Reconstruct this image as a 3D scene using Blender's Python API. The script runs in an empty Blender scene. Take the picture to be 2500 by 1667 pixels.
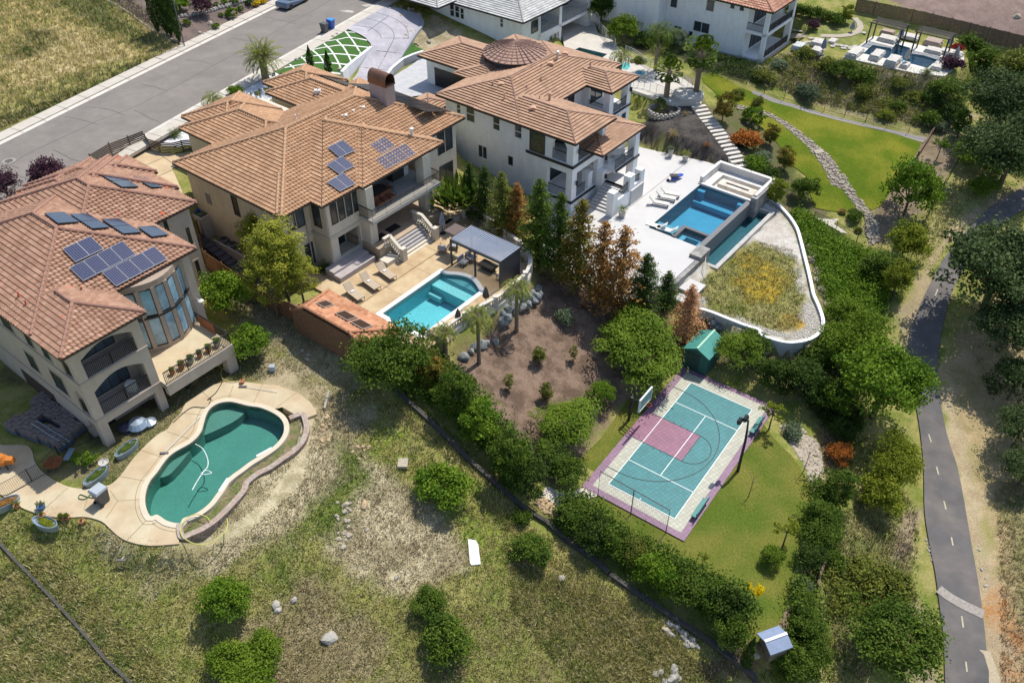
# aerial view of a hillside neighbourhood: camera and light, helpers that place points from image pixels, terrain, streets, pools, houses, vegetation, fences, furniture
import bpy,bmesh,math,random
import numpy as np
from mathutils import Vector,Matrix
from mathutils.geometry import tessellate_polygon,delaunay_2d_cdt
R=math.radians
random.seed(7);RNG=np.random.default_rng(7)
S=bpy.context.scene;COL=S.collection
HC=49.0;PITCH=R(40.5);FOC=2080.0
cam=bpy.data.objects.new('camera',bpy.data.cameras.new('camera'));COL.objects.link(cam)
cam.location=(0,0,HC);cam.rotation_euler=(R(90)-PITCH,0,0)
cam.data.sensor_width=36;cam.data.lens=36*FOC/2500;cam.data.clip_start=0.5;cam.data.clip_end=6000
S.camera=cam
SUN_AZ,SUN_EL=R(40),R(62)
W_=bpy.data.worlds.new('World');S.world=W_;W_.use_nodes=True
nt=W_.node_tree;bg=nt.nodes['Background'];sk=nt.nodes.new('ShaderNodeTexSky')
sk.sky_type='NISHITA';sk.sun_disc=False;sk.sun_elevation=SUN_EL;sk.sun_rotation=SUN_AZ
nt.links.new(sk.outputs[0],bg.inputs[0]);bg.inputs[1].default_value=0.14
sl=bpy.data.lights.new('sun','SUN');sl.energy=4.2;sl.angle=R(0.5);sl.color=(1,0.95,0.86)
so=bpy.data.objects.new('sun',sl);COL.objects.link(so)
sd=Vector((math.sin(SUN_AZ)*math.cos(SUN_EL),math.cos(SUN_AZ)*math.cos(SUN_EL),math.sin(SUN_EL)))
so.rotation_euler=sd.to_track_quat('Z','Y').to_euler();so.location=(0,60,120)
S.view_settings.view_transform='Standard';S.view_settings.look='None'
S.view_settings.exposure=0.3;S.view_settings.gamma=1
try:S.view_settings.use_curve_mapping=False
except Exception:pass
def ray(px,py):
 x=(px-1250)/FOC;y=-(py-833.5)/FOC
 return(x,math.cos(PITCH)+y*math.sin(PITCH),-math.sin(PITCH)+y*math.cos(PITCH))
CAM_SCALES={'site':(1.0,0.0),'middle':(1.13,-6.37),'white':(1.154,-7.546),'upper':(1.09,-4.41),'right':(1.05,-2.45)}  # house groups scaled about the camera: factor and the height shift it brings
CAM_K,CAM_DZ=1.0,0.0
def lot(name):
 global CAM_K,CAM_DZ;CAM_K,CAM_DZ=CAM_SCALES[name]
def Zw(z):return CAM_K*z+CAM_DZ
def Z0(x,y):return 0
def atw(px,py,z):  # point where the sight line of an image pixel meets the given height
 d=ray(px,py);t=(z-HC)/d[2];return Vector((d[0]*t,d[1]*t,z))
def at(px,py,z):return atw(px,py,Zw(z))
def T(t,x,y):
 return((0,600,1200,1800)[t%4]+x/3.357,(0,400,800,1200)[t//4]+y/3.357)
EA=(math.sin(R(38)),math.cos(R(38)));EB=(math.sin(R(128)),math.cos(R(128)))
def ab(a,b,z=0.0):return Vector((CAM_K*(a*EA[0]+b*EB[0]),CAM_K*(a*EA[1]+b*EB[1]),Zw(z)))
def toab(v):return((v[0]*EA[0]+v[1]*EA[1])/CAM_K,(v[0]*EB[0]+v[1]*EB[1])/CAM_K)
def pab(p,z):return toab(at(p[0],p[1],z))
def on_b(p,b):
 d=ray(*p);t=b*CAM_K/(d[0]*EB[0]+d[1]*EB[1]);return((d[0]*EA[0]+d[1]*EA[1])*t/CAM_K,(HC+d[2]*t-CAM_DZ)/CAM_K)
def on_a(p,a):
 d=ray(*p);t=a*CAM_K/(d[0]*EA[0]+d[1]*EA[1]);return((d[0]*EB[0]+d[1]*EB[1])*t/CAM_K,(HC+d[2]*t-CAM_DZ)/CAM_K)
MATS={}
def mat(name,col,rough=0.8,var=0.12,scale=3.0,bump=0.0,bscale=20.0,metal=0.0,col2=None,s2=0.4,spec=0.3,tint=0.0):
 if name in MATS:return MATS[name]
 m=bpy.data.materials.new(name);m.use_nodes=True;MATS[name]=m
 n=m.node_tree;b=n.nodes['Principled BSDF'];L=n.links.new
 b.inputs['Roughness'].default_value=rough;b.inputs['Metallic'].default_value=metal
 b.inputs['Specular IOR Level'].default_value=spec
 g=n.nodes.new('ShaderNodeNewGeometry')
 nz=n.nodes.new('ShaderNodeTexNoise');nz.inputs['Scale'].default_value=scale;nz.inputs['Detail'].default_value=6;nz.inputs['Roughness'].default_value=0.65
 L(g.outputs['Position'],nz.inputs['Vector'])
 mp=n.nodes.new('ShaderNodeMapRange');mp.inputs[1].default_value=0.3;mp.inputs[2].default_value=0.7
 mp.inputs[3].default_value=1-var;mp.inputs[4].default_value=1+var
 L(nz.outputs[0],mp.inputs[0])
 base=n.nodes.new('ShaderNodeRGB');base.outputs[0].default_value=(*col,1);src=base.outputs[0]
 if col2:
  n2=n.nodes.new('ShaderNodeTexNoise');n2.inputs['Scale'].default_value=s2;n2.inputs['Detail'].default_value=5
  L(g.outputs['Position'],n2.inputs['Vector'])
  r2=n.nodes.new('ShaderNodeMapRange');r2.inputs[1].default_value=0.4;r2.inputs[2].default_value=0.62;L(n2.outputs[0],r2.inputs[0])
  mx=n.nodes.new('ShaderNodeMix');mx.data_type='RGBA';mx.inputs['B'].default_value=(*col2,1)
  L(src,mx.inputs['A']);L(r2.outputs[0],mx.inputs['Factor']);src=mx.outputs['Result']
 vm=n.nodes.new('ShaderNodeVectorMath');vm.operation='SCALE';L(src,vm.inputs[0]);L(mp.outputs[0],vm.inputs['Scale'])
 if 'stucco' in name:
  vs_=n.nodes.new('ShaderNodeVectorMath');vs_.operation='MULTIPLY';vs_.inputs[1].default_value=(1.2,1.2,.35);L(g.outputs['Position'],vs_.inputs[0])
  n3=n.nodes.new('ShaderNodeTexNoise');n3.inputs['Scale'].default_value=1.5;n3.inputs['Detail'].default_value=7;L(vs_.outputs[0],n3.inputs['Vector'])
  m3=n.nodes.new('ShaderNodeMapRange');m3.inputs[1].default_value=.32;m3.inputs[2].default_value=.6;m3.inputs[3].default_value=.93;m3.inputs[4].default_value=1.02;L(n3.outputs[0],m3.inputs[0])
  v3=n.nodes.new('ShaderNodeVectorMath');v3.operation='SCALE';L(vm.outputs[0],v3.inputs[0]);L(m3.outputs[0],v3.inputs['Scale']);vm=v3
 L(vm.outputs[0],b.inputs['Base Color'])
 if bump:
  nb=n.nodes.new('ShaderNodeTexNoise');nb.inputs['Scale'].default_value=bscale;nb.inputs['Detail'].default_value=4
  L(g.outputs['Position'],nb.inputs['Vector'])
  bp=n.nodes.new('ShaderNodeBump');bp.inputs['Strength'].default_value=bump;bp.inputs['Distance'].default_value=0.05
  L(nb.outputs[0],bp.inputs['Height']);L(bp.outputs[0],b.inputs['Normal'])
 return m
def attr_mat(name,rough=0.95,bump=0.7,bscale=9.0,fine=9.0,lo=0.64,hi=1.3,trans=0.0,spec=0.03):
 """colour from the mesh's own Col attribute, mottled"""
 m=bpy.data.materials.new(name);m.use_nodes=True;MATS[name]=m
 n=m.node_tree;b=n.nodes['Principled BSDF'];L=n.links.new
 b.inputs['Roughness'].default_value=rough;b.inputs['Specular IOR Level'].default_value=spec
 A=n.nodes.new('ShaderNodeAttribute');A.attribute_name='Col'
 B=n.nodes.new('ShaderNodeAttribute');B.attribute_name='Col2'
 g=n.nodes.new('ShaderNodeNewGeometry')
 def noise(sc,det=8,ro=0.7):
  k=n.nodes.new('ShaderNodeTexNoise');k.inputs['Scale'].default_value=sc;k.inputs['Detail'].default_value=det;k.inputs['Roughness'].default_value=ro
  L(g.outputs['Position'],k.inputs['Vector']);return k.outputs[0]
 def rng(s,a,b_,c,d):
  k=n.nodes.new('ShaderNodeMapRange');
  for i,v in enumerate((a,b_,c,d)):k.inputs[i+1].default_value=v
  L(s,k.inputs[0]);return k.outputs[0]
 mx=n.nodes.new('ShaderNodeMix');mx.data_type='RGBA'
 L(rng(noise(0.55),0.42,0.58,0,1),mx.inputs['Factor']);L(A.outputs['Color'],mx.inputs['A']);L(B.outputs['Color'],mx.inputs['B'])
 vm=n.nodes.new('ShaderNodeVectorMath');vm.operation='SCALE'
 L(mx.outputs['Result'],vm.inputs[0]);L(rng(noise(fine,6,0.8),0.33,0.67,lo,hi),vm.inputs['Scale'])
 L(vm.outputs[0],b.inputs['Base Color'])
 bp=n.nodes.new('ShaderNodeBump');bp.inputs['Strength'].default_value=bump;bp.inputs['Distance'].default_value=0.15
 L(noise(bscale,6,0.75),bp.inputs['Height']);L(bp.outputs[0],b.inputs['Normal'])
 return m
def leaf_mat(name,c1,c2,trans=0.3):
 if name in MATS:return MATS[name]
 m=bpy.data.materials.new(name);m.use_nodes=True;MATS[name]=m
 n=m.node_tree;L=n.links.new;b=n.nodes['Principled BSDF'];b.inputs['Roughness'].default_value=0.6;b.inputs['Specular IOR Level'].default_value=0.12
 A=n.nodes.new('ShaderNodeAttribute');A.attribute_name='leaf'
 mx=n.nodes.new('ShaderNodeMix');mx.data_type='RGBA';mx.inputs['A'].default_value=(*c1,1);mx.inputs['B'].default_value=(*c2,1)
 L(A.outputs['Fac'],mx.inputs['Factor']);L(mx.outputs['Result'],b.inputs['Base Color'])
 t=n.nodes.new('ShaderNodeBsdfTranslucent');L(mx.outputs['Result'],t.inputs[0])
 ms=n.nodes.new('ShaderNodeMixShader');ms.inputs[0].default_value=trans
 L(b.outputs[0],ms.inputs[1]);L(t.outputs[0],ms.inputs[2]);L(ms.outputs[0],n.nodes['Material Output'].inputs[0])
 return m
def roof_mat(name,c1,c2,c3,odd=None):
 m=bpy.data.materials.new(name);m.use_nodes=True;MATS[name]=m
 n=m.node_tree;L=n.links.new;b=n.nodes['Principled BSDF'];b.inputs['Roughness'].default_value=0.8;b.inputs['Specular IOR Level'].default_value=0.25
 u=n.nodes.new('ShaderNodeUVMap');u.uv_map='UVMap'
 fl=n.nodes.new('ShaderNodeVectorMath');fl.operation='FLOOR';L(u.outputs[0],fl.inputs[0])
 wn=n.nodes.new('ShaderNodeTexWhiteNoise');wn.noise_dimensions='2D';L(fl.outputs[0],wn.inputs['Vector'])
 cr=n.nodes.new('ShaderNodeValToRGB');e=cr.color_ramp.elements
 e[0].color=(*c1,1);e[1].color=(*c3,1);k=e.new(0.5);k.color=(*c2,1)
 if odd:k=e.new(0.993);k.color=(*c3,1);e[len(e)-1].color=(*odd,1)
 L(wn.outputs['Value'],cr.inputs[0])
 g=n.nodes.new('ShaderNodeNewGeometry');nz=n.nodes.new('ShaderNodeTexNoise');nz.inputs['Scale'].default_value=0.7;nz.inputs['Detail'].default_value=6
 L(g.outputs['Position'],nz.inputs['Vector'])
 mr=n.nodes.new('ShaderNodeMapRange');mr.inputs[1].default_value=.3;mr.inputs[2].default_value=.7;mr.inputs[3].default_value=.86;mr.inputs[4].default_value=1.12;L(nz.outputs[0],mr.inputs[0])
 vm=n.nodes.new('ShaderNodeVectorMath');vm.operation='SCALE';L(cr.outputs[0],vm.inputs[0]);L(mr.outputs[0],vm.inputs['Scale'])
 L(vm.outputs[0],b.inputs['Base Color'])
 return m
def tag(o,label=None,cat=None,group=None,kind=None):
 if label:o['label']=label
 if cat:o['category']=cat
 if group:o['group']=group
 if kind:o['kind']=kind
 return o
def empty(name,loc,label=None,cat=None,group=None,rz=0.0):
 o=bpy.data.objects.new(name,None);COL.objects.link(o);o.location=loc;o.rotation_euler=(0,0,rz)
 o.empty_display_size=0.3
 return tag(o,label,cat,group)
class MB:
 """collects shapes; build() links them as one mesh object. World coordinates unless the parent says otherwise."""
 def __init__(s):s.v=[];s.f=[];s.mi=[];s.uv=None
 def add(s,vs,fs,mi=0):
  k=len(s.v);s.v+=[tuple(p)for p in vs];s.f+=[tuple(i+k for i in f)for f in fs];s.mi+=[mi]*len(fs);return s
 def hexa(s,lo,hi,mi=0):
  return s.add(list(lo)+list(hi),[(3,2,1,0),(4,5,6,7),(0,1,5,4),(1,2,6,5),(2,3,7,6),(3,0,4,7)],mi)
 def box(s,a0,a1,b0,b1,z0,z1,mi=0):
  a0,a1=sorted((a0,a1));b0,b1=sorted((b0,b1));z0,z1=sorted((z0,z1))
  q=[(a0,b0),(a0,b1),(a1,b1),(a1,b0)]
  q=q if True else q
  return s.hexa([ab(x,y,z0)for x,y in q],[ab(x,y,z1)for x,y in q],mi)
 def lbox(s,x0,x1,y0,y1,z0,z1,mi=0):
  x0,x1=sorted((x0,x1));y0,y1=sorted((y0,y1));z0,z1=sorted((z0,z1))
  q=[(x0,y0),(x1,y0),(x1,y1),(x0,y1)]
  return s.hexa([(x,y,z0)for x,y in q],[(x,y,z1)for x,y in q],mi)
 def prism(s,pts,z0,z1,mi=0):
  pts=[(p[0],p[1])for p in pts]
  ar=sum(pts[i][0]*pts[(i+1)%len(pts)][1]-pts[(i+1)%len(pts)][0]*pts[i][1]for i in range(len(pts)))
  if ar<0:pts=pts[::-1]
  z0,z1=Zw(z0),Zw(z1);n=len(pts);A=[(p[0],p[1],z0)for p in pts];B=[(p[0],p[1],z1)for p in pts]
  tr=tessellate_polygon([[Vector(p)for p in B]])
  fs=[tuple(i+n for i in t)for t in tr]+[tuple(t[::-1])for t in tr]
  ff=[]
  for t in fs[:len(tr)]:
   p,q,r=(pts[i-n]for i in t)
   cr=(q[0]-p[0])*(r[1]-p[1])-(q[1]-p[1])*(r[0]-p[0])
   t=t if cr>0 else t[::-1];ff.append(t);ff.append(tuple(i-n for i in t[::-1]))
  ff+=[(i,(i+1)%n,(i+1)%n+n,i+n)for i in range(n)]
  return s.add(A+B,ff,mi)
 def tube(s,pts,r,seg=6,mi=0,closed=False,cap=True,r2=None):
  pts=[Vector(p)for p in pts];n=len(pts);vs=[]
  for i,p in enumerate(pts):
   if closed:d=pts[(i+1)%n]-pts[i-1]
   else:d=pts[min(i+1,n-1)]-pts[max(i-1,0)]
   d.normalize();x=d.orthogonal()if abs(d.z)>0.95 else d.cross(Vector((0,0,1)));x.normalize();y=d.cross(x)
   rr=r if r2 is None else r+(r2-r)*i/max(1,n-1)
   if isinstance(r,(list,tuple)):rr=r[i]
   for k in range(seg):
    t=2*math.pi*k/seg;vs.append(p+x*math.cos(t)*rr+y*math.sin(t)*rr)
  fs=[]
  for i in range(n if closed else n-1):
   for k in range(seg):
    j=(i+1)%n;fs.append((i*seg+k,i*seg+(k+1)%seg,j*seg+(k+1)%seg,j*seg+k))
  if cap and not closed:
   fs.append(tuple(range(seg))[::-1]);fs.append(tuple((n-1)*seg+k for k in range(seg)))
  return s.add(vs,fs,mi)
 def lathe(s,prof,c=(0,0,0),seg=16,mi=0,sx=1,sy=1,rot=0):
  vs=[];n=len(prof)
  for r,z in prof:
   for k in range(seg):
    t=2*math.pi*k/seg;x=r*math.cos(t)*sx;y=r*math.sin(t)*sy
    vs.append((c[0]+x*math.cos(rot)-y*math.sin(rot),c[1]+x*math.sin(rot)+y*math.cos(rot),c[2]+z))
  fs=[(i*seg+k,i*seg+(k+1)%seg,(i+1)*seg+(k+1)%seg,(i+1)*seg+k)for i in range(n-1)for k in range(seg)]
  if prof[0][0]>1e-4:fs.append(tuple(range(seg))[::-1])
  if prof[-1][0]>1e-4:fs.append(tuple((n-1)*seg+k for k in range(seg)))
  return s.add(vs,fs,mi)
 def quad(s,p,mi=0):return s.add(p,[tuple(range(len(p)))],mi)
 def panel(s,fn,outline,holes,th,mi=0):
  """flat wall with real openings; fn(u, z, depth) -> point, depth 0 at the face, th behind"""
  loops=[list(outline)]+[list(h)for h in holes];flat=[p for l in loops for p in l];n=len(flat)
  tr=tessellate_polygon([[Vector((p[0],p[1],0))for p in l]for l in loops])
  vs=[fn(p[0],p[1],0)for p in flat]+[fn(p[0],p[1],th)for p in flat];fs=[]
  for t in tr:fs.append(tuple(t));fs.append(tuple(i+n for i in t[::-1]))
  k=0
  for l in loops:
   m=len(l)
   for i in range(m):fs.append((k+i,k+(i+1)%m,k+(i+1)%m+n,k+i+n))
   k+=m
  return s.add(vs,fs,mi)
 def build(s,name,mats,parent=None,smooth=False,local=False,fixn=False):
  me=bpy.data.meshes.new(name);me.from_pydata(s.v,[],s.f)
  for m in(mats if isinstance(mats,(list,tuple))else[mats]):me.materials.append(m)
  if any(s.mi):me.polygons.foreach_set('material_index',s.mi)
  if smooth:me.polygons.foreach_set('use_smooth',[True]*len(me.polygons))
  if fixn:
   bm=bmesh.new();bm.from_mesh(me);bmesh.ops.recalc_face_normals(bm,faces=bm.faces);bm.to_mesh(me);bm.free()
  me.update();o=bpy.data.objects.new(name,me);COL.objects.link(o)
  if parent is not None:
   o.parent=parent
   if not local:o.matrix_parent_inverse=pinv(parent)
  return o
def wmat(p):
 m=Matrix.LocRotScale(p.location,p.rotation_euler,p.scale)
 return m if p.parent is None else wmat(p.parent)@p.matrix_parent_inverse@m
def pinv(p):return wmat(p).inverted()
CH={}
def copy_thing(o,loc,rz=0.0,sc=None,label=None,group=None):
 kids=CH.get(o.name)
 if kids is None:
  def rec(x):return[(k,rec(k))for k in x.children]
  kids=CH[o.name]=rec(o)
 r=o.copy();COL.objects.link(r);r.location=loc;r.rotation_euler=(0,0,rz)
 if sc is not None:r.scale=sc if hasattr(sc,'__len__')else(sc,sc,sc)
 if label:r['label']=label
 if group:r['group']=group
 def link(lst,par):
  for k,sub in lst:
   c=k.copy();COL.objects.link(c);c.parent=par;link(sub,c)
 link(kids,r);return r
CP=[(0,60,10.6),(120,200,10.3),(300,60,11.2),(240,250,10.3),(60,20,10.8),(420,90,11.0),(560,60,11.3),(-300,300,9.8),(-300,0,10.8),(300,-60,12),(700,-60,12.0),(0,900,5.2),(30,1000,5.0),(60,1100,5.0),(0,1160,4.9),(250,1120,5.0),(420,980,5.3),(560,870,5.4),(620,790,5.8),(560,700,6.4),(500,620,6.2),(470,560,7.0),(440,500,8.6),(640,850,5.5),(720,850,5.5),(740,900,5.2),(840,880,5.4),(750,800,5.8),(660,740,6.0),(800,1000,4.8),(740,1100,4.9),(900,1010,4.7),(880,940,5.1),(600,1330,4.1),(640,1200,4.85),(470,1345,4.5),(300,1380,3.9),(0,1300,4.4),(0,1500,3.2),(200,1650,2.4),(500,1500,2.4),(600,1650,1.4),(900,1250,2.9),(1000,1120,3.6),(1100,1080,3.4),(1050,1450,1.0),(1150,1300,1.4),(1100,1650,-0.2),(1350,1500,-0.6),(1500,1650,-1.3),(1250,1330,0.5),(1700,1660,-1.7),(1500,1440,-0.5),(1620,1540,-1.0),(-300,1200,5.0),(-300,1650,3.0),(600,2000,0),(1400,2000,-3),(980,950,4.7),(1060,1010,4.0),(1180,1130,2.2),(1260,1200,1.0),(1340,1240,0.2),(1110,870,4.6),(1190,830,4.6),(1270,740,4.6),(1330,700,4.3),(1300,850,3.3),(1240,880,3.6),(1240,930,3.0),(1180,930,3.8),(1400,800,3.1),(1480,800,2.4),(1300,1000,2.1),(1400,930,1.9),(1460,960,0.7),(1330,1130,0.8),(1200,1010,3.1),(1540,820,1.7),(1500,760,2.9),(1600,820,1.2),(1640,760,2.0),(1590,740,2.6),(1420,720,3.8),(1700,800,0.9),(1800,850,0.7),(1900,872,1.0),(1990,868,1.1),(2040,800,1.1),(2005,690,1.6),(1975,590,2.0),(1915,495,2.4),(1740,890,0.05),(1850,930,0.1),(1880,1000,0.0),(2000,930,-0.3),(2050,1050,-1.2),(2000,1200,-0.8),(1950,1350,-0.9),(1960,1500,-1.3),(2130,1450,-2.6),(2160,1300,-2.4),(2200,1620,-3.4),(1850,1660,-1.8),(2050,1640,-2.6),(2230,1000,-1.6),(2180,830,-0.2),(2120,700,0.9),(2070,610,1.2),(2090,780,0.3),(2080,880,-0.3),(2250,560,2.0),(2350,490,2.9),(2480,440,3.4),(2290,730,1.4),(2270,1080,-1.9),(2400,1200,-2.6),(2480,1000,-1.4),(2490,1400,-2.4),(2450,1640,-3.4),(2420,800,0.8),(2490,620,2.4),(2330,1640,-3.8),(2800,1300,-1.5),(2800,700,2),(2300,2000,-6),(1650,275,6.6),(1780,380,5.0),(1630,440,4.3),(1830,445,4.0),(1550,290,5.2),(1900,420,3.2),(1980,560,2.0),(2090,560,1.7),(2150,600,1.4),(1720,210,6.0),(1760,270,5.8),(1950,330,4.2),(2100,400,3.7),(2200,330,3.9),(2250,330,3.9),(2300,330,3.9),(2350,250,4.4),(2450,150,5.4),(2480,300,4.4),(1850,205,6.4),(1950,230,5.4),(2050,260,4.9),(2150,290,4.6),(1860,180,7.0),(1930,100,7.8),(2050,190,6.4),(2250,220,6.0),(2120,50,8.2),(2300,70,8.0),(2480,90,7.4),(2000,0,9.0),(2300,0,9.6),(2480,20,9.4),(2100,-150,12),(2600,-100,11),(2700,100,7),(1700,-60,9.8),(1500,-60,9.6),(1450,60,7.6),(1560,100,7.0),(1650,130,6.6),(1050,60,9.6),(1130,105,9.0),(1150,60,9.2),(960,-60,11.6),(1200,-150,12.5),(1600,-200,13),(600,-200,13)]
_P=np.array([atw(*c)[:]for c in CP]);_C2=16.0
def _phi(d2):return np.sqrt(d2+_C2)
_n=len(_P);_K=_phi(((_P[:,None,:2]-_P[None,:,:2])**2).sum(-1))-np.eye(_n)*0.6
_M=np.zeros((_n+3,_n+3));_M[:_n,:_n]=_K;_M[:_n,_n]=1;_M[:_n,_n+1:]=_P[:,:2];_M[_n:,:_n]=_M[:_n,_n:].T
_W=np.linalg.solve(_M,np.concatenate([_P[:,2],np.zeros(3)]))
def tps(X,Y):
 X=np.asarray(X,float);Y=np.asarray(Y,float);sh=X.shape;X=X.ravel();Y=Y.ravel();out=np.empty(len(X))
 for i in range(0,len(X),20000):
  x=X[i:i+20000];y=Y[i:i+20000]
  d=_phi((x[:,None]-_P[None,:,0])**2+(y[:,None]-_P[None,:,1])**2)
  out[i:i+20000]=d@_W[:_n]+_W[_n]+_W[_n+1]*x+_W[_n+2]*y
 return out.reshape(sh)
def sdist(X,Y,poly):
 """signed distance to a polygon, negative inside"""
 X=np.asarray(X,float);Y=np.asarray(Y,float);d=np.full(X.shape,1e9);ins=np.zeros(X.shape,bool);n=len(poly)
 for i in range(n):
  x0,y0=poly[i][0],poly[i][1];x1,y1=poly[(i+1)%n][0],poly[(i+1)%n][1]
  ex,ey=x1-x0,y1-y0;l2=ex*ex+ey*ey+1e-12
  t=np.clip(((X-x0)*ex+(Y-y0)*ey)/l2,0,1)
  d=np.minimum(d,(X-x0-t*ex)**2+(Y-y0-t*ey)**2)
  c=((y0>Y)!=(y1>Y))
  with np.errstate(divide='ignore',invalid='ignore'):
   xi=x0+(Y-y0)*ex/(ey if abs(ey)>1e-12 else 1e-12)
  ins^=c&(X<xi)
 d=np.sqrt(d);return np.where(ins,-d,d)
def smooth(pts,n=6,closed=True):
 """Catmull-Rom through points"""
 P=[Vector(p)for p in pts];m=len(P);out=[]
 for i in range(m if closed else m-1):
  p1,p2=P[i],P[(i+1)%m];p0=P[i-1]if(closed or i>0)else p1;p3=P[(i+2)%m]if(closed or i+2<m)else p2
  for k in range(n):
   t=k/n;out.append(0.5*((2*p1)+(p2-p0)*t+(2*p0-5*p1+4*p2-p3)*t*t+(3*p1-p0-3*p2+p3)*t**3))
 if not closed:out.append(P[-1])
 return out
_s0=atw(0,400,10.0)
_sd=(math.sin(R(31)),math.cos(R(31)))
def street_z(x,y):return 10.0+0.012*((x-_s0.x)*_sd[0]+(y-_s0.y)*_sd[1])
def at_street(px,py,off=0.0):
 d=ray(px,py);lo,hi=20.0,900.0;t=10.0
 k=0.012;rhs=10.0+off+k*(-_s0.x*_sd[0]-_s0.y*_sd[1])-HC
 t=rhs/(d[2]-k*(d[0]*_sd[0]+d[1]*_sd[1]));return Vector((d[0]*t,d[1]*t,HC+d[2]*t))
def P0(tiles,z):return[at(*T(t,x,y),z)for t,x,y in tiles]
ROAD=[at_street(*p)for p in[(-250,455),(0,355),(357-4,160+18),(700,0),(900,-95),(1160,-110),(940,0),(698,141),(357,326),(0,495),(-250,612)]]
STREET_PAD=[at_street(*p)for p in[(-260,430),(0,322),(452,118),(690,0),(900,-110),(1250,-120),(960,20),(720,165),(357,350),(200,420),(0,515),(-250,640)]]
PATIO2_Z=11.0;DECK3_Z=10.0;COURT_Z=0.12;DECK1_Z=5.15
patio2_edge=[(1790,440),(1850,420),(1990,520),(2130,625),(2245,725),(2310,800),(2332,880),(2290,980),(2180,1075),(2050,1180),(1800,1310),(1640,1425),(1560,1480)]
lot('middle')
PATIO2=[at(600+x/3.357,400+y/3.357,PATIO2_Z)for x,y in patio2_edge]
PATIO2=smooth(PATIO2,4,False)+[ab(28.9,-31.0,PATIO2_Z),ab(27.0,-33.2,PATIO2_Z),ab(27.0,-38.5,PATIO2_Z),ab(30.9,-40.5,PATIO2_Z),ab(30.9,-46.0,PATIO2_Z),ab(49.0,-46.0,PATIO2_Z),ab(49.2,-40.0,PATIO2_Z)]
_g2=[ab(31,-66),ab(31,-47),ab(49.4,-47),ab(49.4,-64)];_g2z=Zw(14.1);_p2z=Zw(11)-.25
_side=[ab(28.9,-58),ab(30.9,-58),ab(30.9,-44.5),ab(28.9,-44.5)]
def _sidez(x,y):return-6.37+1.13*np.clip(12.0-.22*((x*EB[0]+y*EB[1])/1.13+57),9.6,12)-.35
def _r(a0,a1,b0,b1):return[ab(a0,b0),ab(a1,b0),ab(a1,b1),ab(a0,b1)]
_pits=[(_r(31.5,38.3,-36.6,-32.7),Zw(8.8),.3)]
lot('white')
DECK3=[ab(46.0,-33.0),ab(44.6,-24.8),ab(45.6,-22.8),ab(54.45,-22.8),ab(54.46,-23.61),ab(63.5,-23.62),ab(63.52,-22.95),ab(67.3,-22.95),ab(67.6,-29.5),ab(66.0,-37.0),ab(52.2,-40.0),ab(51.8,-36)]
GRAV3=[at(*p,8.9)for p in[(1862,492),T(7,330,340),T(7,430,440),T(7,500,580),T(7,540,760),T(7,590,980),T(7,640,1140),T(7,700,1270),T(7,690,1380),T(7,600,1460),T(7,420,1480),T(7,200,1420),T(6,2060,1360),T(6,1900,1270),T(6,1700,1190),T(6,1640,1000),T(6,1560,930),T(6,1800,720),T(6,2200,400)]]
_g3=[ab(51,-62),ab(51,-47),ab(68,-47),ab(68,-62)];_g3z=Zw(14.0);_b3=[ab(52,-49),ab(52,-36),ab(67,-36),ab(67,-49)];_d3z=Zw(10)-.25;_gvz=Zw(8.9)
_pits+=[(_r(54.5,63.5,-28.2,-23.5),Zw(7.6),.3),(_r(63.7,67.3,-28.2,-23.1),Zw(8.6),.3),(_r(54.4,64.8,-23.2,-21.7),Zw(7.9),.2)]
lot('upper');H4PAT=[at(*T(2,*p),10.4)for p in[(820,80),(870,270),(990,330),(1080,430),(1300,560),(1560,640),(1725,750),(1720,850),(1480,850),(1160,740),(900,560),(600,400),(560,200)]];_h4z=Zw(10.4)-.3;_pits+=[([at(*T(2,*p),10.4)for p in[(720,390),(950,445),(900,480),(680,410)]],Zw(9.0),.2)]
_h4b=[ab(75,-57),ab(75,-62),ab(90,-62),ab(90,-55)]
lot('right');H5PAT=[at(*T(3,*p),9.6)for p in[(1040,340),(1180,240),(1850,330),(1870,480),(1700,640),(1350,600),(880,470)]];_h5z=Zw(9.6)-.2;_pits+=[([at(*T(3,*p),9.6)for p in[(1110,370),(1260,400),(1300,360),(1420,395),(1530,455),(1640,490),(1560,560),(1450,530),(1030,440)]],Zw(8.0),.15)]
_h5b=[ab(95,-62),ab(95.2,-37),ab(104,-37),ab(109,-60)];_h5bz=Zw(8.4)
lot('site')
DECK1_PX=[T(8,2350,490),T(8,2140,460),T(8,1890,437),T(8,1700,490),T(8,1560,600),T(8,1480,700),T(8,1400,790),T(8,1290,880),T(8,1170,990),T(8,1080,1090),T(8,990,1210),T(8,900,1290),T(8,700,1320),T(8,540,1300),T(8,440,1250),T(8,370,1190),T(8,270,1050),T(8,200,950),T(8,60,900),T(8,-300,1100),T(8,-300,1300),T(8,100,1400),T(12,180,130),T(12,300,175),T(12,430,205),T(12,700,205),T(12,830,240),T(12,900,300),T(12,980,370),T(12,1080,415),T(12,1240,440),T(12,1460,425),T(12,1470,290)]
COURTLAWN=[at(*T(t,x,y),0)for t,x,y in[(10,1130,575),(10,1300,640),(10,1600,340),(10,2020,520),(11,330,940),(11,440,1040),(11,520,1150),(11,590,1290),(11,612,1400),(15,610,50),(15,570,300),(15,490,560),(15,455,760),(15,400,960),(15,330,1100),(15,250,1230),(14,2200,1250),(14,2080,1200),(14,2100,1000),(14,1700,700),(14,1500,600),(14,1200,420),(14,1000,300),(14,800,100),(10,850,1180),(10,700,1100),(10,900,900)]]
H1PAD=[ab(12.5,-60),ab(12.5,-44.5),ab(21.5,-44.0),ab(24.5,-46.5),ab(24.5,-60)]
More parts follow.
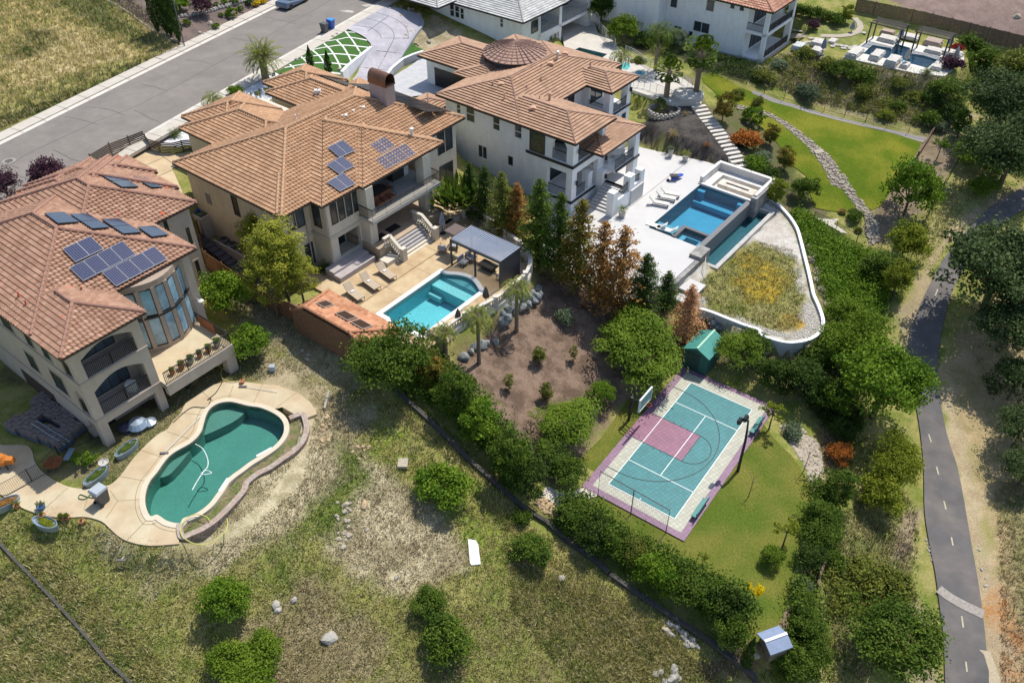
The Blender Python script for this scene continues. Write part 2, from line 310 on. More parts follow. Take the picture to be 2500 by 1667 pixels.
PADS=[(STREET_PAD,street_z,3.5),(H1PAD,5.0,2.0),(_g2,_g2z,1.5),(_side,_sidez,1.2),([atw(*p,9.6)for p in[(395,330),(340,400),(330,440),(420,500),(455,470),(480,360)]],9.6,2.0),(_g3,_g3z,2.0),(_b3,_d3z,1.2),(GRAV3,_gvz,0.12),(PATIO2,_p2z,0.7),(DECK3,_d3z,0.5),([at(*p,DECK1_Z)for p in DECK1_PX],DECK1_Z-.12,1.0),(COURTLAWN,0.0,1.2),(H4PAT,_h4z,0.6),(H5PAT,_h5z,1.2),(_h5b,_h5bz,2.0)]
_k1=[(8,1880,605),(8,1722,662),(8,1688,780),(8,1610,905),(8,1450,1010),(8,1330,1125),(8,1235,1250),(8,1190,1395),(8,1235,1545),(12,1360,237),(12,1480,260),(12,1640,160),(12,1765,35),(8,1900,1210),(8,2140,1045),(8,2325,860),(8,2290,735),(8,2130,653),(8,1960,620)]
PADS+=[([at(*T(*p),DECK1_Z)for p in _k1],3.2,.9)]+_pits
def hgt(X,Y):
 X=np.asarray(X,float);Y=np.asarray(Y,float);z=tps(X,Y)
 for poly,pz,fall in PADS:
  m=None;d=sdist(X,Y,poly);w=np.clip(1-(d-0.25)/fall,0,1);w=w*w*(3-2*w)
  t=pz(X,Y)if callable(pz)else pz
  z=z*(1-w)+t*w
 return z
def h1(x,y):return float(hgt(np.array([x]),np.array([y]))[0])
def axis(lo,hi,st,far):
 c=list(np.arange(lo,hi+1e-6,st));g=st;p=hi
 while p<far:g*=1.35;p+=g;c.append(p)
 g=st;p=lo
 while p>-far:g*=1.35;p-=g;c.insert(0,p)
 return np.array(c)
GX=axis(-78,100,0.5,1500);GY=axis(18,150,0.5,1500)
GXX,GYY=np.meshgrid(GX,GY);GZ=hgt(GXX,GYY)
_far=np.clip((np.maximum(np.abs(GXX)-110,GYY-160))/150,0,1);GZ=GZ*(1-_far)+np.clip(GZ,-5,12)*_far
GZ+=0.0
def gz(x,y):
 i=np.clip(np.searchsorted(GX,x)-1,0,len(GX)-2);j=np.clip(np.searchsorted(GY,y)-1,0,len(GY)-2)
 u=(x-GX[i])/(GX[i+1]-GX[i]);v=(y-GY[j])/(GY[j+1]-GY[j])
 return GZ[j,i]*(1-u)*(1-v)+GZ[j,i+1]*u*(1-v)+GZ[j+1,i]*(1-u)*v+GZ[j+1,i+1]*u*v
_TT=np.arange(36,260,0.25)
def G(px,py,off=0.0):
 """point of the terrain on that sight line"""
 d=ray(px,py);X=d[0]*_TT;Y=d[1]*_TT;Z=HC+d[2]*_TT;H=gz(X,Y)+off
 k=int(np.argmax(Z<H));
 if k==0:k=len(_TT)-1
 a,b=Z[k-1]-H[k-1],Z[k]-H[k];t=_TT[k-1]+0.25*(a/(a-b+1e-9));t=t if 30<t<300 else _TT[k]
 return Vector((d[0]*t,d[1]*t,HC+d[2]*t-off))
def GT(t,x,y,off=0.0):return G(*T(t,x,y),off)
def gpoly(pts):return[G(*p)if len(p)==2 else GT(*p)for p in pts]
STRAW=(.46,.38,.2);PALE=(.54,.47,.31);OLIVE=(.175,.205,.045);GREEN=(.11,.16,.03);BRIGHT=(.19,.25,.04);BROWNG=(.32,.29,.105);DIRT=(.40,.31,.19);DARKG=(.05,.07,.02)
MULCH=(.25,.175,.13);MULCHD=(.13,.09,.065);BLACKM=(.05,.046,.043);BLACKM2=(.10,.09,.08);GRAVW=(.60,.57,.53);GRAVB=(.46,.42,.36);ORANGE=(.42,.22,.09)
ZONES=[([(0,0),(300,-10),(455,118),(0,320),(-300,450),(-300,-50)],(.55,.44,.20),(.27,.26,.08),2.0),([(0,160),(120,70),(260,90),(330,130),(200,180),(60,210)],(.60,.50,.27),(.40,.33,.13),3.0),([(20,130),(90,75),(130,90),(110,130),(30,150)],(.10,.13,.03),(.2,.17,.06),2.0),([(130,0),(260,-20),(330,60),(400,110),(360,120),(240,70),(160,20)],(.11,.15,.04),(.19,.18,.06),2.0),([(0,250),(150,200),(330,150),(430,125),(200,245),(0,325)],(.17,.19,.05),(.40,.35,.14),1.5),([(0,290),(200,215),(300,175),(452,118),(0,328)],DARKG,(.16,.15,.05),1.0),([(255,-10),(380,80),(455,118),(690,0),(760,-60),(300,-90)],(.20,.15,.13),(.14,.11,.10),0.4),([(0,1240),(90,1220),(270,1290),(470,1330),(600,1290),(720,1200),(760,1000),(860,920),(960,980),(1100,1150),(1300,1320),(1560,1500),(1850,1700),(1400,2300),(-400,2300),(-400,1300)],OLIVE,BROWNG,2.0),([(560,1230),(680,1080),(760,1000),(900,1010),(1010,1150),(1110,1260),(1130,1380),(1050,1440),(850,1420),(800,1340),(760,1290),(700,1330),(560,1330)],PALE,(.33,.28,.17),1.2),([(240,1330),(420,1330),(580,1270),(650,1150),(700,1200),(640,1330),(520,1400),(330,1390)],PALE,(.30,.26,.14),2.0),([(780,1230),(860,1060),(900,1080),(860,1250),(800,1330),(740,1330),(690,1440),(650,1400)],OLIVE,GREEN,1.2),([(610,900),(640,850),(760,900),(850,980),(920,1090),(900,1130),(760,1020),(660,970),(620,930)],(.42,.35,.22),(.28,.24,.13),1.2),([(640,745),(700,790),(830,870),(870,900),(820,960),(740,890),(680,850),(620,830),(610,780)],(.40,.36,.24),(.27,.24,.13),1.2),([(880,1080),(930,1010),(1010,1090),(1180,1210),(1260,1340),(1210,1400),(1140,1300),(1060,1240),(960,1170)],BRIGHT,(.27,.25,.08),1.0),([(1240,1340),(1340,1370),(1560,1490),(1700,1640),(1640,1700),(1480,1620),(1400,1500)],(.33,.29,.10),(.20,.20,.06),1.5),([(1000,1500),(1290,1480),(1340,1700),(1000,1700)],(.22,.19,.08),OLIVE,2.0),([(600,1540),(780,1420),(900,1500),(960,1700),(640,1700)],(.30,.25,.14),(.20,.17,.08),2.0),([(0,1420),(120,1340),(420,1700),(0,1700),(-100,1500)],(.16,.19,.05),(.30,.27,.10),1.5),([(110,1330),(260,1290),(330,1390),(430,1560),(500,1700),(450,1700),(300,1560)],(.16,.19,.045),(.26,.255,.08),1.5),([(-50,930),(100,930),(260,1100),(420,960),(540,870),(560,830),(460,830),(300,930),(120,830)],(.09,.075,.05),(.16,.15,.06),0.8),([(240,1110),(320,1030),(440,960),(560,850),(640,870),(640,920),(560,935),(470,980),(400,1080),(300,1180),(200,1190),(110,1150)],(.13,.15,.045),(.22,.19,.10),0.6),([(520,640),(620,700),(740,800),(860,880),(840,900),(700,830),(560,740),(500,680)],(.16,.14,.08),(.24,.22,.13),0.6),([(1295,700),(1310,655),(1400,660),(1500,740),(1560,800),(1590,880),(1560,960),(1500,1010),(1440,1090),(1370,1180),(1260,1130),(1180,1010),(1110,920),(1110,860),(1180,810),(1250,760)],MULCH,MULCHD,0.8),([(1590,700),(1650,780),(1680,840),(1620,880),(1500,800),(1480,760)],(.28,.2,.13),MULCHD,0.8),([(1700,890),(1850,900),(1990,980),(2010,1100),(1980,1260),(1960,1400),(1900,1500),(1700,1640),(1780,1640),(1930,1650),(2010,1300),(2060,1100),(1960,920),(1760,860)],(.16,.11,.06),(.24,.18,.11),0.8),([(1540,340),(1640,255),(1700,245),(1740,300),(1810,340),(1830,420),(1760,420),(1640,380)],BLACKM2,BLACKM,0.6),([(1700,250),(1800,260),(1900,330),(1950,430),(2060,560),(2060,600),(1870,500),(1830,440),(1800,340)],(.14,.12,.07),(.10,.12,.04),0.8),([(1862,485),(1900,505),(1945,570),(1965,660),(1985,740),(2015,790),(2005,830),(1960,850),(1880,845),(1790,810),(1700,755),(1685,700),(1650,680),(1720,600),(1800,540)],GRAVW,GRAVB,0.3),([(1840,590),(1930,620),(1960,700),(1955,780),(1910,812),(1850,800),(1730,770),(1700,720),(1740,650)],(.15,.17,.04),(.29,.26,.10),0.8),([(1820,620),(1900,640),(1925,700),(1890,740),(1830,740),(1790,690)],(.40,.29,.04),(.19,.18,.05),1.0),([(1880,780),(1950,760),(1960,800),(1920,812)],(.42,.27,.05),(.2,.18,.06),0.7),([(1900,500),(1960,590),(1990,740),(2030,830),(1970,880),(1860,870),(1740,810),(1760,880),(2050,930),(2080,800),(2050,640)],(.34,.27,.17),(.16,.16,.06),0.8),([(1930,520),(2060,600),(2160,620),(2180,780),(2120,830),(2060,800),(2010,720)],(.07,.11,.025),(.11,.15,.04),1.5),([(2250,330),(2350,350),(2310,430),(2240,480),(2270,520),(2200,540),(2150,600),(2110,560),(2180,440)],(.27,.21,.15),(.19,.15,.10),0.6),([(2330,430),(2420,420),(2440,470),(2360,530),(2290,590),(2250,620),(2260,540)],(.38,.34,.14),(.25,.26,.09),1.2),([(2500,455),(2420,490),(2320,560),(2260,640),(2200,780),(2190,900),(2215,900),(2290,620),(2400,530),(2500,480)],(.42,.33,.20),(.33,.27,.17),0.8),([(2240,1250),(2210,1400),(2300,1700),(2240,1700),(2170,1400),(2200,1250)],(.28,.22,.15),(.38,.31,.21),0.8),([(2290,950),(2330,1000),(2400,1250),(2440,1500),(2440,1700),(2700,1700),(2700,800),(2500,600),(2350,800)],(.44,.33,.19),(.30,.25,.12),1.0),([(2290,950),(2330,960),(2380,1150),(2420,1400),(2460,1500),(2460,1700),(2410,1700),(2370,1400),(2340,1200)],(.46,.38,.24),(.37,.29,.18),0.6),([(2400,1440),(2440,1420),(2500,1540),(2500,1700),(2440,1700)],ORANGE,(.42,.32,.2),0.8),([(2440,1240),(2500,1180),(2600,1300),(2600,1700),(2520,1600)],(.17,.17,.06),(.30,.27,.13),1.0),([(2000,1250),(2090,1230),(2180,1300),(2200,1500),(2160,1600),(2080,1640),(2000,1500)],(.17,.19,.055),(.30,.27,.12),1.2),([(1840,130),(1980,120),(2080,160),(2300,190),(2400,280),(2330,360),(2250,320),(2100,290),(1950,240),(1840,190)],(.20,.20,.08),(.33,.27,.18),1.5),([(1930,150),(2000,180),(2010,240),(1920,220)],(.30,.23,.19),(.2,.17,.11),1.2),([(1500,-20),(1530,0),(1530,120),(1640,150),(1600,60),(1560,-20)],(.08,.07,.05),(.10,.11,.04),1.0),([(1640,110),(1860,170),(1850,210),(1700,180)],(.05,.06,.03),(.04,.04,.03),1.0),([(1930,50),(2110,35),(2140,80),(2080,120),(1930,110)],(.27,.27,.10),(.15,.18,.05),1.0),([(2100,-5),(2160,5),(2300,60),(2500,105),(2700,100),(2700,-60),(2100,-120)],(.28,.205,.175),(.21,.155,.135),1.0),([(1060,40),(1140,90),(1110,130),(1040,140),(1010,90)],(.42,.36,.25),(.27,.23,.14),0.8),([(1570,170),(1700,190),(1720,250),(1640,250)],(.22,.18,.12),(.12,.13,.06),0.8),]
def wob(X,Y,s,k):
 return(np.sin(X*s+k)*np.cos(Y*s*1.3+k*2.1)+0.6*np.sin(X*s*2.7+1.7*k)*np.sin(Y*s*2.3+k)+0.35*np.cos(X*s*6.1-Y*s*4.7+k))
def ground_colour(X,Y):
 A=np.empty(X.shape+(3,));A[:]=OLIVE;B=np.empty_like(A);B[:]=BROWNG
 for i,(pl,ca,cb,soft)in enumerate(ZPOLY):
  xs=[p[0]for p in pl];ys=[p[1]for p in pl]
  m=(X>min(xs)-soft*2)&(X<max(xs)+soft*2)&(Y>min(ys)-soft*2)&(Y<max(ys)+soft*2)
  if not m.any():continue
  x=X[m];y=Y[m]
  d=sdist(x,y,pl)+wob(x,y,0.9,i)*soft*0.55
  w=np.clip(0.5-d/soft,0,1)[:,None]
  A[m]=A[m]*(1-w)+np.array(ca)*w;B[m]=B[m]*(1-w)+np.array(cb)*w
 return A,B
ZPOLY=[(gpoly(p),ca,cb,s)for p,ca,cb,s in ZONES]
def grid_mesh(name,X,Y,Z,m):
 ny,nx=X.shape;co=np.stack([X,Y,Z],-1).reshape(-1,3)
 i=np.arange(ny*nx).reshape(ny,nx);q=np.stack([i[:-1,:-1],i[:-1,1:],i[1:,1:],i[1:,:-1]],-1).reshape(-1,4)
 me=bpy.data.meshes.new(name);me.vertices.add(len(co));me.vertices.foreach_set('co',co.ravel())
 me.loops.add(len(q)*4);me.loops.foreach_set('vertex_index',q.ravel());me.polygons.add(len(q))
 me.polygons.foreach_set('loop_start',np.arange(len(q))*4);me.polygons.foreach_set('loop_total',np.full(len(q),4))
 me.polygons.foreach_set('use_smooth',np.ones(len(q),bool));me.materials.append(m);me.update(calc_edges=True)
 o=bpy.data.objects.new(name,me);COL.objects.link(o);return o
def set_col(me,name,C):
 a=me.attributes.new(name,'FLOAT_COLOR','POINT');d=np.ones((len(C),4),np.float32);d[:,:3]=C;a.data.foreach_set('color',d.ravel())
GROUNDM=attr_mat('ground')
g=grid_mesh('ground',GXX,GYY,GZ,GROUNDM);tag(g,kind='structure')
CA,CB=ground_colour(GXX,GYY);set_col(g.data,'Col',CA.reshape(-1,3));set_col(g.data,'Col2',CB.reshape(-1,3))
def sheet(name,poly,m,off,step=1.0,kind='structure',zfn=None,uvdir=None,th=None):
 poly=[(p[0],p[1])for p in poly]
 xs=[p[0]for p in poly];ys=[p[1]for p in poly]
 X,Y=np.meshgrid(np.arange(min(xs)+.13,max(xs),step),np.arange(min(ys)+.17,max(ys),step));d=sdist(X,Y,poly)
 pts=[(x,y)for x,y in zip(X[d<-step*.35],Y[d<-step*.35])]
 loop=[]
 n=len(poly)
 for i in range(n):
  a,b=poly[i],poly[(i+1)%n];L=math.hypot(a[0]-b[0],a[1]-b[1]);k=max(1,int(L/step))
  loop+=[(a[0]+(b[0]-a[0])*t/k,a[1]+(b[1]-a[1])*t/k)for t in range(k)]
 V=[Vector(p)for p in loop+pts];m0=len(loop)
 r=delaunay_2d_cdt(V,[],[list(range(m0))],1,1e-5)
 vs=r[0];fs=r[2]
 x=np.array([v.x for v in vs]);y=np.array([v.y for v in vs]);z=gz(x,y)if zfn is None else(zfn(x,y)if callable(zfn)else np.full(len(x),float(zfn)))
 b=MB();fs2=[]
 for f in fs:
  p,q,s_=vs[f[0]],vs[f[1]],vs[f[2]]
  fs2.append(tuple(f)if(q.x-p.x)*(s_.y-p.y)-(q.y-p.y)*(s_.x-p.x)>0 else tuple(f[::-1]))
 zz=z+off
 b.add([(x[i],y[i],zz[i])for i in range(len(x))],fs2)
 if th:
  b2=[(p[0],p[1])for p in loop];lx=np.array([p[0]for p in b2]);ly=np.array([p[1]for p in b2])
  lz=(gz(lx,ly)if zfn is None else(zfn(lx,ly)if callable(zfn)else np.full(len(lx),float(zfn))))+off;k=len(b2)
  b.add([(lx[i],ly[i],lz[i])for i in range(k)]+[(lx[i],ly[i],lz[i]-th)for i in range(k)],[(i,(i+1)%k,(i+1)%k+k,i+k)for i in range(k)],1 if isinstance(m,(list,tuple))and len(m)>1 else 0)
 o=b.build(name,m)
 return tag(o,kind=kind)if kind else o
asph=mat('asphalt',(.185,.165,.148),.9,.10,0.9,.25,60,col2=(.21,.188,.168),s2=.25)
conc=mat('pavement_concrete',(.47,.43,.37),.9,.09,1.2,.1,40)
conc2=mat('gutter_concrete',(.56,.52,.46),.9,.07,1.2)
joint=mat('joint_line',(.13,.11,.09),.95,.1)
def strip(pts,w,off,zf):
 b=MB();P=[Vector(p)for p in pts];n=len(P);vs=[]
 for i,p in enumerate(P):
  d=P[min(i+1,n-1)]-P[max(i-1,0)];d.z=0;d.normalize();q=Vector((-d.y,d.x,0))*w/2
  for s in(q,-q):v=p+s;vs.append((v.x,v.y,Zw(off)if zf is Z0 else float(zf(v.x,v.y))+off))
 return b.add(vs,[(2*i,2*i+1,2*i+3,2*i+2)for i in range(n-1)])
def densify(pts,st=1.0,closed=False):
 o=[];P=[Vector(p)for p in pts];m=len(P)
 for i in range(m if closed else m-1):
  a,b=P[i],P[(i+1)%m];k=max(1,int((b-a).length/st));o+=[a.lerp(b,t/k)for t in range(k)]
 if not closed:o.append(P[-1])
 return o
L0=[at_street(*p)for p in[(0,355),(700,7)]];L1=[at_street(*p)for p in[(0,328),(700,-8)]]
Rt0=[at_street(*p)for p in[(357,326),(930,3)]]
def line_ext(p,q,a,b):d=(q-p).normalized();return p+d*a,p+d*b
lc0,lc1=line_ext(*L0,-60,130);lo0,lo1=line_ext(*L1,-60,130);rc0,rc1=line_ext(*Rt0,-90,130)
sheet('road',[lc0,lc1,rc1,rc0],asph,.03,2.0,zfn=street_z)
dr=(Rt0[1]-Rt0[0]).normalized();dn=Vector((dr.y,-dr.x,0));dn.normalize()
dl=(L0[1]-L0[0]).normalized();dnl=Vector((-dl.y,dl.x,0));dnl.normalize()
def side_strip(name,p0,p1,n,w0,w1,m,off):return sheet(name,[p0+n*w0,p1+n*w0,p1+n*w1,p0+n*w1],m,off,2.0,zfn=street_z,th=.3)
side_strip('gutter',lc0,lc1,dnl,-.02,.55,conc2,.045);side_strip('pavement',lc0,lc1,dnl,.57,2.0,conc,.15)
side_strip('gutter',rc0,rc1,dn,-.02,.5,conc2,.045);side_strip('pavement',rc0,rc1,dn,.52,2.1,conc,.15)
b=MB()
for k in range(-30,70):
 p=lc0+dl*(60+k*2.75)
 s_=strip(densify([p,p+dnl*2.0],.5),.05,.158,street_z);b.add(s_.v,s_.f)
 p=rc0+dr*(90+k*3.3);s_=strip(densify([p,p+dn*2.1],.5),.05,.158,street_z);b.add(s_.v,s_.f)
tag(b.build('pavement_joint',joint),kind='structure')
tar=mat('road_tar',(.085,.078,.07),.8,.15);b=MB();mid0=(lc0+rc0)/2;rr=random.Random(3)
c0=lc0.lerp(rc0,.5)
pts=[at_street(*p)for p in[(-100,492),(0,420),(60,380),(240,295),(330,262),(440,206),(560,140),(620,108),(700,62),(780,18),(830,-12)]]
s_=strip([p+Vector((rr.uniform(-.05,.05),rr.uniform(-.05,.05),0))for p in densify(pts,1.2)],.055,.037,street_z);b.add(s_.v,s_.f)
for q in[[(12,418),(40,430),(75,440)],[(130,366),(170,388),(200,396)],[(225,262),(268,268),(302,282)],[(160,286),(205,295),(242,305)],[(345,206),(380,214),(405,222)],[(455,148),(490,150),(515,158)],[(645,42),(690,52),(722,60)],[(568,95),(600,100),(630,105)],[(330,272),(365,290),(390,300)],[(30,405),(50,412)]]:
 s_=strip([p+Vector((rr.uniform(-.08,.08),rr.uniform(-.08,.08),0))for p in densify([at_street(*k)for k in q],.7)],.06,.038,street_z);b.add(s_.v,s_.f)
tag(b.build('road_seam',tar),kind='structure')
mh=MB();c=at_street(22,394);mh.lathe([(.01,.042),(.62,.042),(.62,.03)],(c.x,c.y,c.z),24);mh.lathe([(.01,.05),(.36,.05),(.36,.035)],(c.x,c.y,c.z),24,1)
tag(mh.build('manhole_cover',[mat('manhole_ring',(.26,.24,.21),.9),mat('manhole_iron',(.10,.085,.075),.6)]),'round dark iron manhole cover set in the street asphalt','manhole cover')
stain=mat('road_paint_stain',(.42,.39,.35),.9,.25,4)
for q in[[(828,28),(850,26),(866,29),(860,33),(845,31)],[(882,14),(900,11),(912,14),(895,18)]]:
 sheet('road',[at_street(*p)for p in q],stain,.036,1.0,zfn=street_z)
drv=mat('driveway_concrete',(.40,.38,.41),.7,.12,1.2,.05,30,col2=(.30,.29,.32),s2=.35)
DRIVE=[(850,76),(940,19),(1002,32),(1026,45),(1034,62),(1026,72),(1008,95),(985,130),(960,165),(935,205),(932,215),(950,214),(1000,240),(1050,190),(1033,170),(1000,190),(960,212),(900,214),(860,200),(905,128),(908,112),(895,98),(875,85)]
DRV=[(847,74),(940,19),(1003,33),(1026,45),(1033,61),(1023,75),(1004,100),(980,136),(955,175),(935,212),(920,235),(862,235),(857,204),(880,165),(908,126),(905,110),(893,96),(872,84)]
def gz_s(x,y):return gz(np.asarray(x),np.asarray(y))
sheet('driveway',[G(*p)for p in DRV],drv,.16,.5)
APRON=[(938,213),(960,190),(1000,165),(1035,140),(1080,190),(1110,225),(1000,240),(950,235)]
sheet('driveway',[G(*p)for p in APRON],mat('apron_concrete',(.42,.42,.43),.8,.12,1.5,.1,30),.14,.5)
b=MB()
for q in[[(870,66),(905,72),(925,85),(931,97)],[(895,48),(935,60),(958,78),(963,97)],[(918,34),(965,50),(992,72),(998,97)],[(931,97),(998,97)],[(912,127),(978,134)],[(880,168),(955,176)],[(963,97),(945,132),(905,205)],[(898,80),(950,42)]]:
 s_=strip(densify([G(*p)for p in smooth([(x,y,0)for x,y in q],5,False)]if False else[G(p.x,p.y)for p in smooth([(x,y,0)for x,y in q],5,False)],.4),.08,.175,gz_s);b.add(s_.v,s_.f)
tag(b.build('driveway_joint',mat('dark_joint',(.17,.16,.19),.9)),kind='structure')
wht=mat('white_stucco',(.80,.80,.80),.85,.04,2,.05,60)
def wall_strip(name,px,h,w,m,parent=None,cap=None,base=None,zt=None,label=None,cat=None,tiled=None):
 base=None if base is None else Zw(base);zt=None if zt is None else(tuple(Zw(q)for q in zt)if isinstance(zt,(tuple,list))else Zw(zt))
 P=densify([G(*p)if len(p)==2 else GT(*p)for p in px]if not isinstance(px[0],Vector)else px,.8);n=len(P);vs=[];vc=[]
 for i,p in enumerate(P):
  d=P[min(i+1,n-1)]-P[max(i-1,0)];d.z=0;d.normalize();q=Vector((-d.y,d.x,0))*w/2
  zb=float(gz(p.x,p.y))-.6 if base is None else base;tz=float(gz(p.x,p.y))+h if zt is None else(zt[0]+(zt[1]-zt[0])*i/(n-1)if isinstance(zt,(tuple,list))else zt)
  vs+=[(p.x+q.x,p.y+q.y,zb),(p.x-q.x,p.y-q.y,zb),(p.x-q.x,p.y-q.y,tz),(p.x+q.x,p.y+q.y,tz)]
  q2=q*1.18;vc+=[(p.x+q2.x,p.y+q2.y,tz+.004),(p.x-q2.x,p.y-q2.y,tz+.004),(p.x-q2.x,p.y-q2.y,tz+.09),(p.x+q2.x,p.y+q2.y,tz+.09)]
 fs=[(4*i+k,4*i+(k+1)%4,4*i+4+(k+1)%4,4*i+4+k)for i in range(n-1)for k in range(4)]+[(0,1,2,3),(4*n-1,4*n-2,4*n-3,4*n-4)]
 o=MB().add(vs,fs).build(name,m,parent,fixn=True)
 if cap:MB().add(vc,fs).build('coping',cap,o,fixn=True)
 return tag(o,label,cat)if label else o
kerbg=mat('kerb_grey',(.33,.33,.36),.85,.1)
wall_strip('garden_wall',[(907,124),(880,152),(862,174),(850,190),(838,206)],.75,.35,wht,zt=(10.2,10.1),label='white retaining wall between the striped lawn and the curving driveway',cat='wall')
wall_strip('kerb',[(996,33),(1010,37),(1026,46),(1033,58),(1030,70),(1008,98),(986,132),(960,170),(936,212)],.3,.3,kerbg,label='curved grey kerb along the outer edge of the violet driveway',cat='kerb')
wall_strip('garden_wall',[(938,214),(958,186),(985,163),(1010,152),(1034,144)],.9,.25,mat('grey_wall',(.40,.40,.43),.85,.1),cap=wht,label='grey curved garden wall with white top beside the garage apron',cat='wall')
turf=mat('artificial_turf',(.045,.115,.018),.9,.14,6,.3,60)
TURF=[(841,75),(858,79),(880,90),(897,104),(906,118),(907,126),(884,146),(862,170),(838,200),(770,210),(700,200),(675,178),(700,165),(730,142),(760,120),(795,95)]
sheet('artificial_lawn',[G(*p)for p in TURF],turf,.09,.7)
sheet('artificial_lawn',[G(*p)for p in[(1004,105),(1032,122),(1034,143),(1005,153),(975,170),(944,206),(938,205),(958,172),(983,134)]],turf,.09,.7)
b=MB()
for q in[[(841,76),(860,100),(876,125),(885,142)],[(821,99),(838,117),(852,140),(861,160)],[(789,107),(808,125),(822,147),(832,168)],[(762,124),(782,142),(797,165),(812,190)],[(736,141),(752,157),(770,178)],[(708,160),(722,172),(740,186)],[(846,81),(870,82),(884,87)],[(794,104),(830,98),(855,94),(897,101)],[(763,124),(800,117),(840,113),(905,119)],[(735,145),(775,138),(820,134),(885,140)],[(695,168),(750,158),(800,156),(862,162)],[(745,180),(790,178),(838,184)]]:
 s_=strip([G(p.x,p.y)for p in smooth([(x,y,0)for x,y in q],6,False)],.20,.105,gz_s);b.add(s_.v,s_.f)
tag(b.build('lawn_strip',mat('white_gravel_strip',(.68,.68,.64),.9,.08)),kind='structure')
wg=mat('white_gravel',(.66,.66,.68),.9,.10,8,.3,40,col2=(.55,.55,.6),s2=1.0)
sheet('gravel_bed',[G(*p)for p in[(385,345),(440,322),(472,290),(560,235),(600,215),(640,195),(700,165),(705,180),(690,215),(640,260),(560,262),(520,285),(480,320),(480,352),(440,360),(395,358)]],wg,.05,.8)
tan=mat('tan_concrete',(.52,.41,.26),.75,.10,.8,.06,30,col2=(.47,.35,.21),s2=.5)
tanj=mat('tan_joint',(.22,.16,.09),.9)
sheet('driveway',[G(*p)for p in[(312,382),(356,358),(392,372),(430,378),(468,372),(480,395),(420,412),(446,470),(440,530),(400,500),(360,440),(300,400)]],tan,.06,.8)
b=MB()
for q in[[(358,404),(402,386),(420,400)],[(388,432),(440,408)],[(402,386),(350,362)],[(380,440),(440,470)]]:
 s_=strip(densify([G(*p)for p in q],.8),.05,.085,gz_s);b.add(s_.v,s_.f)
tag(b.build('driveway_joint',tanj),kind='structure')
sheet('pavement',[G(*p)for p in[(176,430),(222,400),(225,412),(180,440)]],conc,.12,.8)
sheet('pavement',[G(*p)for p in[(30,500),(45,470),(70,490),(60,520)]],mat('cream_paving',(.55,.5,.4),.85),.1,.8)
tr_l=[(2700,380),(2500,462),(2455,485),(2400,525),(2345,580),(2300,640),(2265,705),(2240,760),(2222,810),(2216,870),(2230,960),(2246,1060),(2254,1150),(2256,1250),(2268,1330),(2282,1400),(2295,1500),(2302,1560),(2306,1667),(2310,1800)]
tr_r=[(2700,440),(2520,505),(2450,545),(2400,590),(2360,650),(2330,700),(2310,760),(2295,830),(2288,900),(2292,960),(2310,1060),(2338,1150),(2360,1270),(2372,1340),(2388,1430),(2400,1520),(2408,1600),(2414,1667),(2430,1800)]
tr_l=[G(p.x,p.y)for p in smooth([(x,y,0)for x,y in tr_l],3,False)];tr_r=[G(p.x,p.y)for p in smooth([(x,y,0)for x,y in tr_r],3,False)]
trail=mat('trail_asphalt',(.105,.100,.100),.85,.16,.9,.25,50,col2=(.145,.13,.12),s2=.35)
sheet('trail',tr_l+tr_r[::-1],trail,.14,.7)
yel=mat('trail_paint',(.40,.37,.26),.8,.1)
for a_,b_ in[((2288,709),(2282,725)),((2270,755),(2264,767)),((2266,1063),(2272,1082)),((2285,1142),(2290,1161)),((2303,1226),(2308,1246)),((2321,1314),(2325,1334)),((2346,1506),(2350,1534)),((2356,1617),(2359,1642)),((2500,486),(2494,490)),((2428,540),(2421,546))]:
 p,q=G(*a_),G(*b_);o=strip(densify([p,q],.3),.11,.155,gz_s).build('trail_line',yel);tag(o,kind='structure')
b=MB();s_=strip([G(p.x,p.y)for p in smooth([(2290,1440,0),(2320,1462,0),(2360,1484,0),(2399,1502,0)],6,False)],.7,.17,gz_s)
tag(s_.build('trail_hump',mat('pale_dust',(.30,.27,.24),.9,.25,5)),kind='structure')
sheet('lawn',[G(*p)for p in[(2388,1588),(2400,1600),(2412,1640),(2412,1667),(2440,1720),(2440,1660),(2415,1592)]],mat('gravel_spill',(.42,.35,.24),.95,.2,8),.16,.6)
def holed(name,outer,holes,m,z,th,edges=None):
 """flat slab with openings"""
 z=Zw(z);th*=CAM_K
 b=MB();V=[];E_=[];k=0
 for l in[outer]+holes:
  n=len(l);V+=[Vector((p[0],p[1]))for p in l];E_+=[(k+i,k+(i+1)%n)for i in range(n)];k+=n
 r=delaunay_2d_cdt(V,E_,[],0,1e-5);vs=r[0];fs=[]
 C=np.array([[sum(vs[i].x for i in f)/len(f),sum(vs[i].y for i in f)/len(f)]for f in r[2]])
 ok=sdist(C[:,0],C[:,1],outer)<0
 for h in holes:ok&=sdist(C[:,0],C[:,1],h)>0
 for f,o in zip(r[2],ok):
  if not o:continue
  p,q,s_=(vs[i]for i in f[:3]);fs.append(tuple(f)if(q.x-p.x)*(s_.y-p.y)-(q.y-p.y)*(s_.x-p.x)>0 else tuple(f[::-1]))
 b.add([(v.x,v.y,z)for v in vs],fs)
 if th:
  for l in[outer]+holes:
   n=len(l);mx=np.array([(l[i][0]+l[(i+1)%n][0])/2 for i in range(n)]);my=np.array([(l[i][1]+l[(i+1)%n][1])/2 for i in range(n)])
   keep=sdist(mx,my,outer)<.02
   for h in holes:keep&=sdist(mx,my,h)>-.02
   b.add([(p[0],p[1],z)for p in l]+[(p[0],p[1],z-th)for p in l],[(i,(i+1)%n,(i+1)%n+n,i+n)for i in range(n)if keep[i]])
 return b.build(name,m)
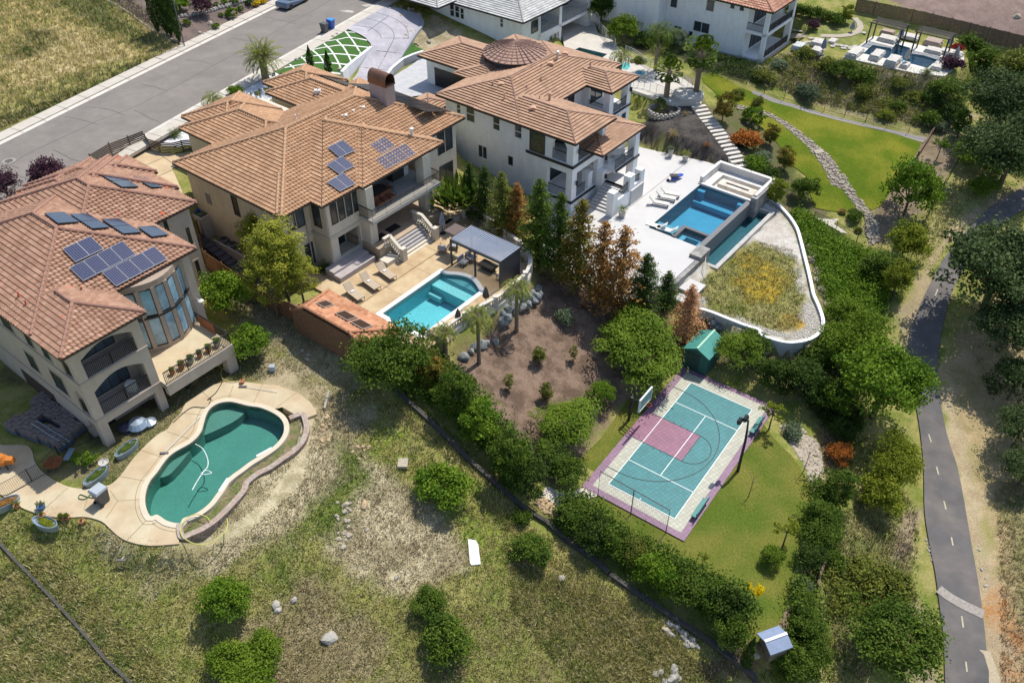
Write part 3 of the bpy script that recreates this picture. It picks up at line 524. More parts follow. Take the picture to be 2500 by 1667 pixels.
def offset(poly,d):
 P=[Vector((p[0],p[1],0))for p in poly];n=len(P);out=[]
 ar=sum(P[i].x*P[(i+1)%n].y-P[(i+1)%n].x*P[i].y for i in range(n));s=1 if ar>0 else-1
 for i in range(n):
  a=(P[i]-P[i-1]).normalized();b=(P[(i+1)%n]-P[i]).normalized()
  na=Vector((a.y,-a.x,0))*s;nb=Vector((b.y,-b.x,0))*s;m=(na+nb);m=m/max(.5,m.dot(nb))if m.length>1e-6 else nb
  out.append(P[i]+m*d)
 return out
def water_mat(name,tint,rough=.02,wave=.55):
 m=bpy.data.materials.new(name);m.use_nodes=True;MATS[name]=m;n=m.node_tree;L=n.links.new
 n.nodes.remove(n.nodes['Principled BSDF']);tr=n.nodes.new('ShaderNodeBsdfTransparent');tr.inputs[0].default_value=(*tint,1)
 gl=n.nodes.new('ShaderNodeBsdfGlossy');gl.inputs['Roughness'].default_value=.04;fr=n.nodes.new('ShaderNodeFresnel');fr.inputs[0].default_value=1.33
 g=n.nodes.new('ShaderNodeNewGeometry');nz=n.nodes.new('ShaderNodeTexNoise');nz.inputs['Scale'].default_value=2.6;nz.inputs['Detail'].default_value=4;L(g.outputs['Position'],nz.inputs['Vector'])
 bp=n.nodes.new('ShaderNodeBump');bp.inputs['Strength'].default_value=wave;bp.inputs['Distance'].default_value=.06;L(nz.outputs[0],bp.inputs['Height'])
 L(bp.outputs[0],gl.inputs['Normal']);L(bp.outputs[0],fr.inputs['Normal'])
 mx=n.nodes.new('ShaderNodeMixShader');L(fr.outputs[0],mx.inputs[0]);L(tr.outputs[0],mx.inputs[1]);L(gl.outputs[0],mx.inputs[2])
 L(mx.outputs[0],n.nodes['Material Output'].inputs[0]);return m
def plaster_mat(name,col,k=.18,tile=.0):
 """pool plaster with a random pebble speckle"""
 m=mat(name,col,.6,.08,.5,0,20);n=m.node_tree;L=n.links.new;b=n.nodes['Principled BSDF'];src=b.inputs['Base Color'].links[0].from_socket
 g=n.nodes.new('ShaderNodeNewGeometry');w=n.nodes.new('ShaderNodeTexNoise');w.inputs['Scale'].default_value=9;w.inputs['Detail'].default_value=5;w.inputs['Roughness'].default_value=.8
 L(g.outputs['Position'],w.inputs['Vector']);r=n.nodes.new('ShaderNodeMapRange');r.inputs[1].default_value=.35;r.inputs[2].default_value=.7;r.inputs[3].default_value=1-k;r.inputs[4].default_value=1+k*1.4;L(w.outputs[0],r.inputs[0])
 v=n.nodes.new('ShaderNodeVectorMath');v.operation='SCALE';L(src,v.inputs[0]);L(r.outputs[0],v.inputs['Scale']);L(v.outputs[0],b.inputs['Base Color']);return m
def basin(parent,outline,z,depth,pm,wm,wl=.13):
 b=MB();n=len(outline)
 b.add([(p[0],p[1],Zw(z-.02))for p in outline]+[(p[0],p[1],Zw(z-depth))for p in outline],[(i+n,(i+1)%n+n,(i+1)%n,i)for i in range(n)])
 o=holed('basin',outline,[],pm,z-depth,0);me=o.data
 bm=bmesh.new();bm.from_mesh(me);k=bmesh.new();
 vs=[bm.verts.new(v)for v in b.v]
 for f in b.f:bm.faces.new([vs[i]for i in f])
 bm.to_mesh(me);bm.free();k.free();o.parent=parent;o.matrix_parent_inverse=pinv(parent)
 w=holed('pool_water',outline,[],wm,z-wl,0);w.parent=parent;w.matrix_parent_inverse=pinv(parent);return o,w
def ring(name,inner,outer,m,z,th,parent):
 o=holed(name,outer,[inner],m,z,th);o.parent=parent;o.matrix_parent_inverse=pinv(parent);return o
def pitpad(poly,z):return(offset(poly,.35),z,.3)
wat=water_mat('pool_water_clear',(.72,.93,.95));watg=water_mat('pool_water_green',(.62,.86,.80));watb=water_mat('pool_water_blue',(.60,.85,.93))
KP=[(8,1880,607),(8,1790,622),(8,1722,665),(8,1690,720),(8,1672,780),(8,1650,850),(8,1610,905),(8,1550,955),(8,1450,1010),(8,1380,1062),(8,1330,1125),(8,1285,1190),(8,1235,1250),(8,1203,1320),(8,1190,1395),(8,1198,1470),(8,1235,1545),(12,1290,190),(12,1360,235),(12,1420,255),(12,1478,258),(12,1500,222),(12,1560,200),(12,1640,160),(12,1715,100),(12,1765,35),(8,1800,1330),(8,1840,1265),(8,1900,1210),(8,1970,1160),(8,2050,1100),(8,2140,1045),(8,2230,985),(8,2290,925),(8,2325,860),(8,2325,790),(8,2290,735),(8,2220,690),(8,2130,655),(8,2040,642),(8,1960,622)]
KP=smooth([at(*T(*p),DECK1_Z)for p in KP],3);kcop=offset(KP,.36)
D1=[at(*p,DECK1_Z)for p in DECK1_PX]
D1=D1+[kcop[k]for k in range(66,90,3)]+[at(*T(8,2150,950),DECK1_Z)for _ in(0,)]+[at(*T(*p),DECK1_Z)for p in[(9,270,740),(9,345,735),(9,375,745),(9,585,705),(9,540,625),(9,480,570),(9,400,520),(9,300,485)]]
D1A=[at(*p,DECK1_Z)for p in DECK1_PX];kc=[(p.x,p.y)for p in kcop]
tan1=mat('pool_deck_stamped',(.49,.42,.285),.75,.09,1.0,.08,30,col2=(.44,.34,.215),s2=.45)
tan1c=mat('pool_coping',(.56,.48,.37),.8,.07,2,.05,30)
D1P=[at(*T(*p),DECK1_Z)for p in[(9,585,705),(9,500,738),(9,420,720),(9,300,650),(8,2100,700),(8,1900,800),(8,1700,1100),(8,1450,1400),(12,1350,150),(12,1460,300),(12,1468,425)]]
D1L=[at(*T(*p),DECK1_Z)for p in[(12,1240,440),(12,1080,415),(12,980,370),(12,900,300),(12,830,240),(12,700,205),(12,560,210),(12,430,205),(12,300,175),(12,180,130),(8,130,1430),(8,60,1400),(8,-60,1330),(8,-300,1250),(8,-300,930),(8,30,960),(8,200,960),(8,262,1010),(8,285,1100),(8,350,1180),(8,450,1250),(8,560,1300),(8,680,1318),(8,800,1312),(8,900,1285),(8,985,1212),(8,1080,1085),(8,1170,985),(8,1290,875),(8,1370,830),(8,1420,760),(8,1480,700),(8,1520,620),(8,1600,560),(8,1700,490),(8,1790,455),(8,1890,437),(8,2020,445),(8,2140,460),(8,2280,470),(9,290,485),(9,400,520),(9,480,570),(9,540,625)]]
D1O=smooth(D1P[-1:]+D1L+D1P[:1],3,False)+D1P[1:-1]
pool1=empty('swimming_pool',at(*T(8,1700,1000),DECK1_Z),'green kidney shaped swimming pool with a tan deck behind the lower left house','swimming pool')
o=holed('pool_deck',D1O,[kc],tan1,DECK1_Z,.45);o.parent=pool1;o.matrix_parent_inverse=pinv(pool1)
ring('coping',KP,kcop,tan1c,DECK1_Z+.05,.5,pool1)
pl1=plaster_mat('pool_plaster_green',(.12,.26,.245),.16)
basin(pool1,KP,DECK1_Z,1.3,pl1,watg,.16)
led=plaster_mat('pool_ledge_green',(.16,.25,.24),.18)
def ledge(px,z,t,m,parent,base):
 P=smooth([at(*T(*p),z)for p in px],3);o=MB().prism(P,base,t).build('ledge',m,parent);return o
ledge([(8,1835,648),(8,1720,700),(8,1688,760),(8,1650,850),(8,1640,885),(8,1720,860),(8,1850,800),(8,1940,750),(8,2010,680),(8,1930,655)],DECK1_Z-.55,DECK1_Z-.57,led,pool1,3.5)
ledge([(8,1560,995),(8,1450,1035),(8,1380,1090),(8,1330,1150),(8,1308,1222),(8,1380,1205),(8,1440,1150),(8,1500,1080)],DECK1_Z-.55,DECK1_Z-.57,led,pool1,3.5)
b=MB()
for q in[[(8,1640,505),(8,1770,630)],[(8,1912,470),(8,1870,590)],[(8,2150,465),(8,2068,635)],[(9,425,525),(9,232,668)],[(8,1475,695),(8,1655,715)],[(8,1365,848),(8,1590,925)],[(8,1158,1003),(8,1378,1075)],[(8,975,1215),(8,1230,1262)],[(8,900,1330),(8,965,1418),(8,1155,1405)],[(8,965,1418),(8,870,1560)],[(8,750,1315),(8,685,1490)],[(8,555,1310),(8,380,1470)],[(12,1225,205),(12,1040,400)]]:
 s_=strip([at(*T(*p),DECK1_Z)for p in q],.035,DECK1_Z+.006,Z0);b.add(s_.v,s_.f)
q=offset(KP,.62);s_=strip([Vector(p)for p in q[:68]],.035,DECK1_Z+.006,Z0);b.add(s_.v,s_.f)
b.build('joint',tanj,pool1)
sk=MB();c=at(*T(8,2165,1020),DECK1_Z)
for pp in[[(8,2100,1050),(8,2225,982),(8,2232,995),(8,2108,1062)],[(8,1790,1340),(8,1860,1235),(8,1885,1240),(8,1812,1350)]]:
 MB().prism([at(*T(*p),DECK1_Z)for p in pp],DECK1_Z+.052,DECK1_Z+.075).build('skimmer_cover',mat('white_plastic',(.72,.71,.68),.5,.03),pool1)
stone=mat('stacked_stone',(.23,.17,.145),.9,.35,6,.8,12,col2=(.34,.25,.21),s2=3.0)
stonet=mat('flagstone_cap',(.34,.25,.20),.85,.25,5,.4,10,col2=(.34,.30,.26),s2=2.5)
pw=[at(*T(*p),DECK1_Z)for p in[(9,360,745),(9,460,712),(9,490,760),(9,500,840),(9,470,930),(9,400,1010),(9,300,1080),(9,200,1150),(9,100,1200),(9,10,1275),(12,2000,-5),(12,1900,110),(12,1790,220),(12,1680,300),(12,1580,345),(12,1500,375),(12,1478,330),(12,1475,265)]]
pwv=smooth(pw,5,False);wall_strip('planter_wall',pwv,0,.34,stone,base=3.2,zt=DECK1_Z+.02,cap=stonet,label='curved stacked stone planter wall below the green kidney pool',cat='wall')
soil=[at(*T(*p),DECK1_Z-.05)for p in[(9,360,760),(9,455,730),(9,485,840),(9,460,920),(9,390,1000),(9,200,1140),(9,10,1265),(12,1990,0),(12,1800,210),(12,1560,340),(12,1500,330),(12,1500,260),(12,1600,220),(12,1720,150),(12,1830,20),(9,20,1140),(9,130,1090),(9,270,1000),(9,345,900)]]
pbm=attr_mat('planter_soil',fine=20)
o=sheet('planter_bed',offset(soil,.1),mat('planter_green',(.10,.13,.035),.95,.4,8,.6,20,col2=(.19,.15,.09),s2=2.0),DECK1_Z-.22,.5,zfn=0.0)
ws=MB();q=offset(KP,.34)
n=len(q);ws.add([(q[i].x,q[i].y,DECK1_Z-.02)for i in range(n)]+[(q[i].x,q[i].y,3.4)for i in range(n)],[(i,(i+1)%n,(i+1)%n+n,i+n)for i in range(n)])
ws.build('pool_shell',mat('shell_tile',(.20,.19,.18),.7,.25,8),pool1)
lot('middle')
M2=PATIO2_Z
def rect(a0,a1,b0,b1):return[ab(a0,b0),ab(a1,b0),ab(a1,b1),ab(a0,b1)]
arcn=[ab(38.08+.75*math.sin(math.pi*k/8),-36.2+(3.4)*k/8)for k in range(9)]
W2=[ab(31.75,-36.55),ab(38.08,-36.55)]+arcn+[ab(38.08,-32.75),ab(31.75,-32.75)]+[ab(31.75-.55*math.sin(math.pi*k/6),-33.4-2.4*k/6)for k in range(7)]
W2=[(p[0],p[1])for p in W2];c2=[(p.x,p.y)for p in offset(W2,.36*CAM_K)]
patc=mat('patio_stained_concrete',(.50,.385,.235),.7,.12,.9,.05,30,col2=(.40,.28,.155),s2=.55)
pool2=empty('swimming_pool',ab(35,-34.6,M2),'turquoise rectangular swimming pool with white coping beside the metal pavilion','swimming pool')
PAT=[(p[0],p[1])for p in PATIO2]
o=holed('pool_deck',PAT,[c2],patc,M2,1.2);o.parent=pool2;o.matrix_parent_inverse=pinv(pool2)
ring('coping',W2,c2,mat('white_coping',(.70,.68,.64),.7,.05,2),M2+.05,.4,pool2)
basin(pool2,W2,M2,1.5,plaster_mat('pool_plaster_turquoise',(.17,.48,.53),.18),wat)
lt=plaster_mat('pool_ledge_turquoise',(.24,.49,.51),.16)
b=MB();b.box(36.9,38.06,-36.5,-32.8,9.6,M2-.42)
b.prism([ab(38.05,-36.2)]+arcn+[ab(38.05,-32.8)],9.6,M2-.30);b.build('ledge',lt,pool2)
b=MB();b.box(36.45,36.88,-36.5,-35.3,9.6,M2-.95);b.box(36.45,36.88,-33.5,-32.8,9.6,M2-.95);b.build('step',lt,pool2)
b=MB()
for i in range(46):
 t=i/45;rr_=random.Random(i);b.lathe([(.001,0),(.035,0),(.035,.008),(.001,.008)],ab(37.3+.25*math.sin(i*2.4),-35.6+2.1*t,M2-.415),6)
b.build('mosaic',mat('pale_mosaic',(.62,.62,.55),.5),pool2)
b=MB()
for q in[[(31.0,-37.0),(31.0,-40.3)],[(34.2,-37.0),(34.2,-41.8)],[(37.4,-37.0),(37.4,-40)],[(40,-36.9),(40,-40.2)],[(27.3,-38.6),(41.8,-38.6)],[(33.8,-32.3),(33.8,-31.2)],[(37,-32.3),(37,-31)],[(39,-33.5),(41.5,-31.4)],[(29.2,-33),(30.8,-32.5)]]:
 s_=strip([ab(*p)for p in q],.04 if q[0][0]!=27.3 else .11,M2+.006,Z0);b.add(s_.v,s_.f)
b.build('joint',tanj,pool2)
lot('white')
D3=DECK3_Z
W3=[(p[0],p[1])for p in rect(54.55,63.45,-28.15,-23.6)]
wdk=mat('white_deck',(.53,.52,.505),.85,.05,.6,.02,30,col2=(.48,.47,.46),s2=.6)
gst=mat('grey_board_concrete',(.22,.21,.20),.85,.25,2.5,.3,15,col2=(.31,.30,.28),s2=1.2)
pool3=empty('swimming_pool',ab(59,-26,D3),'deep blue infinity swimming pool set in the white deck','swimming pool')
o=holed('pool_deck',[(p[0],p[1])for p in DECK3],[W3,[(p[0],p[1])for p in rect(63.7,67.25,-28.1,-23.2)]],wdk,D3,2.2);o.parent=pool3;o.matrix_parent_inverse=pinv(pool3)
basin(pool3,W3,D3,1.7,plaster_mat('pool_plaster_blue',(.09,.32,.45),.12),watb,.06)
b=MB();b.box(54.56,56.3,-28.1,-25.95,8.4,D3-.28);b.build('ledge',plaster_mat('pool_ledge_blue',(.24,.36,.38),.1),pool3)
b=MB();b.box(54.56,63.45,-23.6,-23.15,7.4,D3+.02);b.build('infinity_wall',mat('infinity_tile',(.17,.165,.17),.4,.2,6),pool3)
sp=MB();sp.box(54.56,56.55,-25.95,-25.62,8.4,D3+.12);sp.box(56.25,56.55,-25.62,-23.6,8.4,D3+.12);sp.build('spa_wall',mat('spa_tile',(.14,.13,.13),.35,.2,6),pool3)
sp=MB();sp.box(54.57,56.25,-25.62,-25.2,8.4,D3-.45);sp.box(55.85,56.25,-25.2,-23.61,8.4,D3-.45);sp.box(54.57,55.85,-24.0,-23.61,8.4,D3-.45);sp.box(54.57,54.9,-25.2,-24,8.4,D3-.45);sp.build('spa_bench',plaster_mat('spa_plaster',(.20,.42,.50),.1),pool3)
b=MB();b.box(62.3,63.4,-28.1,-23.61,8.4,D3-1.1);b.box(62.9,63.4,-28.1,-27.4,8.4,D3-.3);b.box(62.9,63.4,-24.2,-23.61,8.4,D3-.3);b.build('step',MATS['pool_plaster_blue'],pool3)
b=MB();b.box(54.2,65.0,-21.75,-21.4,7.6,8.95);b.box(54.2,54.5,-23.2,-21.75,7.6,8.95);b.box(64.7,65,-23.2,-21.75,7.6,8.95);b.build('catch_basin',mat('pale_concrete',(.42,.41,.39),.85,.15,2),pool3);MB().box(54.5,64.7,-23.15,-21.75,7.6,8.2).build('channel_floor',mat('channel_dark',(.05,.12,.13),.6,.1),pool3)
holed('pool_water',[(p[0],p[1])for p in rect(54.5,64.7,-23.2,-21.75)],[],watb,8.6,0).parent=None
tw=[o for o in COL.objects if o.name.startswith('pool_water')][-1];tw.parent=pool3;tw.matrix_parent_inverse=pinv(pool3)
b=MB();b.box(46,54.2,-22.75,-22.4,7.2,D3+.02);b.box(52.9,54.5,-23.4,-22.4,7.2,D3+.3);b.box(63.45,67.6,-23.25,-22.7,7.2,D3+.5);b.build('retaining_wall',gst,pool3)
pit=empty('fire_pit_lounge',ab(65.5,-25.7,D3-.6),'sunken white concrete seating box with a long fire table beyond the infinity pool','fire pit')
wc=mat('white_concrete',(.66,.64,.61),.85,.08,1.5,.1,30,col2=(.55,.52,.48),s2=1)
b=MB();b.box(63.5,63.8,-28.35,-23.2,9,D3+.12);b.box(67.2,67.55,-28.35,-22.9,9,D3+.62);b.box(63.8,67.2,-28.4,-28.1,9,D3+.62);b.box(63.8,67.2,-23.2,-22.9,9,D3+.62);b.box(63.8,67.2,-28.1,-23.2,9,D3-.55);b.build('wall',wc,pit)
b=MB();b.box(66.5,67.2,-28.1,-23.2,9.4,D3-.1);b.box(63.8,66.5,-28.1,-27.4,9.4,D3-.1);b.build('bench',wc,pit)
b=MB();b.box(64.6,65.7,-27.0,-23.6,9.45,D3+.02);b.build('fire_table',mat('travertine',(.55,.47,.38),.8,.2,2.5,.1,12,col2=(.63,.58,.5),s2=1.2),pit)
b=MB();b.box(65.05,65.25,-26.4,-24.2,D3+.022,D3+.06);b.build('burner',mat('dark_metal',(.05,.05,.055),.4),pit)
b=MB();s_=strip([ab(52.5,-29.9),ab(67.0,-31.2)],.04,D3+.006,Z0)
for q in[[(54.1,-31.1),(67.3,-31.1)]]:s_=strip([ab(*p)for p in q],.05,D3+.006,Z0);b.add(s_.v,s_.f)
b.build('joint',joint,pool3)
gw=[(6,2235,250),(7,240,295),(7,310,320),(7,380,385),(7,440,455),(7,490,540),(7,520,640),(7,550,760),(7,580,880),(7,605,990),(7,625,1080),(7,665,1170),(7,695,1260),(7,700,1320),(7,670,1390),(7,600,1440),(7,500,1465),(7,400,1468),(7,280,1440),(7,180,1400),(6,2200,1370),(6,2080,1330),(6,1950,1280),(6,1800,1220),(6,1700,1190)]
gwv=smooth([at(*T(*p),9.05)for p in gw],4,False)
wall_strip('retaining_wall',gwv,0,.24,mat('board_formed_concrete',(.50,.49,.47),.85,.15,2.0,.1,20),base=6.2,zt=9.1,cap=wht,label='white curved retaining wall around the weedy gravel yard',cat='wall')
lot('site')
def lawn_mat(name,c1,c2,s2=.35):
 return mat(name,c1,.95,.34,7,.8,22,col2=c2,s2=s2,spec=.03)
lawnm=lawn_mat('lawn_grass',(.085,.122,.018),(.15,.15,.032),.3)
CL=[(p.x,p.y)for p in COURTLAWN]
sheet('lawn',CL,lawnm,.0,1.2,zfn=.012)
UL=[T(3,0,710),T(3,120,760),T(3,300,840),T(3,450,880),T(3,700,960),T(3,900,1010),T(3,1100,1060),T(3,1300,1105),T(3,1500,1160),T(3,1510,1175),T(3,1480,1240),T(3,1440,1310),T(7,1210,300),T(7,1170,350),T(7,1100,385),T(7,1050,350),T(7,990,280),T(7,920,180),T(7,860,70),T(3,850,1440),T(3,800,1330),T(3,740,1260),T(3,660,1200),T(3,590,1140),T(3,500,1070),T(3,400,1000),T(3,290,940),T(3,150,900),T(3,0,860),T(2,1860,790),T(2,1740,680),T(2,1720,640),T(2,1800,600),T(2,1900,640)]
LL=[T(3,60,900),T(3,150,930),T(3,300,980),T(3,400,1050),T(3,480,1120),T(3,560,1190),T(3,640,1290),T(3,720,1400),T(3,770,1520),T(7,860,210),T(7,930,300),T(7,985,385),T(7,940,395),T(7,850,400),T(7,760,390),T(7,640,365),T(7,580,200),T(7,560,100),T(3,440,1350),T(3,330,1180),T(3,180,1030)]
lawnu=lawn_mat('upper_lawn_grass',(.088,.13,.012),(.17,.175,.022),.26)
sheet('lawn',[G(*p)for p in UL],lawnu,.06,.8);sheet('lawn',[G(*p)for p in LL],lawnu,.06,.8)
CREEK=[T(3,0,862),T(3,150,900),T(3,290,942),T(3,400,1002),T(3,500,1072),T(3,590,1142),T(3,660,1202),T(3,740,1262),T(3,800,1332),T(3,850,1442),T(7,865,70),T(7,925,180),T(7,995,280),T(7,1060,350),T(7,1100,400),T(7,1160,500),T(7,1160,640),T(7,1080,680),T(7,1060,560),T(7,1040,430),T(7,985,385),T(7,925,300),T(7,855,210),T(3,765,1520),T(3,715,1400),T(3,635,1290),T(3,555,1190),T(3,475,1120),T(3,395,1050),T(3,295,980),T(3,145,930),T(3,0,900)]
rockm=mat('creek_bed',(.26,.23,.19),.95,.45,7,.8,10,col2=(.13,.115,.10),s2=2.5)
sheet('creek_bed',[G(*p)for p in CREEK],rockm,.05,.6)
sheet('gravel_verge',[G(*p)for p in[T(3,130,745),T(3,320,820),T(3,500,870),T(3,800,960),T(3,1100,1035),T(3,1560,1135),T(3,1520,1175),T(3,1300,1105),T(3,1000,1035),T(3,700,960),T(3,450,885),T(3,280,840),T(3,120,770)]],mat('grey_gravel',(.27,.25,.23),.95,.3,10,.6,25),.08,.7)
cA=at(1687,934,COURT_Z);_u=Vector((math.sin(R(-144.28)),math.cos(R(-144.28)),0));_v=Vector((-_u.y,_u.x,0))
def ct(u,v,z=COURT_Z):p=cA+_u*u+_v*v;return Vector((p.x,p.y,z))
def crect(u0,u1,v0,v1):return[ct(u0,v0),ct(u1,v0),ct(u1,v1),ct(u0,v1)]
def court_mat(name,c,s=.31):
 m=mat(name,c,.55,.06,.6);n=m.node_tree;L=n.links.new;b=n.nodes['Principled BSDF'];src=b.inputs['Base Color'].links[0].from_socket
 g=n.nodes.new('ShaderNodeNewGeometry');vr=n.nodes.new('ShaderNodeVectorRotate');vr.rotation_type='Z_AXIS';vr.inputs['Angle'].default_value=R(54.28);L(g.outputs['Position'],vr.inputs['Vector'])
 br=n.nodes.new('ShaderNodeTexBrick');br.offset=0;br.inputs['Scale'].default_value=1/s;br.inputs['Mortar Size'].default_value=.045;br.inputs['Brick Width'].default_value=1;br.inputs['Row Height'].default_value=1
 br.inputs['Mortar Smooth'].default_value=.6;br.inputs['Color1'].default_value=(1.06,1.06,1.06,1);br.inputs['Color2'].default_value=(.9,.9,.9,1);br.inputs['Mortar'].default_value=(.45,.45,.45,1)
 L(vr.outputs[0],br.inputs['Vector']);x=n.nodes.new('ShaderNodeMix');x.data_type='RGBA';x.blend_type='MULTIPLY';x.inputs['Factor'].default_value=1;L(src,x.inputs['A']);L(br.outputs[0],x.inputs['B']);L(x.outputs['Result'],b.inputs['Base Color']);return m
court=empty('sport_court',ct(6.7,2.7),'teal, cream and purple tiled sport court with white lines on the lower lawn','sport court')
MB().prism(crect(-1.45,14.75,-1.5,6.87),-.15,COURT_Z-.012).build('border_tiles',court_mat('court_purple',(.23,.135,.20)),court)
MB().prism(crect(-1.0,14.22,-.9,6.36),-.1,COURT_Z-.006).build('margin_tiles',court_mat('court_cream',(.40,.395,.32)),court)
MB().prism(crect(0,13.42,0,5.45),-.05,COURT_Z).build('playing_tiles',court_mat('court_teal',(.045,.19,.20)),court)
MB().prism(crect(5.08,8.23,-1.5,3.36),-.05,COURT_Z+.005).build('key_tiles',court_mat('court_key',(.25,.115,.17)),court)
wl_=mat('court_line_white',(.72,.75,.72),.6,.03);bl=mat('court_line_black',(.03,.05,.055),.6);zl=COURT_Z+.011
b=MB()
def ln(u0,v0,u1,v1,w=.055):s_=strip([ct(u0,v0),ct(u1,v1)],w,zl,Z0);b.add(s_.v,s_.f)
for q in[(0,0,13.42,0),(13.42,0,13.42,5.45),(13.42,5.45,0,5.45),(0,5.45,0,0),(2.83,0,2.83,5.45),(10.47,0,10.47,5.45),(2.83,2.72,10.47,2.72),(13.42,2.6,13.2,2.6),(5.08,.9,5.08,.9)]:
 if q[:2]!=q[2:]:ln(*q)
b.build('white_lines',wl_,court)
b=MB();zl+=.004
for q in[(5.06,-.9,5.06,3.36),(8.25,-.9,8.25,3.36),(5.06,3.36,8.25,3.36)]:ln(*q,.05)
def arc(cu,cv,ru,rv,t0,t1,w=.06):
 s_=strip([ct(cu+ru*math.cos(t),cv+rv*math.sin(t))for t in np.linspace(t0,t1,40)],w,zl,Z0);b.add(s_.v,s_.f)
arc(6.66,-.1,5.35,5.25,0,math.pi);ln(1.31,-.1,1.31,-1.0,.06);ln(12.01,-.1,12.01,-1.0,.06);arc(6.66,3.36,1.6,1.5,0,math.pi)
for v in(1.0,1.6,2.2):ln(4.86,v,5.06,v,.05);ln(8.25,v,8.45,v,.05)
b.build('black_lines',bl,court)
def tile_face(acc,poly,Wt,Lt,amp,th):
 """one roof plane covered in real overlapping tiles; poly counter-clockwise from above"""
 P=[Vector(p)for p in poly];n=Vector((0,0,0))
 for i in range(1,len(P)-1):n+=(P[i]-P[0]).cross(P[i+1]-P[0])
 n.normalize()
 if n.z<0:n=-n;P=P[::-1]
 e=Vector((0,0,1)).cross(n);e.normalize();s=n.cross(e);s.normalize()
 if s.z<0:s=-s;e=-e
 o=min(P,key=lambda p:p.dot(s));Q=[((p-o).dot(e),(p-o).dot(s))for p in P]
 u0=min(q[0]for q in Q)-Wt;u1=max(q[0]for q in Q)+Wt;v1=max(q[1]for q in Q)+Lt
 prof=[(0,0),(.14,.55),(.32,1),(.5,.95),(.66,.45),(.8,.02),(.9,-.05)]if amp>0 else[(0,0)]
 nu=int((u1-u0)/Wt)+1;nv=int(v1/Lt)+2;ph=0.0
 us=[];cu=[]
 for i in range(nu):
  for t,h in prof:us.append((u0+(i+t)*Wt,h*amp));cu.append(i)
 us.append((u0+nu*Wt,0));
 rows=[]
 for j in range(-1,nv):
  rows.append((j*Lt-.05,th+.018));rows.append(((j+1)*Lt+.02,.0))
 bm=bmesh.new();uvl=bm.loops.layers.uv.new('UVMap');grid=[]
 for v,h in rows:grid.append([bm.verts.new(o+e*u+s*v+n*(h+hu+.01))for u,hu in us])
 for r in range(len(rows)-1):
  j=(r//2)
  for i in range(len(us)-1):
   f=bm.faces.new((grid[r][i],grid[r][i+1],grid[r+1][i+1],grid[r+1][i]))
   uv=(cu[i]+.5,j+.5)
   for l in f.loops:l[uvl].uv=uv
 m=len(P)
 for i in range(m):
  a,b=P[i],P[(i+1)%m];d=(b-a).normalized();no=d.cross(n);no.normalize()
  co=a+no*(.07 if abs(d.z)<.02 and(a-o).dot(s)<.05 else 0.0)
  c=sum(P,Vector())/m
  if(c-a).dot(no)>0:no=-no
  bmesh.ops.bisect_plane(bm,geom=bm.verts[:]+bm.edges[:]+bm.faces[:],plane_co=co,plane_no=no,clear_outer=True,dist=1e-5)
 acc.append(bm)
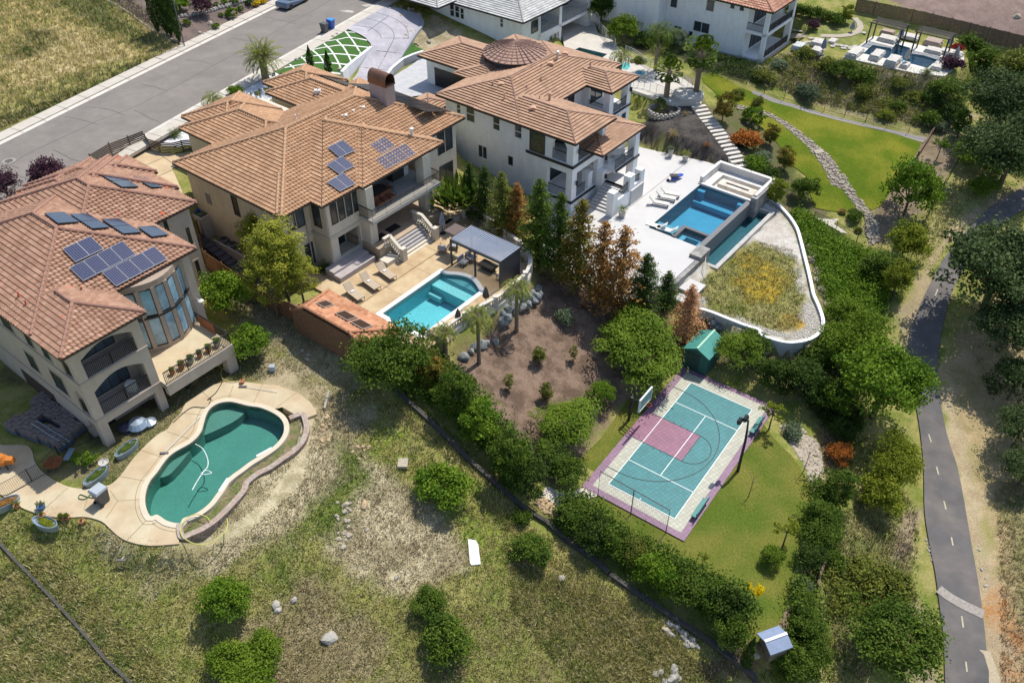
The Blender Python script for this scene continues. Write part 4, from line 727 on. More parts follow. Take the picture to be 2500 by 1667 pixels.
class Roof:
 def __init__(s,Wt=.36,Lt=.42,amp=.07,th=.05,cap=.12):s.p=(Wt,Lt,amp,th);s.bms=[];s.caps=[];s.gut=MB();s.sof=MB();s.cap=cap
 def face(s,poly):tile_face(s.bms,poly,*s.p)
 def capline(s,p,q,r=None):
  p,q=Vector(p),Vector(q);L=(q-p).length;n=max(1,int(L/.42));r=r or s.cap;s.caps.append(MB());up=Vector((0,0,s.p[2]+s.p[3]*.6))
  for i in range(n):
   a=p.lerp(q,i/n)+up;b=p.lerp(q,(i+1.12)/n if i<n-1 else 1)+up
   s.caps[-1].tube([a,b],r*1.12 if a.z<=b.z else r*.9,7,r2=r*.9 if a.z<=b.z else r*1.12)
 def hip(s,a0,a1,b0,b1,e,k=.38,g0=None,hipcap=(1,1,1,1),along=None,gut=True):
  """hip roof over a rectangle of the house frame"""
  a0,a1=sorted((a0,a1));b0,b1=sorted((b0,b1));da,db=a1-a0,b1-b0
  if(along or('a' if da>=db else 'b'))=='a':
   h=db/2;m=(b0+b1)/2;R0,R1=ab(a0+h,m,e+h*k),ab(a1-h,m,e+h*k)
   if da<db:R0=R1=ab((a0+a1)/2,m,e+da/2*k)
  else:
   h=da/2;m=(a0+a1)/2;R0,R1=ab(m,b0+h,e+h*k),ab(m,b1-h,e+h*k)
  c00,c01,c10,c11=ab(a0,b0,e),ab(a0,b1,e),ab(a1,b0,e),ab(a1,b1,e)
  if(along or('a' if da>=db else 'b'))=='a':
   fs=[[c00,c01,R0],[c10,c11,R1],[c00,c10,R1,R0],[c01,c11,R1,R0]]
   hp=[(c00,R0),(c01,R0),(c10,R1),(c11,R1)]
  else:
   fs=[[c00,c10,R0],[c01,c11,R1],[c00,c01,R1,R0],[c10,c11,R1,R0]]
   hp=[(c00,R0),(c10,R0),(c01,R1),(c11,R1)]
  for f in fs:
   f=[f[i]for i in range(len(f))if(f[i]-f[i-1]).length>1e-4];s.face(f)
  for(p,q),on in zip(hp,hipcap):
   if on:s.capline(p,q)
  if(R0-R1).length>.1:s.capline(R0,R1)
  z0,z1=e-.14,e+.0;w=.07
  if gut:
   s.gut.box(a0-w,a0+.03,b0-w,b1+w,z0,z1);s.gut.box(a1-.03,a1+w,b0-w,b1+w,z0,z1)
   s.gut.box(a0+.03,a1-.03,b0-w,b0+.03,z0,z1);s.gut.box(a0+.03,a1-.03,b1-.03,b1+w,z0,z1)
  s.sof.box(a0+.03,a1-.03,b0+.03,b1-.03,e-.12,e-.03)
  return R0,R1
 def build(s,house,tm,cm,gm,sm):
  big=bmesh.new();big.loops.layers.uv.new('UVMap')
  for b in s.bms:
   t=bpy.data.meshes.new('t');b.to_mesh(t);b.free();big.from_mesh(t);bpy.data.meshes.remove(t)
  me=bpy.data.meshes.new('roof');big.to_mesh(me);big.free();me.materials.append(tm)
  o=bpy.data.objects.new('roof',me);COL.objects.link(o);o.parent=house;o.matrix_parent_inverse=pinv(house)
  for c in s.caps:c.build('ridge_tiles',cm,o)
  if s.gut.v:s.gut.build('gutter',gm,house)
  if s.sof.v:s.sof.build('soffit',sm,house)
  return o
glass=mat('window_glass',(.035,.045,.052),.08,.6,.7,spec=.55);glassb=mat('window_glass_blue',(.07,.10,.13),.05,.4,.5,spec=1.0)
fr_w=mat('frame_white',(.66,.66,.64),.6,.03);fr_d=mat('frame_dark',(.055,.05,.045),.5,.1);fr_t=mat('frame_taupe',(.30,.25,.21),.7,.08)
black=mat('black_metal',(.022,.022,.024),.45,.1,spec=.4)
def fb(c):return lambda u,z,d:ab(u,c-d,z)
def fa(c):return lambda u,z,d:ab(c+d,u,z)
def far_(c):return lambda u,z,d:ab(c-d,u,z)
def fbb(c):return lambda u,z,d:ab(u,c+d,z)
def slab(mb,fn,u0,u1,z0,z1,d0,d1,mi=0):
 q=[(u0,d0),(u1,d0),(u1,d1),(u0,d1)];mb.hexa([fn(u,z0,d)for u,d in q],[fn(u,z1,d)for u,d in q],mi)
def window(house,fn,u0,u1,z0,z1,nx=1,nz=1,fm=None,gm=None,w=.07,label=None,pr=.045,name='window',surround=None):
 u0,u1=sorted((u0,u1));z0,z1=sorted((z0,z1));b=MB();fm=fm or fr_d
 slab(b,fn,u0,u1,z1-w,z1,-pr,.02);slab(b,fn,u0,u1,z0,z0+w,-pr,.02);slab(b,fn,u0,u0+w,z0+w,z1-w,-pr,.02);slab(b,fn,u1-w,u1,z0+w,z1-w,-pr,.02)
 for i in range(1,nx):c=u0+(u1-u0)*i/nx;slab(b,fn,c-w/2,c+w/2,z0+w,z1-w,-pr+.005,.02)
 for i in range(1,nz):c=z0+(z1-z0)*i/nz;slab(b,fn,u0+w,u1-w,c-w/2,c+w/2,-pr+.01,.02)
 if surround is not None:
  k=.13;slab(b,fn,u0-k,u1+k,z1,z1+k,-.03,.02,1);slab(b,fn,u0-k,u1+k,z0-k,z0,-.06,.02,1);slab(b,fn,u0-k,u0,z0,z1,-.03,.02,1);slab(b,fn,u1,u1+k,z0,z1,-.03,.02,1)
 o=b.build(name,[fm,surround]if surround is not None else fm,house)
 g=MB();slab(g,fn,u0+w*.6,u1-w*.6,z0+w*.6,z1-w*.6,-.012,.015);g.build('pane',gm or glass,o)
 return o
def railing(house,pts,h=1.05,m=None,st=.12,r=.022,name='railing',post=1.8,closed=False):
 b=MB();P=[Vector(p)for p in pts];up=Vector((0,0,h))
 for i in range(len(P)-1):
  p,q=P[i],P[i+1];L=(q-p).length
  b.tube([p+up,q+up],.045,5);b.tube([p+Vector((0,0,.09)),q+Vector((0,0,.09))],.018,4)
  n=max(1,int(L/st))
  for k in range(n+1):a=p.lerp(q,k/n);b.tube([a+Vector((0,0,.09)),a+up],r,4,cap=False)
  n=max(1,int(L/post+.5))
  for k in range(n+1):a=p.lerp(q,k/n);b.tube([a,a+up*1.03],.03,4)
 return b.build(name,m or black,house)
def arch(u0,u1,z0,zs,rise,n=8):
 return[(u0,z0),(u1,z0),(u1,zs)]+[(u1+(u0-u1)*k/n,zs+rise*math.sin(math.pi*k/n))for k in range(1,n)]+[(u0,zs)]
def boxes(name,lst,m,parent):
 for q in lst:o=MB().box(*q).build(name,m,parent)
 return o
st1=mat('stucco_taupe',(.46,.385,.32),.9,.07,1.2,.08,50);st1b=mat('stucco_taupe_trim',(.40,.335,.28),.9,.06,1.5)
H1=empty('house',ab(20,-55,5),'taupe stucco house with pink brown tile roof and solar panels, above the kidney pool','house')
walls=[]
b=MB();e1=13.7
b.box(14.4,26.1,-66,-50.55,4.2,13.58);b.box(14.401,19.4,-50.55,-48.7,4.2,13.58)
b.box(26.1,30.0,-67,-55.9,4.2,13.58);b.box(23.1,30.9,-67.5,-62.5,9,13.58);b.box(23,30,-66,-58,8,13.58)
b.panel(fb(-46.85),[(14.4,4.3),(19.4,4.3),(19.4,13.57),(14.4,13.57)],[[(15.05,4.5),(18.8,4.5),(18.8,6.93),(15.05,6.93)],arch(15.05,18.75,7.66,9.78,.68),arch(15.05,18.75,11.0,12.6,.6)],.42)
b.panel(fa(14.4),[(-48.7,4.3),(-47.27,4.3),(-47.27,13.57),(-48.7,13.57)],[arch(-48.45,-47.4,7.62,9.3,.45),arch(-48.45,-47.4,11.0,12.3,.4),[(-48.4,4.5),(-47.45,4.5),(-47.45,6.9),(-48.4,6.9)]],.4)
b.panel(far_(19.4),[(-48.7,4.3),(-47.27,4.3),(-47.27,13.57),(-48.7,13.57)],[[(-48.6,4.5),(-47.4,4.5),(-47.4,6.93),(-48.6,6.93)]],.4)
b.box(14.8,19.0,-48.7,-47.27,7.3,7.6);b.box(14.8,19.0,-48.7,-47.27,10.7,10.98);b.box(14.8,19,-48.7,-47.27,13.3,13.5)
b.build('wall',st1,H1,fixn=True)
b=MB()
for z in(7.56,10.93):b.box(14.36,19.44,-46.85,-46.79,z-.07,z+.05);b.box(14.34,14.4,-66,-46.79,z-.07,z+.05)
b.build('wall_trim',st1b,H1)
window(H1,fb(-48.7),15.4,18.3,7.75,9.9,4,1,gm=glassb);window(H1,fb(-48.7),15.4,18.2,11.1,13.1,4,1,gm=glassb)
railing(H1,[ab(15.05,-46.95,7.6),ab(18.8,-46.95,7.6)]);railing(H1,[ab(15.05,-46.95,10.98),ab(18.8,-46.95,10.98)])
railing(H1,[ab(14.5,-48.4,7.6),ab(14.5,-47.4,7.6)]);railing(H1,[ab(14.5,-48.4,10.98),ab(14.5,-47.4,10.98)])
for q in[(-51.25,-49.7,8.3,9.9),(-50.75,-49.9,11.35,12.4),(-52.9,-52.1,11.3,12.45),(-56.2,-54.8,11.25,12.2),(-54.6,-53.4,8.3,9.8)]:window(H1,fa(14.4),*q,1,1,surround=st1b)
b=MB();slab(b,fa(14.4),-57.4,-52.9,4.4,6.5,-.05,.02);b.build('garage_door',mat('garage_brown',(.07,.045,.04),.6,.15),H1)
window(H1,fb(-48.7),15.3,16.2,4.6,6.8,1,1)
bay=[(20.15+5.15*t,-50.55+1.15*math.sin(math.pi*t))for t in[i/10 for i in range(11)]]
b=MB();b.prism([ab(*p)for p in bay],7.2,7.95);b.prism([ab(*p)for p in bay],13.0,13.5)
for i in range(0,11,2):
 p=bay[i];b.box(p[0]-.16,p[0]+.16,p[1]-.12,p[1]+.05,7.9,13.05)
b.build('bay_frame',mat('bay_frame_taupe',(.36,.28,.22),.8,.08),H1,fixn=True)
fr=MB();g=[]
for i in range(0,10,2):
 p,q=bay[i],bay[i+2]
 for z0,z1 in((7.95,10.55),(10.7,13.0)):
  A,B=ab(p[0]+.14,p[1]-.02),ab(q[0]-.14,q[1]-.02)
  w=(B-A).normalized()
  for s0,s1,t0,t1 in((0,1,0,.04),(0,1,.96,1),(0,.07,.04,.96),(.93,1,.04,.96)):
   P_,Q_=A.lerp(B,s0),A.lerp(B,s1);za,zb=z0+(z1-z0)*t0,z0+(z1-z0)*t1;nn=Vector((w.y,-w.x,0))*.05
   fr.hexa([(v.x,v.y,za)for v in(P_,Q_,Q_+nn,P_+nn)],[(v.x,v.y,zb)for v in(P_,Q_,Q_+nn,P_+nn)])
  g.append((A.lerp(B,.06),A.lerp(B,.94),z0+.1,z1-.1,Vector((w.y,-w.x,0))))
for i in range(10):
 p,q=bay[i],bay[i+1];A,B=ab(*p),ab(*q);w=(B-A).normalized();nn=Vector((w.y,-w.x,0))*.10
 fr.hexa([(v.x,v.y,10.55)for v in(A,B,B+nn,A+nn)],[(v.x,v.y,10.7)for v in(A,B,B+nn,A+nn)])
f_=fr.build('bay_window',black,H1,fixn=True)
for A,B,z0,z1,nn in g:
 MB().hexa([(v.x,v.y,z0)for v in(A,B,B+nn*.03,A+nn*.03)],[(v.x,v.y,z1)for v in(A,B,B+nn*.03,A+nn*.03)]).build('pane',mat('bay_glass',(.20,.33,.42),.08,.5,.8,spec=.8),f_,fixn=True)  # sky reflection put into the blue base colour of the bay glass
b=MB();b.box(19.41,25.15,-50.5,-46.15,7.1,7.52);b.box(19.41,25.15,-46.5,-46.1,6.6,7.56);b.box(24.8,25.2,-50.5,-46.5,6.6,7.56)
b.box(24.35,25.15,-46.9,-46.15,4.3,6.6);b.build('terrace',st1,H1)
boxes('terrace_floor',[(19.42,25.1,-50.45,-46.2,7.56,7.6)],tan1,H1)
railing(H1,[ab(19.5,-46.2,7.6),ab(25.08,-46.2,7.6),ab(25.08,-50.3,7.6)])
boxes('privacy_screen',[(25.0,25.06,-49.8,-47.9,7.65,8.6)],mat('rust_screen',(.28,.11,.05),.7),H1)
for t,x0,y0,x1,y1 in[(4,1515,530,1585,655),(4,1590,800,1660,925)]:
 p,q=on_b(T(t,x0,y0),-55.9),on_b(T(t,x1,y1),-55.9);window(H1,fb(-55.9),p[0],q[0],q[1],p[1],1,1,surround=mat('sill_cream',(.50,.42,.32),.8))
p,q=on_b(T(4,1330,470),-55.9),on_b(T(4,1400,580),-55.9);window(H1,fb(-55.9),p[0],q[0],q[1]-.3,p[1],1,1,surround=MATS['sill_cream'])
b=MB();b.tube([ab(25.7,-50.5,9.4),ab(25.7,-50.0,9.5)],.03,6);b.lathe([(.0,0),(.2,.02),(.22,.1),(.05,.22),(0,.24)],ab(25.7,-49.95,9.4),12);b.build('security_lamp',fr_w,H1)
r=Roof(.32,.35,.07,.065,.13)
r.hip(13.95,26.55,-65.9,-50.1,e1,.38,along='b');r.hip(13.9,19.9,-54.5,-46.5,e1,.38,hipcap=(0,0,1,1),along='b')
r.hip(19.9,30.5,-67.6,-55.4,e1,.38);r.hip(22.5,31.0,-67.0,-58.5,e1,.38);r.hip(22.55,27.2,-68.0,-61,e1,.38,along='b');r.hip(23.6,29.6,-69.0,-64.2,e1-.3,.38,along='a');r.hip(27.2,31.45,-66.3,-62.05,e1,.38)
r.build(H1,roof_mat('tile_pink',(.29,.16,.105),(.34,.195,.13),(.40,.245,.17),(.50,.12,.07)),mat('ridge_pink',(.30,.165,.12),.85,.2,3),mat('gutter_brown',(.075,.055,.045),.5),mat('soffit_taupe',(.32,.26,.21),.9))
lot('middle')
cream=mat('stucco_cream',(.58,.53,.44),.9,.05,1.2,.08,50);tanw=mat('stucco_tan',(.56,.46,.30),.9,.05,1.2,.08,50);trim2=mat('cream_trim',(.50,.46,.38),.9,.05)
H2=empty('house',ab(40,-50,12),'cream and tan house with orange brown barrel tile roof above the turquoise pool','house')
b=MB();e2=17.0
b.box(30.75,37.0,-55.9,-45.0,9.5,16.88);b.box(37.0,44.8,-55.9,-46.5,9.5,16.88);b.box(44.8,49.15,-55.9,-44.45,9.5,16.88)
b.panel(fb(-43.2),[(33.3,9.5),(37.0,9.5),(37.0,16.87),(33.3,16.87)],[[(34.15,11.62),(36.35,11.62),(36.35,13.5),(34.15,13.5)]],.35)
b.box(33.3,33.65,-45,-43.55,9.5,16.87);b.box(36.65,37.0,-45,-43.55,9.5,16.87);b.box(33.65,36.65,-45,-43.55,13.55,16.87);b.box(33.65,36.65,-45,-43.55,9.5,11.3)
b.box(36.5,37.25,-43.2,-42.2,10.5,16.86);b.box(42.75,43.6,-43.1,-42.25,10.5,16.86);b.box(43.6,44.8,-46.5,-44.9,10.5,13.2)
b.box(34.3,42,-60.5,-55.9,12,16.87);b.box(35.6,41.4,-62.1,-60.5,12,16.87);b.box(43.2,48,-60.3,-55.9,12,16.87);b.box(44.2,48.4,-62.2,-60.3,12,16.87)
b.build('wall',cream,H2)
boxes('side_wall',[(30.70,30.75,-55.9,-45.0,9.5,16.86),(34.24,34.3,-60.5,-56,12,16.8),(43.14,43.2,-60.3,-56,12,16.8)],tanw,H2)
boxes('wall_trim',[(30.7,33.3,-45.0,-44.95,13.6,13.85),(33.25,37.0,-43.2,-43.14,13.6,13.88),(33.24,33.3,-45,-43.14,13.6,13.88)],trim2,H2)
boxes('balcony',[(36.4,44.0,-46.5,-41.65,14.05,14.33)],mat('balcony_grey',(.42,.40,.36),.8,.06),H2)
boxes('terrace',[(36.4,43.7,-46.5,-41.25,10.6,12.0),(42.8,43.7,-41.6,-40,10.6,11.5)],mat('terrace_tan',(.40,.31,.22),.8,.1,1),H2)
sm_=mat('step_grey',(.36,.34,.34),.8,.1,2);sw_=mat('step_cream',(.60,.54,.44),.8,.06)
b=MB()
for i in range(6):b.box(37.7,41.0,-41.25+.22*i,-41.03+.22*i,10.7,11.86-.165*i,0 if i<4 else 1)
b.build('stairs',[sm_,sw_],H2)
def balustrade(parent,pts,h=.95,m=None,st=.22,name='balustrade',slots=True):
 m=m or cream;b=MB();P=[Vector(p)for p in pts]
 for i in range(len(P)-1):
  p,q=P[i],P[i+1];d=(q-p);d2=Vector((d.x,d.y,0)).normalized();n=Vector((-d2.y,d2.x,0))*.12
  for z0,z1,w in((0,.14,1.1),(h-.13,h,1.25)):
   L_=[p+n*w,p-n*w,q-n*w,q+n*w];b.hexa([v+Vector((0,0,z0))for v in L_],[v+Vector((0,0,z1))for v in L_])
  k=max(1,int(d.length/st))
  for j in range(k):
   c=p.lerp(q,(j+.5)/k);b.lathe([(.045,.14),(.075,.3),(.04,.5),(.06,.7),(.05,h-.13)],c,6)
 return b.build(name,m,parent,fixn=True)
balustrade(H2,[ab(36.8,-41.2,12.0),ab(37.5,-41.2,12.0),ab(37.5,-40.0,11.1)]);balustrade(H2,[ab(41.15,-42.3,12.0),ab(41.15,-41.2,12.0),ab(41.15,-40.0,11.15)])
boxes('pier',[(37.3,37.75,-40.1,-39.7,11,12.15),(40.95,41.4,-40.1,-39.7,11,12.15)],cream,H2)
boxes('planter',[(36.1,37.35,-41.2,-40.25,10.8,11.35),(41.5,44.5,-40.5,-40.2,10.8,11.5)],cream,H2)
boxes('bench',[(32.5,36.1,-42.25,-41.55,10.8,11.42),(32.5,36.1,-43.2,-42.25,10.8,11.6)],mat('bench_stone',(.38,.34,.33),.85,.12,1.5),H2)
for q in[(31.2,31.95,14.65,16.42,1,1),(32.05,32.8,14.65,16.42,1,1)]:window(H2,fb(-45.0),*q,gm=glassb)
for i in range(4):window(H2,fb(-43.2),33.8+.74*i,34.43+.74*i,14.75,16.75,1,1)
window(H2,fa(33.3),-44.6,-43.75,14.5,16.3);window(H2,fb(-45.0),32.3,33.1,11.1,13.0,name='door');window(H2,fb(-44.98),34.9,36.2,11.4,13.4)
for u in(46.85,47.85):window(H2,fb(-44.45),u,u+.85,14.5,16.5,1,1)
window(H2,fb(-44.45),46.9,48.6,11.2,13.4,2,1)
for u,z0,z1 in((38,12.1,13.9),(41,12.1,13.9),(38,14.45,16.5),(41.5,14.45,16.5)):window(H2,fb(-46.5),u,u+2.2,z0,z1,2,1)
window(H2,fa(30.70),-50.6,-49.9,14.4,16.1,gm=mat('brown_glass',(.06,.045,.035),.2));b=MB();slab(b,fa(30.70),-54.1,-53.5,14.1,15.0,-.03,.01);b.build('meter_panel',mat('meter_grey',(.22,.2,.17),.6),H2)
railing(H2,[ab(36.48,-43.1,14.33),ab(36.48,-41.72,14.33),ab(43.95,-41.72,14.33),ab(43.95,-43.6,14.33)])
b=MB();b.tube([ab(32.8,-44.9,16.8),ab(32.8,-44.9,11)],.05,5);b.tube([ab(33.36,-43.1,16.8),ab(33.36,-43.1,11)],.05,5);b.tube([ab(30.7,-44.95,16.8),ab(30.7,-44.95,13)],.05,5);b.build('downpipe',trim2,H2)
r=Roof(.32,.34,.07,.065,.13)
r.hip(30.1,49.75,-56.45,-43.9,e2,.37);r.hip(32.8,45.2,-54.9,-42.75,e2,.37,hipcap=(0,1,0,1),along='b');r.hip(36.45,45.28,-51,-42.35,e2,.37,along='b',hipcap=(0,1,0,1));r.hip(30.12,36,-50,-44.4,e2,.37,hipcap=(0,1,0,0),along='a')
r.hip(33.9,41.1,-61.0,-50.5,e2,.35,along='b');r.hip(35.3,41.3,-62.6,-57,e2,.35,along='b');r.hip(42.7,48.4,-60.8,-51,e2,.35,along='b');r.hip(43.9,48.9,-62.6,-57,e2,.35,along='b')
r.build(H2,roof_mat('tile_orange',(.36,.205,.115),(.405,.235,.132),(.46,.285,.17)),mat('ridge_orange',(.42,.26,.155),.85,.2,3),mat('gutter_dark',(.06,.05,.045),.5),mat('soffit_cream',(.45,.40,.32),.9))
def rz(a,b,a0,a1,b0,b1,e,k):return e+k*max(0,min(a-a0,a1-a,b-b0,b1-b))
ch=empty('chimney',ab(45.6,-48.4,18));ch.parent=H2;ch.matrix_parent_inverse=pinv(H2)
c0=pab(T(1,1190,980),18.3)
ca,cb=44.9,-47.9
cm=MB();cm.box(ca,ca+1.0,cb-1.9,cb,17.6,20.25);cm.build('chimney_stack',mat('chimney_stucco',(.36,.29,.28),.85,.05),ch)
cm=MB();P_=[(ca-.06+(1.12)*(1-math.cos(math.pi*k/10))/2,20.25+.95*math.sin(math.pi*k/10)**.7)for k in range(11)]
cm.add([ab(p[0],cb-1.95,p[1])for p in P_]+[ab(p[0],cb+.05,p[1])for p in P_],[(i,i+1,i+12,i+11)for i in range(10)]+[tuple(range(11))])
cm.box(ca-.06,ca+1.06,cb-1.96,cb+.06,20.18,20.3);cm.build('copper_cowl',mat('copper',(.17,.085,.055),.45,.2,2,metal=.3),ch,fixn=True)
lot('white')
H3=empty('house',ab(57,-42,10),'large white house with flat brown tile roof and round turret beside the white deck','house')
b=MB();e3=16.9
b.box(52.4,57.0,-48.4,-38.0,8.6,16.8);b.box(57.0,66.9,-48.4,-40.4,9,16.8);b.box(62.1,65.5,-40.4,-40.0,9,16.8)
b.panel(fb(-34.6),[(52.4,8.6),(57.2,8.6),(57.2,16.78),(52.4,16.78)],[[(53.15,14.45),(56.65,14.45),(56.65,16.3),(53.15,16.3)],[(53.1,11.1),(56.3,11.1),(56.3,13.55),(53.1,13.55)]],.5)
b.panel(fa(52.4),[(-38.0,8.6),(-35.1,8.6),(-35.1,16.78),(-38.0,16.78)],[[(-36.75,14.5),(-35.25,14.5)]+[(-35.25,15.9),(-35.5,16.3),(-36.5,16.3),(-36.75,15.9)],[(-37.15,11.1),(-35.2,11.1),(-35.2,13.6),(-37.15,13.6)]],.4)
b.box(52.8,57.2,-38,-35.1,14.05,14.42);b.box(52.8,60.6,-38,-35.1,10.6,11.08);b.box(57.2,60.6,-40.4,-33.35,12.1,12.42)
b.box(56.7,57.2,-38.0,-37.5,10,16.78);b.box(57.2,57.6,-38.0,-33.9,10,12.1)if False else None
b.box(60.15,60.85,-34.0,-33.3,9.5,15.0);b.box(56.2,56.9,-34.7,-34.0,10,12.4);b.box(60.2,60.85,-38.4,-37.8,10,15.0)
b.box(62.0,65.6,-37.55,-37.35,9,14.38);b.box(62.0,62.2,-40.4,-37.55,9,14.9);b.box(65.35,65.6,-40.4,-37.55,9,14.38);b.box(62.2,65.35,-40.4,-37.55,14.1,14.38)
b.box(62.0,62.7,-38.0,-37.35,14.38,16.78);b.box(65.0,65.6,-38.0,-37.35,14.38,16.78);b.box(62,62.3,-40.4,-39.6,14.9,16.78)
b.box(57.8,62.8,-55.6,-48.4,13,16.8);b.build('wall',wht,H3)
boxes('band',[(52.3,57.25,-34.6,-34.5,14.2,14.42),(52.3,52.4,-39.4,-34.5,14.2,14.42),(57.2,61.0,-33.35,-33.22,12.22,12.42),(61.95,65.7,-37.35,-37.25,14.2,14.38),(52.3,56.0,-34.6,-34.5,10.9,11.08),(52.3,52.4,-37.3,-34.5,10.9,11.08)],black,H3)
for q in[(-47.1,-46.6,15.5,16.4),(-46.0,-45.0,15.1,16.6),(-43.0,-42.2,15.2,16.4),(-40.65,-39.85,15.2,16.4)]:window(H3,fa(52.4),*q,1,2,fm=fr_w,surround=wht)
window(H3,fa(52.4),-44.75,-43.7,12.0,13.25,2,1,fm=fr_w,surround=wht);window(H3,fa(52.4),-41.4,-40.75,12.3,13.3,1,1,fm=fr_w,surround=wht)
window(H3,fa(52.4),-39.05,-37.45,14.5,16.5,1,1,gm=mat('green_glass',(.025,.045,.03),.2,.7,1.5,spec=.3))
window(H3,fb(-38.0),53.4,56.4,14.5,16.3,2,1);window(H3,fb(-38.0),54,56.4,11.2,13.4,2,1);window(H3,fb(-40.4),57.6,61.6,12.5,14.3,3,1)
window(H3,fa(57.0),-40.3,-38.6,14.6,16.2,1,1);window(H3,fb(-40.0),62.5,64.9,14.5,16.3,2,1);window(H3,fb(-40.4),59.8,60.8,14.9,16.4,1,2)
window(H3,fb(-37.35),64.2,65.1,12.4,13.8,1,2,fm=fr_w);window(H3,fb(-37.35),62.7,63.8,12.2,13.9,2,1,fm=fr_w)
railing(H3,[ab(53.15,-34.75,14.43),ab(56.9,-34.75,14.43)]);railing(H3,[ab(52.55,-36.75,14.43),ab(52.55,-35.2,14.43)]);railing(H3,[ab(52.55,-37.1,11.08),ab(52.55,-35.2,11.08)]);railing(H3,[ab(53.1,-34.75,11.08),ab(54.6,-34.75,11.08)])
railing(H3,[ab(57.2,-33.42,12.42),ab(60.2,-33.42,12.42)]);railing(H3,[ab(60.8,-33.9,12.42),ab(60.8,-38,12.42)]);railing(H3,[ab(62.7,-37.4,14.38),ab(65.05,-37.4,14.38)]);railing(H3,[ab(62.05,-39.9,14.9),ab(62.05,-38.0,14.9)],.45)
b=MB()
for k,(x,y,z)in enumerate([(53.0,-34.5,15.6),(57.3,-34.5,13.2),(52.9,-34.5,12.7),(60.9,-33.28,14.2),(65.4,-37.3,15.8),(56.6,-33.95,11.9)]):b.box(x-.08,x+.08,y,y+.16,z-.2,z+.2)
b.build('wall_lamp',black,H3)
b=MB();slab(b,fa(57.8),-54.6,-49.6,13.9,15.95,-.03,.03);b.build('garage_door',mat('garage_glass',(.03,.028,.03),.25,.3),H3)
b=MB()
for i in range(9):z=11.4-.155*i;b.box(56.6-.3*i,56.9-.3*i,-34.0,-32.0,9.8,z)
b.box(56.6,58.6,-34.4,-31.2,10,11.4);b.build('stairs',wdk,H3)
b=MB();b.box(53.9,54.6,-32.0,-31.35,9.8,12.3);b.box(54.6,56.4,-31.75,-31.35,9.8,11.4);b.box(56.4,57.2,-32.0,-31.35,9.8,12.75);b.box(57.2,58.2,-31.75,-31.35,9.8,11.7);b.box(58.2,58.8,-32.0,-31.35,9.8,12.6);b.box(55.1,55.7,-35.4,-34.7,11.1,12.6);b.build('stair_wall',wht,H3)
railing(H3,[ab(54.6,-31.55,11.1),ab(56.4,-31.55,11.5)],.9);railing(H3,[ab(57.2,-31.55,11.6),ab(58.2,-31.55,11.6)],.8)
r=Roof(.36,.36,0,.10,.09)
r.hip(51.8,67.35,-48.9,-39.6,e3,.27);r.hip(51.72,57.65,-44.5,-34.0,e3,.27,along='b',hipcap=(0,0,1,1));r.hip(61.5,66.0,-43,-36.9,e3,.27,along='b',hipcap=(0,0,1,1))
r.hip(54.6,61.3,-39.2,-33.15,14.95,.30,along='a');r.hip(57.2,63.2,-56.1,-47.5,e3,.3,along='b');r.hip(56,60.4,-50.6,-46.2,e3+.05,.27);r.hip(50.6,54.2,-52.3,-48.7,15.2,.35);r.hip(60,67,-52,-47,e3,.27)
H3R=r.build(H3,roof_mat('tile_flat_brown',(.33,.20,.128),(.375,.232,.15),(.41,.262,.175)),mat('ridge_brown',(.235,.14,.11),.85,.3,4),black,wht)
tc=ab(61.1,-47.4);dm=MB();dm.lathe([(2.35*CAM_K,16.0*CAM_K),(2.35*CAM_K,18.15*CAM_K)],tc,32);tr_=dm.build('turret_drum',mat('turret_drum',(.09,.085,.085),.8),H3)
rb=[];b=MB();N=30
for j in range(8):
 r0,r1=2.95*(1-j/8),2.95*(1-(j+1)/8*.995);z0=18.15+1.0*(1-(1-j/8)**1.2);z1=18.15+1.0*(1-(1-(j+1)/8)**1.2)
 b.lathe([((r0+.05)*CAM_K,(z0-.02)*CAM_K),((r0+.05)*CAM_K,(z0+.05)*CAM_K),(r1*CAM_K,z1*CAM_K)],tc,N,0)
for k in range(N):
 t=2*math.pi*k/N;pts=[]
 for j in range(9):rr_=2.98*(1-j/8);pts.append(tc+Vector((rr_*math.cos(t),rr_*math.sin(t),18.2+1.0*(1-(1-j/8)**1.2)+.03))*CAM_K)
 b.tube(pts,.10 if k%5==0 else .055,5,1,r2=.03)
b.build('turret_roof',[MATS['ridge_brown']if False else mat('turret_tile',(.33,.21,.165),.85,.25,3),mat('turret_rib',(.24,.15,.12),.85,.2)],H3)
lot('upper')
H4=empty('house',ab(82,-62,11),'white house with pale grey flat tile roof at the top edge above a small pool','house')
b=MB();b.box(75,78.3,-78,-57.2,9,14.9);b.box(78.3,90,-78,-60.2,9,14.9);b.box(82.2,82.7,-60.2,-57.2,9,14.9);b.box(88.2,88.9,-60.2,-57.2,9,14.9);b.box(78.3,88.9,-60.2,-57.2,12.0,12.35);b.box(78.3,82.3,-60.2,-57.25,9,12.0)
b.box(75,75.4,-57.2,-57.15,9,14.9);b.box(78.0,78.5,-57.7,-57.2,9,14.9);b.build('wall',wht,H4)
for q in[(-67.8,-67.1,13.1,14.6),(-67.0,-66.3,13.1,14.5),(-66.2,-65.6,13.1,14.4),(-60.3,-59.8,13.5,14.5)]:window(H4,fa(75),*q,1,2,fm=fr_w)
for q in[(-65.3,-64.5,10.6,11.7),(-64.3,-63.5,10.6,11.7),(-62.8,-62.3,11.0,11.5),(-62.1,-61.6,11.0,11.5)]:window(H4,fa(75),*q,1,1)
window(H4,fb(-57.15),76.7,77.9,12.9,14.3);
for u in(80.3,81.1,81.9):window(H4,fb(-57.25),u,u+.7,10.4,11.6,1,2,fm=fr_w)
